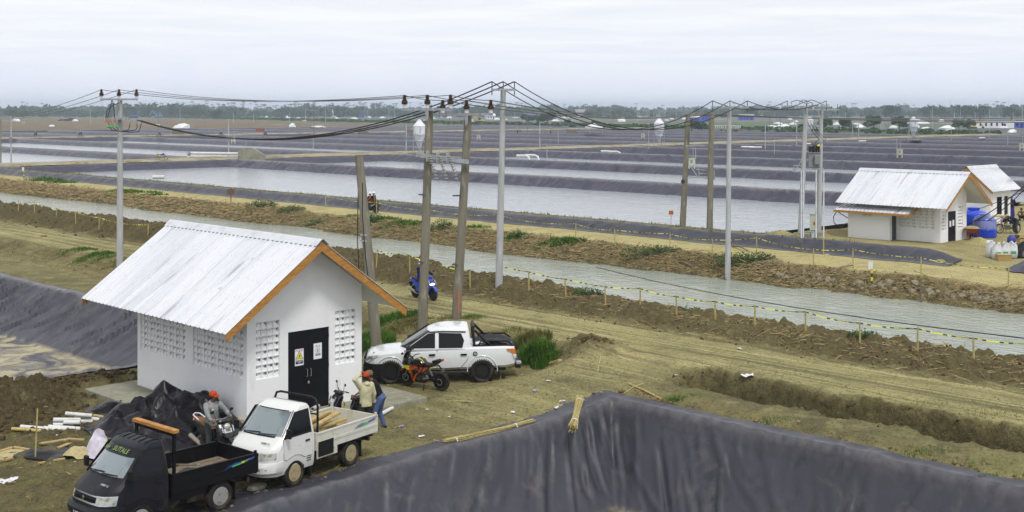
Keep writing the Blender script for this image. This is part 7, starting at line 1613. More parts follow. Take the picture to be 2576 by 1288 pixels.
m_clod = mat('clod_soil', (0.080, 0.058, 0.029), .95, spec=.1, coord='Position', layers=[layer((.065, .046, .024), 1.4, (.42, .6), 4), layer((.15, .115, .06), 3.1, (.55, .7), 4)], bump=[(18, .5, .03)])
m_clod2 = mat('clod_soil_pale', (0.19, 0.155, 0.08), .95, spec=.1, coord='Position', layers=[layer((.16, .12, .06), 1.4, (.42, .6), 4), layer((.28, .24, .13), 4, (.55, .7), 3)])
clods('soil_clods', 1500, (12, 21, 34.5, 41.8), (.02, .11), m_clod, lambda x, y, p, d, s, z: d*(y < 41.6), seed=2)
clods('soil_clods', 2600, (36.6, 42.5, 14, 62), (.02, .075), m_clod, lambda x, y, p, d, s, z: np.clip(d*1.2, 0, 1), seed=3)
clods('soil_clods', 900, (36.6, 42.5, 60, 110), (.04, .14), m_clod, lambda x, y, p, d, s, z: np.clip(d*1.2, 0, 1), seed=4)
clods('soil_clods', 700, (29, 34, 9, 30.5), (.015, .05), m_clod, lambda x, y, p, d, s, z: d, seed=5)
clods('soil_clods', 1500, (54, 60.5, 24, 75), (.03, .10), m_clod, lambda x, y, p, d, s, z: np.clip(s*.9, 0, 1), seed=6)
clods('soil_clods', 350, (31, 34, 29, 32), (.02, .08), m_clod, lambda x, y, p, d, s, z: d, seed=7)
def near_rim(x, y, p, d, s, z): a = np.minimum(np.abs(x-RIM_X-.5)+(y > 25.6)*9, np.abs(y-rim_y(x)-.45)+(x > 29)*9); return np.exp(-(a/.22)**2)
clods('soil_clods', 2200, (12, 30, 9, 27), (.025, .085), m_clod2, near_rim, seed=8)
clods('gravel', 2600, (12, 31, 24.5, 38), (.008, .03), m_clod2, lambda x, y, p, d, s, z: .6*np.clip(1-d, 0, 1)*(1-(x > 17.8)*(x < 25.3)*(y > 29.7)*(y < 38.7)), seed=9, sink=.1)
clods('gravel', 900, (29, 37, 9, 45), (.008, .028), m_clod2, lambda x, y, p, d, s, z: .6*np.clip(1-d, 0, 1), seed=10, sink=.1)
# straw and twigs
def twigs(name, N, area, L, rad, m, dens, seed, lab):
    r = np.random.default_rng(seed); x0, x1, y0, y1 = area; X = r.uniform(x0, x1, N*5); Y = r.uniform(y0, y1, N*5); z, pale, dark, straw = height(X, Y); w = dens(X, Y, pale, dark, straw, z); k = np.where((r.random(N*5) < w) & (z > -.35))[0][:N]
    bv = np.array([(-.5, -1, 0), (-.5, 1, 0), (-.5, 0, 1.6), (.1, -.8, .6), (.1, .8, .6), (.1, 0, 2.0), (.5, -.5, 0), (.5, .5, 0), (.5, 0, 1)], float); bf = np.array([(0, 3, 4, 1), (1, 4, 5, 2), (2, 5, 3, 0), (3, 6, 7, 4), (4, 7, 8, 5), (5, 8, 6, 3)]); it = []
    for i in k:
        l = L[0]+(L[1]-L[0])*r.random()**2; s = rad*(.6+.8*r.random()); R = rotm(r.normal()*.2, r.normal()*.28, r.random()*6.28) @ np.diag([l, s, s]); it.append((bv, bf, R, np.array([X[i], Y[i], z[i]+.02+l*.06])))
    o = scatter(it, name, m); tag(o, lab, 'straw', kind='stuff')
m_straw = mat('dead_stalks', (.30, .235, .11), .9, coord='Position', layers=[layer((.16, .115, .055), 2.3, (.42, .6), 3), layer((.44, .37, .20), 6, (.56, .7), 3)])
twigs('dead_stalks', 6500, (54.3, 60, 24, 95), (.25, 1.3), .018, m_straw, lambda x, y, p, d, s, z: s, 11, 'dead reed stalks littering the far canal bank'); twigs('dead_stalks', 3000, (54.3, 60, 90, 170), (.5, 2.0), .03, m_straw, lambda x, y, p, d, s, z: s, 15, 'dead stalks on the distant canal bank')
twigs('dead_stalks', 2600, (37, 41.5, 12, 45), (.15, .7), .012, m_straw, lambda x, y, p, d, s, z: .8*d, 12, 'dead stalks on the near canal berm'); twigs('dead_stalks', 700, (28, 33, 40, 80), (.2, .9), .014, m_straw, lambda x, y, p, d, s, z: s, 13, 'dead stalks below the road edge'); twigs('dead_stalks', 700, (12, 30, 24.5, 37), (.1, .5), .008, m_straw, lambda x, y, p, d, s, z: .5+0*x, 14, 'scattered straw on the yard')
nb_ = 0
for i, (a, b_, c, d, r) in enumerate(sorted(((1190, 540, 1280, 574, .09), (1330, 582, 1340, 640, .10), (2005, 605, 2045, 618, .1), (1700, 670, 1745, 664, .1), (1842, 622, 1880, 634, .12), (545, 560, 600, 552, .09), (1615, 642, 1650, 650, .14), (1890, 680, 1960, 668, .1), (2090, 690, 2145, 672, .12), (2150, 722, 2185, 706, .1), (1990, 700, 2035, 715, .1), (2440, 775, 2520, 748, .08)))):
    p, q = on(a, max(b_, 545)), on(c, max(d, 545))
    if p.z < -.35 or q.z < -.35 or (p-q).length > 5: continue
    tag(MB().tube([p+Vector((0, 0, .08)), (p+q)/2+Vector((0, 0, .2)), q+Vector((0, 0, .1))], [r*.6, r*.5, r*.25], 6).obj('driftwood', m_wood2, smooth=50), ordn[nb_]+' grey driftwood branch from the left on the far canal bank', 'branch', 'driftwood on the far bank'); nb_ += 1
# rubble on the far bank
m_rub = mat('pale_rubble', (.25, .22, .15), .9, coord='Object', layers=[layer((.15, .125, .08), 2, (.42, .65), 4), layer((.36, .33, .25), 4, (.55, .7), 3)], bump=[(6, .4, .05)])
RM = []
for s in range(6):
    v, f_ = rock_base(20+s, 7, 5, .8); me = arr_mesh('rubble_stone', v, f_, m_rub, False); RM.append(me)
rr_ = random.Random(8); n_ = 0
for k in range(900):
    px, py = rr_.uniform(1950, 2580), 0; t = (px-1900)/676; lo, hi = 683+t*62, 722+t*80; py = lo+(hi-lo)*(rr_.random()+rr_.random())/2
    if rr_.random() > .25+.75*t: continue
    p = on(px, py, 4)
    if p.z < -.3 or p.x > 60.2 or p.x < 53: continue
    s = rr_.uniform(.06, .22)*(rr_.random()**.8+.2); o = link('rubble_stone', RM[n_ % 6], None, p+Vector((0, 0, s*.25)), (rr_.random()*6, rr_.random()*6, rr_.random()*6)); o.scale = (s, s*rr_.uniform(.7, 1.2), s*rr_.uniform(.6, 1)); tag(o, 'pale broken stone among the rubble on the far canal bank', 'stone', 'rubble on the far bank'); n_ += 1
    if n_ >= 230: break
# grass
def blades(items, name, m, lab):
    V, F = [], []; o = 0
    for p, h, w, dirx, diry, lean in items:
        s = np.array([-diry, dirx, 0])*w; l = np.array([dirx, diry, 0])*lean*h
        b0 = np.array(p); q = [b0-s, b0+s, b0+l*.35+np.array([0, 0, h*.55])-s*.8, b0+l*.35+np.array([0, 0, h*.55])+s*.8, b0+l+np.array([0, 0, h*(1-.35*lean)])]
        V += q; F += [(o, o+1, o+3, o+2), (o+2, o+3, o+4, o+4)]; o += 5
    Vn = np.array(V); tri = np.array([(f[0], f[1], f[2]) for f in F if f[2] == f[3]]+[(f[0], f[1], f[2]) for f in F if f[2] != f[3]]+[(f[0], f[2], f[3]) for f in F if f[2] != f[3]])
    return tag(link(name, arr_mesh(name, Vn, tri, m, False)), lab, 'grass', kind='stuff')
m_gr = mat('green_grass', (.085, .185, .026), .75, spec=.2, coord='Position', layers=[layer((.05, .115, .018), 1.6, (.42, .62), 3), layer((.19, .25, .055), 5, (.56, .72), 3)], translucent=.25)
m_gd = mat('dry_grass', (.20, .19, .065), .8, spec=.2, coord='Position', layers=[layer((.10, .11, .03), 1.6, (.42, .62), 3), layer((.29, .25, .11), 5, (.56, .72), 3)], translucent=.2)
rg = np.random.default_rng(31)
def patch(px, py, rx, ry, n, h, w=.012, lean=.5, wp=None):
    c = on(px, py) if wp is None else Vector(wp); ca_, sa_ = math.cos(-ANG), math.sin(-ANG); L = []
    for _ in range(n):
        a, q = rg.random()*6.28, rg.random()**.7; u, v = q*rx*math.cos(a), q*ry*math.sin(a); x, y = c.x+u*ca_-v*sa_, c.y+u*sa_+v*ca_; L.append((x, y, h*(.5+.7*rg.random())*(1.15-.5*q), w*(.7+.6*rg.random()), rg.random()*6.28, lean*(.3+.9*rg.random())))
    xs = np.array([l[0] for l in L]); ys = np.array([l[1] for l in L]); zs = height(xs, ys)[0]
    return [((l[0], l[1], z-.02), l[2], l[3], math.cos(l[4]), math.sin(l[4]), l[5]) for l, z in zip(L, zs) if z > -.4]
G = []
for a in ((945, 862, .8, 1.0, 1500, .62, .013), (925, 880, .7, .6, 900, .45, .012), (1000, 800, 1.3, .5, 1300, .30, .012), (960, 810, 1.0, .5, 700, .30, .012), (1345, 905, .75, .55, 1500, .75, .014), (1375, 915, .6, .4, 700, .45, .012), (1320, 915, .7, .3, 500, .35, .012), (1180, 800, .8, .4, 300, .2, .01), (235, 645, 1.6, .6, 800, .30, .016), (200, 630, 1.2, .6, 500, .25, .016), (255, 655, 1.0, .5, 400, .25, .016),
          (305, 1088, .5, .2, 160, .12, .008), (275, 1080, .4, .2, 120, .1, .008), (230, 1092, .4, .2, 120, .1, .008), (240, 1110, .5, .2, 140, .12, .008), (2365, 1087, 1.0, .4, 600, .16, .010), (2330, 1080, 1.1, .35, 450, .14, .010), (2470, 1212, .4, .2, 500, .22, .011), (2440, 1205, .25, .15, 120, .14, .008), (2300, 1150, 1.2, .35, 420, .10, .009), (2200, 1108, 1.2, .35, 420, .10, .009), (2540, 1110, .8, .5, 350, .14, .009), (1930, 1062, 1.0, .3, 320, .10, .009), (1690, 1008, .5, .25, 250, .14, .009), (1740, 1078, .6, .3, 110, .08, .008), (2050, 1040, .5, .3, 90, .1, .008), (2120, 1150, .9, .4, 200, .07, .008), (2400, 1190, 1.2, .4, 260, .07, .008)): G += patch(*a)
for a in ((960, 557, 1.6, .8, 700, .45, .03), (1010, 563, 1.8, .8, 600, .38, .03), (1040, 568, 1.2, .6, 350, .35, .03), (1430, 613, 1.2, .6, 700, .55, .03), (1400, 610, 1.6, .6, 600, .40, .03), (1300, 598, 1.0, .6, 300, .4, .03), (330, 487, 3.5, 1.0, 500, .4, .05), (300, 482, 2, .8, 300, .4, .05), (110, 455, 2.5, 1.0, 250, .7, .05), (155, 460, 2.0, .7, 300, .5, .05), (380, 492, 2, .6, 200, .35, .05), (1190, 575, 1.4, .7, 250, .35, .03), (2300, 712, .8, .4, 120, .2, .02), (1890, 660, 1.6, .6, 300, .25, .025), (880, 545, 1.5, .6, 250, .3, .03)): G += patch(*a)
blades(G, 'grass', m_gr, 'fresh green grass tufts beside the road and on the banks')
G = []
for a in ((1330, 868, .9, .5, 1400, .62, .012), (1290, 880, 1.0, .4, 700, .40, .012), (1270, 840, 1.2, .5, 500, .25, .011), (985, 835, 1.2, .6, 800, .28, .012), (1030, 815, 1.0, .5, 500, .25, .012), (1120, 805, 1.4, .5, 500, .2, .011), (1300, 925, .9, .3, 300, .2, .01), (300, 660, 1.5, .7, 500, .22, .014), (150, 640, 3.0, .8, 600, .18, .016), (2280, 1100, 2.2, .5, 500, .09, .008), (2000, 1100, 2.5, .4, 500, .07, .008), (2450, 1130, 2.0, .6, 500, .1, .008), (1800, 1060, 2.0, .4, 400, .07, .008)): G += patch(*a)
for x in np.arange(40, 180, 2.2): G += patch(0, 0, 1.4, .8, 40, .22, .03, wp=(66.8+rg.normal()*.5, x, 1.2))
blades(G, 'dry_grass', m_gd, 'dry yellow-green grass on the slopes and dyke crest')
# leafy weeds
m_leaf = mat('weed_leaf', (.06, .15, .035), .7, spec=.25, coord='Position', layers=[layer((.022, .062, .022), 2, (.42, .6), 3), layer((.10, .18, .05), 6, (.57, .72), 3)], translucent=.2)
def weed(label, px, py, rx, ry, h, n, leaf=.10, seed=1):
    c = on(px, py)
    if 'near berm' in label: c = WX(px, py, 39.8); c.z = gh(c.x, c.y)
    root = thing('weed_clump', label, 'plant', c, -ANG, 'weed clumps'); r = np.random.default_rng(seed); V, F = [], []; o = 0; st = MB()
    for k in range(n):
        a, q = r.random()*6.28, math.sqrt(r.random()); x, y = rx*q*math.cos(a), ry*q*math.sin(a); wx = Matrix.Rotation(-ANG, 3, 'Z') @ Vector((x, y, 0)); g = gh(c.x+wx.x, c.y+wx.y)-c.z if k % 6 == 0 else g; z = g + h*(1-q*q*.6)*(.3+.7*r.random()); L = leaf*(.6+.8*r.random())
        R = rotm(r.normal()*.5, r.normal()*.5, r.random()*6.28); q4 = np.array([(-L*.5, 0, 0), (0, -L*.3, .02), (L*.5, 0, 0), (0, L*.3, .02)]) @ R.T + np.array([x, y, z]); V.append(q4); F.append((o, o+1, o+2, o+3)); o += 4
        if k % 12 == 0: st.tube([(x*.6, y*.6, g-.05), (x, y, z)], .012, 4)
    link('foliage', arr_mesh('foliage', np.concatenate(V), np.array(F), m_leaf, False), root); st.obj('stems', m_wood2, root); return root
for i, (px, py, rx, ry, h, n, lb) in enumerate(((660, 524, 1.5, .7, .8, 900, 'bright leafy weed clump left of the leaning stub on the far bank'), (735, 531, 1.2, .5, .55, 600, 'smaller leafy weed clump right of the bright one'), (790, 552, .8, .4, .4, 300, 'little weed tuft low on the far bank'), (938, 560, .8, .6, .9, 500, 'dark weed right beside the leaning pole stub'), (1112, 578, .9, .5, .7, 450, 'dark round weed between the twin poles on the far bank'), (1300, 600, .7, .5, .6, 300, 'weed right of the tall pale pole on the far bank'), (1640, 640, 1.9, .6, .45, 1100, 'wide spreading dark weed patch left of the far bank pole'), (1872, 662, 1.9, .6, .55, 1100, 'spreading weed patch around the foot of the far bank pole'), (1480, 770, .75, .35, .40, 420, 'leafy weed on the near berm under the tape'), (2172, 878, .7, .3, .35, 420, 'leafy weed on the near berm at the right'), (705, 474, .7, .4, .5, 200, 'small bush on the pond dyke above the far road'), (1735, 806, .5, .3, .25, 160, 'thin weed on the near berm before a stake'))): weed(lb, px, py, rx, ry, h, n, .12 if i < 8 else .09, 40+i)
# litter
m_lit = mat('white_litter', (.62, .62, .66), .7); m_lit2 = mat('violet_litter', (.30, .28, .5), .7); rl = random.Random(4)
LIT = ['right of the slab corner', 'left of the standing reed bundle', 'above the long reed bundle', 'behind the pickup rear wheel', 'just left of the reed bundle foot', 'on the yard below the pickup tail', 'on gravel below the sport motorcycle', 'large and pale on the road above the ditch', 'violet, inside the ditch head', 'on the rim right of the reed bundle', 'at the foot of the right berm', 'beside the long reed bundle left end', 'near the white truck tailgate', 'between tailgate and slab', 'left of the perforated pipes', 'by the grass under the black plastic heap', 'below the bamboo pole', 'beside the lone thin stake', 'on the dark soil mound', 'on the road at the berm foot', 'at the edge of the ditch', 'under the berm weed at the right', 'on the far bank at the left', 'on the far bank near the wide weed patch', 'on the rubble left end', 'by the transformer footing', 'large and white at the lower left edge']
for i, (px, py) in enumerate(((1075, 1032), (1400, 1028), (1290, 1040), (1345, 985), (1415, 1012), (1380, 960), (1175, 1012), (1880, 950), (1788, 985), (1480, 1040), (2378, 950), (1130, 1050), (1060, 1100), (1010, 1075), (140, 1098), (275, 1085), (70, 1100), (180, 1120), (100, 1020), (1860, 880), (1700, 958), (2225, 905), (560, 600), (1660, 655), (1990, 690), (2080, 640), (20, 1215))):
    p = on(px, py); s = rl.uniform(.04, .10) if i not in (7, 26) else .22; b = MB(); n = 5
    pts = [(s*(u/2-1)*rl.uniform(.7, 1.2), s*.6*(v/2-1)*rl.uniform(.7, 1.2), rl.uniform(0, s*.5)) for v in range(n) for u in range(n)]; b.grid(pts, n, n)
    tag(b.obj('litter_scrap', m_lit2 if i % 5 == 3 else m_lit, loc=p+Vector((0, 0, .02)), rot=rl.random()*6), 'crumpled scrap of plastic litter '+LIT[i], 'litter', 'litter scraps')
# ================================================================== things among the ponds
m_silo = mat('white_silo', (.66, .68, .72), .4, layers=[layer((.54, .56, .6), 1.2, (.5, .7), 4)]); m_cream = mat('cream_plastic', (.46, .47, .36), .6)
def silo_build(label, loc):
    r = thing('feed_silo', label, 'silo', loc, .2, 'feed silos'); n = 12
    MB().lathe([(.12, .75), (.30, 1.0), (1.02, 3.15), (1.09, 3.3), (1.09, 3.34), (1.05, 3.36), (1.12, 4.9), (1.16, 4.94), (1.12, 5.0), (.42, 5.85), (.36, 5.9), (.36, 6.05), (0, 6.08)], n=n).obj('silo_body', m_silo, r, smooth=25)
    for k in range(4):
        a = PI/4+k*PI/2; c, s = math.cos(a), math.sin(a); MB().cyl((1.12*c, 1.12*s, 0), (1.12*c, 1.12*s, 4.9), .06, n=8).obj('leg', m_steel, r); a2 = a+PI/2; MB().tube([(1.12*c, 1.12*s, 1.1), (.35*math.cos(a+.6), .35*math.sin(a+.6), .9)], .03, 5).obj('brace', m_steel, r)
    b = MB()
    for z in (2.2, 3.35): b.lathe([(1.15, 0), (1.18, .05), (1.15, .1)], (0, 0, z), n=n)
    b.obj('ring_band', m_steel, r); MB().box(-1.6, 1.6, -1.5, 1.5, -.15, .08).obj('base_slab', m_conc, r); MB().tube([(1.2, .2, .1), (1.2, .2, 4.7), (.6, .1, 5.6)], .05, 6).obj('fill_pipe', m_tr, r); return r
sl = silo_build('white feed silo behind the left twin pole', W(1055, 385, 1.3))
for px, py, lb in ((1658, 368, 'white feed silo standing free in the middle of the ponds'), (2036, 343, 'white feed silo hidden behind the transformer poles'), (2298, 351, 'rightmost white feed silo on the pond path')): copy_tree(sl, W(px, py, 1.3), .1, lb)
def ctrl_build(loc, label):
    r = thing('control_box', label, 'control box', loc, -ANG, 'cream control boxes'); MB().box(-.45, .45, -.3, .3, .5, 1.35).obj('box_body', m_cream, r, bevel=.04); MB().box(-.5, .5, -.36, .36, 1.35, 1.43).obj('box_lid', m_cream, r, bevel=.02)
    for x, y in ((-.38, -.22), (.38, -.22), (-.38, .22), (.38, .22)): MB().box(x-.06, x+.06, y-.06, y+.06, 0, .5).obj('leg', m_cream, r)
    MB().box(-.25, .1, -.31, -.30, .75, 1.2).obj('panel_window', m_tr, r); MB().cyl((.2, 0, 1.4), (.2, 0, 2.9), .04, n=6).obj('vent_post', m_steel, r); return r
CT = [(587, 361, 'cream control box above the concrete weir'), (616, 397, 'cream control box leaning on the concrete weir'), (1204, 354, 'cream control box right of the twin poles among ponds'), (1617, 349, 'cream control box left of the free standing silo'), (1740, 424, 'nearest cream control box between the dyke frame poles'), (2263, 397, 'cream control box left of the far house roof'), (2570, 379, 'cream control box at the right picture edge'), (59, 312, 'cream control box far left among the ponds'), (352, 312, 'small cream control box far away under the cables'), (1040, 333, 'cream box on the pole left of the first silo')]
c0 = ctrl_build(W(CT[0][0], CT[0][1], 1.2), CT[0][2])
for px, py, lb in CT[1:]: copy_tree(c0, W(px, py, 1.2), None, lb)
# thin poles
TP = [(28, 411, 291, 'pale', 'pale'), (2, 408, 300, 'brown', 'brown at the left edge'), (398, 346, 284, 'brown', 'brown with cross-arm right of the switch pole'), (575, 395, 300, 'pale', 'pale by the concrete weir'), (790, 345, 277, 'brown', 'brown far pole with cross-arm'), (788, 371, 347, 'pale', 'short pale pipe under the brown'), (1022, 382, 313, 'pale', 'pale left of the first silo'), (1358, 374, 305, 'pale', 'pale in the middle ponds'), (1327, 338, 281, 'brown', 'brown in the middle ponds'), (1376, 403, 362, 'pale', 'short white at the pond corner'), (1404, 362, 330, 'pale', 'small pale on a dyke'), (1541, 338, 278, 'brown', 'brown right of the white canopy'), (1632, 370, 313, 'pale', 'pale left of the free silo'), (1750, 395, 372, 'pale', 'white standpipe between the dyke poles'), (1925, 372, 310, 'pale', 'pale right of the far bank pole'), (1963, 340, 294, 'brown', 'thin brown above the ponds'), (2004, 364, 308, 'pale', 'pale left of the transformer'), (2160, 357, 305, 'pale', 'pale left of the far roof ridge'), (2145, 340, 298, 'pale', 'second pale left of the far roof ridge'), (2285, 353, 308, 'pale', 'pale left of the right silo'), (2393, 350, 309, 'pale', 'pale right of the right silo'), (2490, 347, 308, 'pale', 'pale far right'), (2535, 362, 342, 'pale', 'short white far right'), (1948, 384, 355, 'pale', 'short white standpipe right of the far bank pole'), (2256, 372, 347, 'pale', 'short white standpipe above the far roof')]
for i, (px, py, ty, kind, lb) in enumerate(TP):
    z = 1.2; p = W(px, py, z); d = p.x*SA+p.y*CA; h = (py-ty)/FOC*d; r_ = .12 if h > 5 else .06; r = thing('thin_pole', lb + ' thin pole among the ponds', 'pole', p, -ANG, 'thin poles among the ponds'); MB().cyl((0, 0, -.3), (0, 0, h), r_, r_*.7, 8).obj('shaft', m_pole if kind == 'brown' else m_pole2, r, smooth=50)
    if kind == 'brown': MB().box(-.9, .9, -.06, .06, h-.2, h-.05).obj('cross_arm', m_steel, r)
    elif h > 5: MB().box(-.18, .18, -.3, -.1, h*.45, h*.55).obj('meter_box', m_tr, r)
# concrete weir with its pipe
p = W(632, 398, 1.25); wr_ = thing('concrete_weir', 'pale concrete weir block with sloping end among the ponds', 'weir', p, -ANG); MB().prism([(-2.1, -.4), (-2.1, 1.75), (.2, 1.75), (2.3, .5), (2.3, -.4)], -.4, .4, 'y').obj('weir_wall', m_conc, wr_, bevel=.03)
pp = thing('white_pipeline', 'white pipe with grey elbow running into the concrete weir', 'pipe', p+Vector((-2*CA, 2*SA, 0)), -ANG); MB().cyl((0, 0, .75), (-8, 0, .85), .22, n=12).obj('pipe_body', m_pvc, pp, smooth=50); MB().tube([(-7.9, 0, .85), (-8.2, 0, .8), (-8.35, 0, .5)], .27, 10).obj('elbow', m_tr, pp, smooth=50); MB().cyl((-8.35, 0, .55), (-8.35, 0, -.4), .22, n=12).obj('down_pipe', m_pvc, pp)
# outlets
for i, (px, py, lb) in enumerate(((1311, 393, 'left pouring pipe outlet of the corner pair'), (1334, 392, 'right pouring pipe outlet of the corner pair'), (1765, 380, ''), (1522, 382, 'left pouring pipe outlet below the free silo'), (1542, 383, 'right pouring pipe outlet below the free silo'), (1880, 371, 'left white pipe stub on the pond bank'), (1900, 372, 'right white pipe stub on the pond bank'), (2030, 363, 'white pipe stub left of the transformer'), (2170, 356, 'white pipe stub above the far roof'), (2470, 348, 'white pipe stub at the far right bank'), (400, 447, 'floating white and black pipe end in the first pond'))):
    if not lb: continue
    p = W(px, py, 1.1 if i < 10 else .1); r = thing('pipe_stub', lb, 'pipe', p, -ANG, 'pipe stubs in the ponds'); L = 1.6 if i not in (5, 6) else 2.6; MB().cyl((-L/2, 0, .1), (L/2, -.2, .1), .22, n=10).obj('pipe_body', m_pvc, r, smooth=50)
    if i < 5: MB().tube([(L/2, -.25, .1), (L/2+.5, -.5, -.1), (L/2+.7, -.7, -.9)], [.16, .18, .22], 8).obj('water_jet', mat('white_water', (.6, .62, .62), .3), r, smooth=60)
# riders far away
wb_ = step_bike('small dark motorbike', W(90, 345, 1.3), -ANG+.1, m_bk, m_bk, group='bikes among the ponds')
wp_ = person('worker', W(90, 345, 1.3), -ANG+.1, ride(.86, -.2, .2), c_navy, c_djean, ('hard', m_whel), group='workers among the ponds')
wb_['label'] = 'motorbike at the far left pond path'; wp_['label'] = 'rider on the motorbike at the far left pond path'
for px, py, lb in ((203, 345, 'left of the switch pole'), (402, 345, 'beside the brown thin pole'), (557, 344, 'left of the weir'), (668, 344, 'right of the weir')):
    copy_tree(wb_, W(px, py, 1.3), -ANG+.15, 'motorbike on the pond path '+lb); c = copy_tree(wp_, W(px, py, 1.3), -ANG+.15, 'rider on the pond path '+lb)
for px, py, lb in ((1204+724/2.516*.6289-0, 336, 'worker in yellow standing on the pond bank right of the tall pole'), (1301, 336, 'worker in yellow by the boards in the middle ponds'), (2115, 333, 'distant worker right of the dark blue car')):
    person(lb, W(px, py, 1.2), -1.2, dict(), cloth('yellow_jacket', (.45, .33, .04)), c_djean, ('hard', m_whel), sc_=1.15, group='standing workers among the ponds')
step_bike('yellow-green and blue trail motorcycle parked on the pond path', W(407, 402, 1.3), -ANG, m_bye, mat('indigo_tank', (.04, .035, .25), .4))
# tents, piles, boards
def canopy(label, px, py, w, h):
    r = thing('canopy_tent', label, 'tent', W(px, py, 1.2), -ANG+.3, 'white canopy tents'); k = w/2; MB().loft([[(x*s_, y*s_, z) for x, y in ((-k, -k), (k, -k), (k, k), (-k, k))] for z, s_ in ((h*.58, 1.02), (h*.68, 1.0), (h, .06))]).obj('roof', m_wht, r)
    for x, y in ((-k, -k), (k, -k), (k, k), (-k, k)): MB().cyl((x*.96, y*.96, 0), (x*.96, y*.96, h*.6), .06, n=6).obj('leg', m_steel, r)
canopy('large white canopy tent on the pond bank left of the free silo', 1494, 336, 4.6, 3.4); canopy('small white canopy tent right of the right silo', 2310, 327, 6, 4.2)
def pile(label, px, py, w, h, z=1.0, m=None, seed=0, group='white tarp piles'):
    p = W(px, py, z); v, f_ = rock_base(60+seed, 9, 6, 1.0); v = v*np.array([w/2, w/2.6, h]); v[:, 2] = np.maximum(v[:, 2], -.05); tag(link('tarp_pile', arr_mesh('tarp_pile', v, f_, m or m_wht, False), None, p, -ANG), label, 'tarp pile', group)
for i, (px, py, w, h, lb) in enumerate(((457, 322, 7, 2.2, 'crumpled white tarp pile right of the brown thin pole'), (735, 320, 4, 1.8, 'white tarp pile left of the first silo'), (800, 320, 7, .6, 'long flat white cover left of the first silo'), (42, 305, 6, 2.0, 'white tarp peak far left'), (155, 304, 5, 1.5, 'white tarp at the dark heap far left'), (190, 305, 4, 1.6, 'yellow and white tarp far left'), (176, 304, 7, 2.2, 'dark tarp heap far left'), (395, 315, 3, .6, 'small white cover near the switch pole'), (130, 318, 3, .8, 'small white cover far left'))): pile(lb, px, py, w, h, 1.0, m_tarp if 'dark' in lb else None, i)
for i, (px, py, lb) in enumerate(((450, 338, 'boat-like board box right of the switch pole'), (915, 336, 'dark board box left of the tent'), (1035, 335, 'board box beside the first silo'), (1440, 336, 'board ramp at the white canopy'), (655, 330, 'rust-brown crate on the pond path'))):
    r = thing('board_box', lb, 'crate', W(px, py, 1.2), -ANG, 'board boxes on the pond path'); MB().prism([(-2, 0), (2, 0), (1.2, .9), (-2, 1.6)] if i < 4 else [(-1.5, 0), (1.5, 0), (1.5, 1.1), (-1.5, 1.1)], -.5, .5, 'y').obj('box_body', m_wood2 if i < 4 else m_rust, r, bevel=.05)
for i, (px, py, s) in enumerate([(1645+70*k, 300+rl.uniform(0, 14), rl.uniform(2.5, 5)) for k in range(0)]): pass
rf = random.Random(12)
for k in range(70):
    px = rf.uniform(650, 2570); py = rf.uniform(289, 307) if px < 1900 else rf.uniform(300, 335); z = .3; pile('small white cover among the distant ponds', px, py, rf.uniform(3, 8), rf.uniform(.8, 2.0), z, None, k % 7, 'white covers among the distant ponds')
PB = MB().cyl((0, 0, 0), (0, 0, 9), .16, .11, 6).mesh('distant_pole', m_pole2); PB2 = MB().cyl((0, 0, 0), (0, 0, 8), .16, .11, 6).mesh('distant_pole', m_pole)
for k in range(95):
    px = rf.uniform(0, 2576); py = rf.uniform(288, 312) if px < 1900 else rf.uniform(296, 330); o = link('distant_pole', PB if rf.random() < .7 else PB2, None, W(px, py, .3)); o.scale = (1.2, 1.2, rf.uniform(.6, 1.2)); tag(o, 'thin distant pole among the far ponds', 'pole', 'distant poles')
# ---- distant buildings
def far_house(label, px, py, w, dpt, h, m_w, m_r, rot=0.0, flat=False, z=.4, name='distant_house'):
    r = thing(name, label, 'house', W(px, py, z), -ANG+rot, 'distant buildings'); MB().box(-w/2, w/2, -dpt/2, dpt/2, -.5, h*.62).obj('wall', m_w, r)
    if flat: MB().box(-w*.53, w*.53, -dpt*.55, dpt*.55, h*.62, h*.7).obj('roof', m_r, r)
    else: MB().prism([(-dpt*.6, h*.58), (dpt*.6, h*.58), (0, h)], -w*.55, w*.55, 'x').obj('roof', m_r, r)
    for k in range(max(1, int(w/3))): MB().box(-w/2+1+k*2.6, -w/2+1.9+k*2.6, -dpt/2-.03, -dpt/2, h*.2, h*.48).obj('window', m_tint, r)
    MB().box(w*.25, w*.25+1.0, -dpt/2-.03, -dpt/2, -.3, h*.42).obj('door', m_door, r); return r
m_bw = mat('blue_wall', (.03, .06, .45), .6); m_vw = mat('violet_wall', (.30, .28, .48), .7); m_grf = mat('grey_roofing', (.25, .24, .24), .7)
far_house('distant white house left of the twin poles', 848, 293, 11, 8, 8.5, m_wht, m_wht, .3); far_house('distant white house right of the twin poles', 1233, 300, 8, 6, 5.2, m_wht, m_wht, .3); far_house('distant violet two-storey building', 1338, 298, 15, 8, 8, m_vw, m_vw, 0, True); far_house('blue shed with white roof between the dyke poles', 1746, 306, 7, 5, 5.5, m_bw, m_wht, .2)
far_house('tall blue shed between the dyke poles', 1778, 305, 9, 6, 6.5, m_bw, m_bw, 0, True); far_house('blue shed behind the far bank pole', 1877, 302, 12, 6, 5, m_bw, m_grf); far_house('low white building at the far right', 2490, 322, 20, 8, 5.2, m_wht, m_wht, 0, True); far_house('white and blue low building at the far right', 2545, 322, 11, 7, 4.6, m_bw, m_wht, 0, True); far_house('blue kiosk beside the distant white house', 910, 296, 5, 4, 5, m_bw, m_bw, 0, True); far_house('distant roofs among trees far left', 250, 288, 26, 12, 6, m_cream, m_wht, 0, True); far_house('grey roofed house among trees in the middle', 1460, 292, 14, 9, 9, m_grf, m_grf)
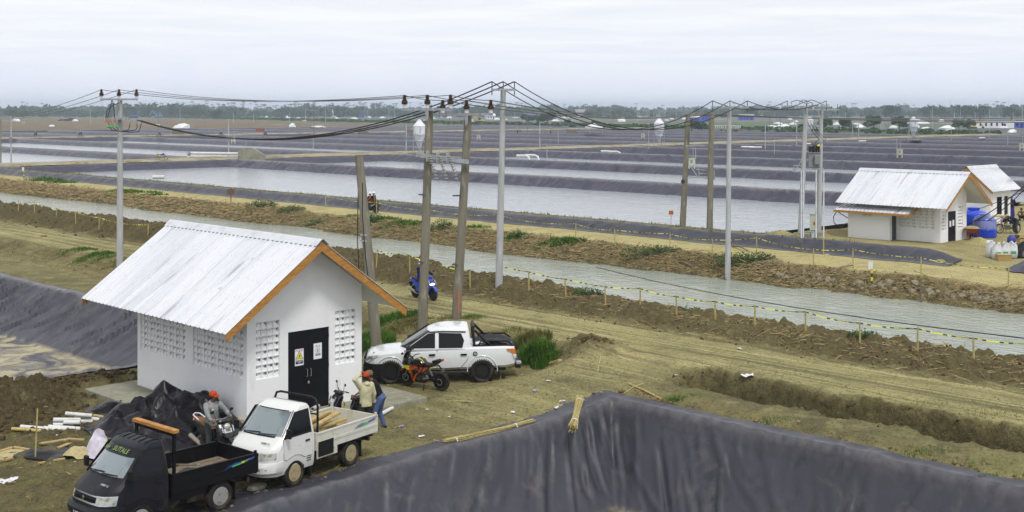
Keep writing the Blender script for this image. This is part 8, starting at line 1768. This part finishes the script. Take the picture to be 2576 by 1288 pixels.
# bridge
br_ = thing('canal_bridge', 'low concrete bridge with white railings right of the dyke poles', 'bridge', W(1826, 333, .3), -ANG); MB().box(-5.4, 5.4, -2, 2, 1.2, 1.9).obj('deck', m_conc, br_)
for x in (-4.8, -1.5, 1.5, 4.8): MB().box(x-.3, x+.3, -1.8, 1.8, -.5, 1.2).obj('pier', m_conc, br_)
for k in range(14): MB().box(-5.2+k*.8-.14, -5.2+k*.8+.14, -2.0, -1.8, 1.9, 2.7).obj('railing_post', m_wht, br_)
MB().box(-5.3, 5.3, -1.98, -1.82, 2.55, 2.75).obj('railing_bar', m_wht, br_)
# excavators
m_exb = mat('excavator_blue', (.03, .22, .50), .45); m_exy = mat('excavator_yellow', (.5, .38, .05), .5)
def excavator(label, px, py, k, m, rot, arm):
    r = thing('excavator', label, 'excavator', W(px, py, .4), -ANG+rot, 'excavators'); r.scale = (k,)*3; b = MB()
    for s in (-1, 1): b.plate([(-2, .1), (-1.6, 0), (1.6, 0), (2, .1), (2, .7), (1.6, .85), (-1.6, .85), (-2, .7)], .6, 'y', .08, c=s*1.1)
    b.obj('tracks', m_under, r); MB().box(-2.3, 1.4, -1.3, 1.3, .95, 2.1).obj('body', m, r, bevel=.1); MB().box(.1, 1.5, .2, 1.2, 2.1, 3.2).obj('cab', m_tint, r, bevel=.1); MB().beam((1.2, -.4, 1.7), arm[0], .35, .6).obj('boom', m, r); MB().beam(arm[0], arm[1], .3, .45).obj('stick', m, r); MB().plate([(arm[1][0]-.5, arm[1][2]), (arm[1][0]+.4, arm[1][2]+.1), (arm[1][0]+.2, arm[1][2]-.9), (arm[1][0]-.6, arm[1][2]-.6)], .9, 'y', .05, c=-.4).obj('bucket', m_under, r)
excavator('left blue excavator behind the switch pole', 337, 297, 1.7, m_exb, .1, ((3.0, -.4, 4.0), (4.6, -.4, 5.0))); excavator('middle blue excavator with its arm hanging down', 398, 297, 1.7, m_exb, PI, ((3.6, -.4, 4.6), (5.6, -.4, 1.2))); excavator('right blue excavator with a raised bent arm', 462, 297, 1.7, m_exb, PI, ((2.6, -.4, 4.8), (4.6, -.4, 1.2))); excavator('yellow excavator on the green strip right of the twin poles', 1210, 311, 1.1, m_exy, PI, ((3.4, -.4, 4.2), (5, -.4, 1))); excavator('yellow excavator at the low white buildings far right', 2445, 324, 1.0, m_exy, 0, ((3.4, -.4, 3.6), (5, -.4, 1)))
p = W(2064, 329, .5); vn_ = thing('parked_car', 'dark blue car parked on the far green strip', 'car', p, -ANG); m_cb = mat('indigo_car', (.03, .03, .16), .3, coat=.5); MB().loft([cab_ring(*q) for q in ((.35, 2.2, -2.2, .95, .4), (.9, 2.2, -2.2, .98, .4), (1.0, 1.2, -2.0, .9, .3), (1.7, .6, -1.6, .75, .2), (1.78, .3, -1.4, .6, .2))]).obj('body', m_cb, vn_, smooth=40)
for x in (1.35, -1.35):
    for s in (-1, 1): wheel(vn_, (x, s*.85, .33), .33, .2, m_rim_s, 'alloy', s)
# masts
for i, (px, ty, d) in enumerate(sorted(((1873, 245, 2400), (2538/1.0, 250, 2600), (1283, 252, 2300), (1545, 255, 2600), (2130, 258, 2500), (1450, 262, 2500), (748, 262, 2400), (258, 258, 2500), (1460, 246, 2600), (905, 250, 2400), (2391, 248, 2300)))):
    p = WD(px, HZ+8.9/d*FOC, d); h = CAM_H+(HZ-ty)/FOC*d; r = thing('lattice_mast', ordn[min(i, 11)]+' thin lattice mast from the left on the hazy skyline', 'mast', p, 0, 'skyline masts'); b = MB(); w = .9
    for x, y in ((-w, -w), (w, -w), (0, w)): b.tube([(x, y, 0), (x*.4, y*.4, h)], .12, 4)
    for k in range(12): z = h*k/12; s_ = 1-.6*k/12; b.tube([(-w*s_, -w*s_, z), (w*s_*.95, -w*s_*.95, z+h/12), (0, w*s_*.95, z+h/12)], .08, 3)
    b.obj('mast_frame', m_steel, r)
# ================================================================== trees
m_crown = mat('tree_leaf', (.040, .085, .022), .8, spec=.2, coord='Position', layers=[layer((.020, .045, .013), .5, (.42, .6), 3), layer((.075, .13, .035), 1.6, (.56, .72), 3)], translucent=.15); m_bark = mat('bark', (.10, .08, .06), .9)
def tree_mesh(seed, h, r, n, leaf, flat=.75, clumps=14):
    q = np.random.default_rng(seed); tb = MB(); tb.tube([(0, 0, -.3), (.05*h*.3, 0, h*.2), (0, .03*h, h*.45), (.03*h, 0, h*.7)], [.045*h, .035*h, .025*h, .01*h], 7); cs = []
    for k in range(clumps):
        a = q.random()*6.28; t = q.random(); rr = r*(.25+.6*math.sqrt(q.random())); z = h*(.42+.42*t); c = np.array([rr*math.cos(a)*(1-.35*t), rr*math.sin(a)*(1-.35*t), z]); cs.append((c, r*(.28+.25*q.random()))); tb.tube([(0, 0, h*(.25+.25*t)), tuple(c*np.array([.5, .5, .9])), tuple(c)], [.018*h, .011*h, .004*h], 5)
    V, F = [], []; o = 0
    for k in range(n):
        c, s = cs[k % clumps]; d = q.normal(size=3); d /= np.linalg.norm(d); p = c+d*s*(.55+.5*q.random())*np.array([1, 1, flat]); L = leaf*(.6+.8*q.random()); R = rotm(*(q.random(3)*6.28)); V.append(np.array([(-L*.5, 0, 0), (0, -L*.35, 0), (L*.5, 0, 0), (0, L*.35, 0)]) @ R.T+p); F.append((o, o+1, o+2, o+3)); o += 4
    return tb.mesh('trunk', m_bark, 60), arr_mesh('crown', np.concatenate(V), np.array(F), m_crown, False)
TM = [tree_mesh(s, 6.4, 3.6, 1500, .55) for s in (1, 2, 3)]; TF = [tree_mesh(s, 15, 9, 700, 1.6, .7, 16) for s in (11, 12, 13)]; BM = [tree_mesh(s, 4, 2.6, 700, .45, .8, 12) for s in (21, 22)]
def tree(label, px, py, k, m, z=.5, name='tree', sq=1.0, group='trees'):
    r = thing(name, label, 'tree', W(px, py, z), random.random()*6, group); link('trunk', m[0], r); link('crown', m[1], r); r.scale = (k*sq, k*sq, k)
for i, (px, py, k, lb) in enumerate(((2198, 331, 1.0, 'full round tree left of the right silo'), (2262, 330, .95, 'tree just left of the right silo'), (2286, 330, .85, 'second tree touching the right silo'), (2126, 331, .85, 'tree above the left end of the far roof'), (2077, 331, .9, 'tree right of the transformer poles'), (2018, 332, .5, 'small tree left of the transformer poles'), (2412, 329, .75, 'left one of the two trees by the low white buildings'), (2440, 329, .75, 'right one of the two trees by the low white buildings'))): tree(lb, px, py, k, TM[i % 3])
for i, (px, py, k, lb) in enumerate(((1740, 331, 1.3, 'bush left of the bridge'), (1765, 331, 1.0, 'small bush beside the bridge'), (1378, 316, 2.0, 'round bush on the green strip right of the tall pale pole'), (1428, 318, .9, 'little bush on the green strip'), (1325, 313, 1.6, 'left of two bushes behind the tall pale pole'), (1352, 313, 1.4, 'right of two bushes behind the tall pale pole'), (545, 300, 2.2, 'bush right of the blue excavators'), (487, 297, 2.6, 'dark bush beside the right excavator'), (1497, 320, .9, 'low bush behind the white canopy'))): tree(lb, px, py, k, BM[i % 2], name='bush', group='bushes')
for i, (px, d, k, lb) in enumerate(((325, 1250, 1.0, 'big rounded tree behind the switch pole'), (375, 1300, .9, 'big tree right of the switch pole'), (460, 1250, .75, 'wide flat tree behind the right excavator'), (30, 1200, .75, 'tree at the far left edge'), (60, 1250, .6, 'smaller tree at the far left edge'), (745, 1500, .8, 'round tree left of the distant white house'), (1250, 1400, .9, 'broad tree behind the right distant white house'), (1550, 1250, .7, 'dark wide tree in the middle distance'), (1480, 1250, .65, 'dark tree beside the grey roofed house'), (1880, 1100, .9, 'dark tree behind the blue shed'), (2243, 1050, 1.0, 'hazy round tree behind the right silo'), (2340, 1100, .95, 'hazy tree right of the right silo'), (2370, 1150, .9, 'second hazy tree right of the right silo'), (2425, 1050, 1.0, 'tall hazy tree behind the two dark trees'), (2465, 1000, 1.0, 'massive hazy tree far right'), (2545, 950, .9, 'broad tree at the right picture edge'), (2000, 1300, .8, 'hazy tree behind the transformer'), (1960, 1400, .8, 'hazy tree left of the transformer'))): p = WD(px, 0, d); r = thing('tree', lb, 'tree', (p.x, p.y, .2), i*1.3, 'distant trees'); link('trunk', TF[i % 3][0], r); link('crown', TF[i % 3][1], r); r.scale = (k*1.05, k*1.05, k*.85)
# the far belt of woodland
it = []; rw = np.random.default_rng(77); LB = []
for s in range(6):
    q = np.random.default_rng(90+s); V, F = [], []; o = 0
    for k in range(46):
        d = q.normal(size=3); d /= np.linalg.norm(d); p = d*np.array([.9, .9, .8])*(.6+.4*q.random())+np.array([0, 0, .9]); L = .62; R = rotm(*(q.random(3)*6.28)); V.append(np.array([(-L*.5, 0, 0), (0, -L*.4, 0), (L*.5, 0, 0), (0, L*.4, 0)]) @ R.T+p); F.append((o, o+1, o+2, o+3)); o += 4
    LB.append((np.concatenate(V), np.array(F)))
for k in range(2600):
    px = rw.uniform(-60, 2640); d = rw.uniform(1350, 2900); p = WD(px, 0, d); h = max(1.6, 3.2+4.2*rw.random()**1.6+5.5*float(vn(np.array([px*.011]), np.array([d*.003]), 3)[0])+2.5*float(vn(np.array([px*.05]), np.array([d*.01]), 4)[0]))*(.8+.25*d/1500); w = h*(.7+.6*rw.random()); bv, bf = LB[int(rw.integers(6))]; R = rotm(0, 0, rw.random()*6.28) @ np.diag([w, w, h]); it.append((bv, bf, R, np.array([p.x, p.y, -.5])))
pv, pf = [], []; o = 0
for k in range(8):
    a = k*PI/4; c, s = math.cos(a), math.sin(a); pv += [(0, 0, 1), (.13*c-.05*s, .13*s+.05*c, 1.06), (.26*c, .26*s, .94), (.13*c+.05*s, .13*s-.05*c, 1.06)]; pf.append((o, o+1, o+2, o+3)); o += 4
for a in (0, PI/2): pv += [(-.018*math.cos(a), -.018*math.sin(a), 0), (.018*math.cos(a), .018*math.sin(a), 0), (.014*math.cos(a), .014*math.sin(a), 1), (-.014*math.cos(a), -.014*math.sin(a), 1)]; pf.append((o, o+1, o+2, o+3)); o += 4
pv, pf = np.array(pv), np.array(pf)
for k in range(190):
    px = rw.uniform(350, 1000) if k < 110 else rw.uniform(0, 2576); d = rw.uniform(1500, 2600); p = WD(px, 0, d); h = rw.uniform(13, 19)*(d/1900); it.append((pv, pf, rotm(0, 0, rw.random()*6.28) @ np.diag([h*.9, h*.9, h]), np.array([p.x, p.y, 0])))
tag(scatter(it, 'woodland', m_crown), 'hazy belt of trees and palms along the horizon', 'woodland', kind='stuff')
it = []
for k in range(1500):
    y = rw.uniform(180, 1150); x = strip_x(y)+rw.normal()*5+3; bv, bf = LB[int(rw.integers(6))]; h = rw.uniform(.35, 1.3); it.append((bv, bf, np.diag([h*1.8, h*1.8, h]), np.array([x, y, .6])))
tag(scatter(it, 'shrub_strip', mat('strip_leaf', (.05, .12, .025), .8, coord='Position', layers=[layer((.03, .07, .018), .1, (.42, .6), 3), layer((.10, .16, .04), .3, (.56, .72), 3)])), 'low green shrubs along the far canal strip', 'shrubs', kind='stuff')
# ================================================================== air
m_haze = bpy.data.materials.new('haze_air'); n_, l_ = _nt(m_haze); n_.remove(n_['Principled BSDF']); pv_ = n_.new('ShaderNodeVolumePrincipled'); pv_.inputs['Color'].default_value = (.74, .84, 1.0, 1); pv_.inputs['Density'].default_value = .00026; pv_.inputs['Anisotropy'].default_value = .5; l_.new(pv_.outputs[0], n_['Material Output'].inputs['Volume'])
tag(MB().box(-4200, 4700, -3300, 4700, -7, 37).obj('haze', m_haze), 'pale blue haze filling the air over the ponds', 'haze', kind='stuff')
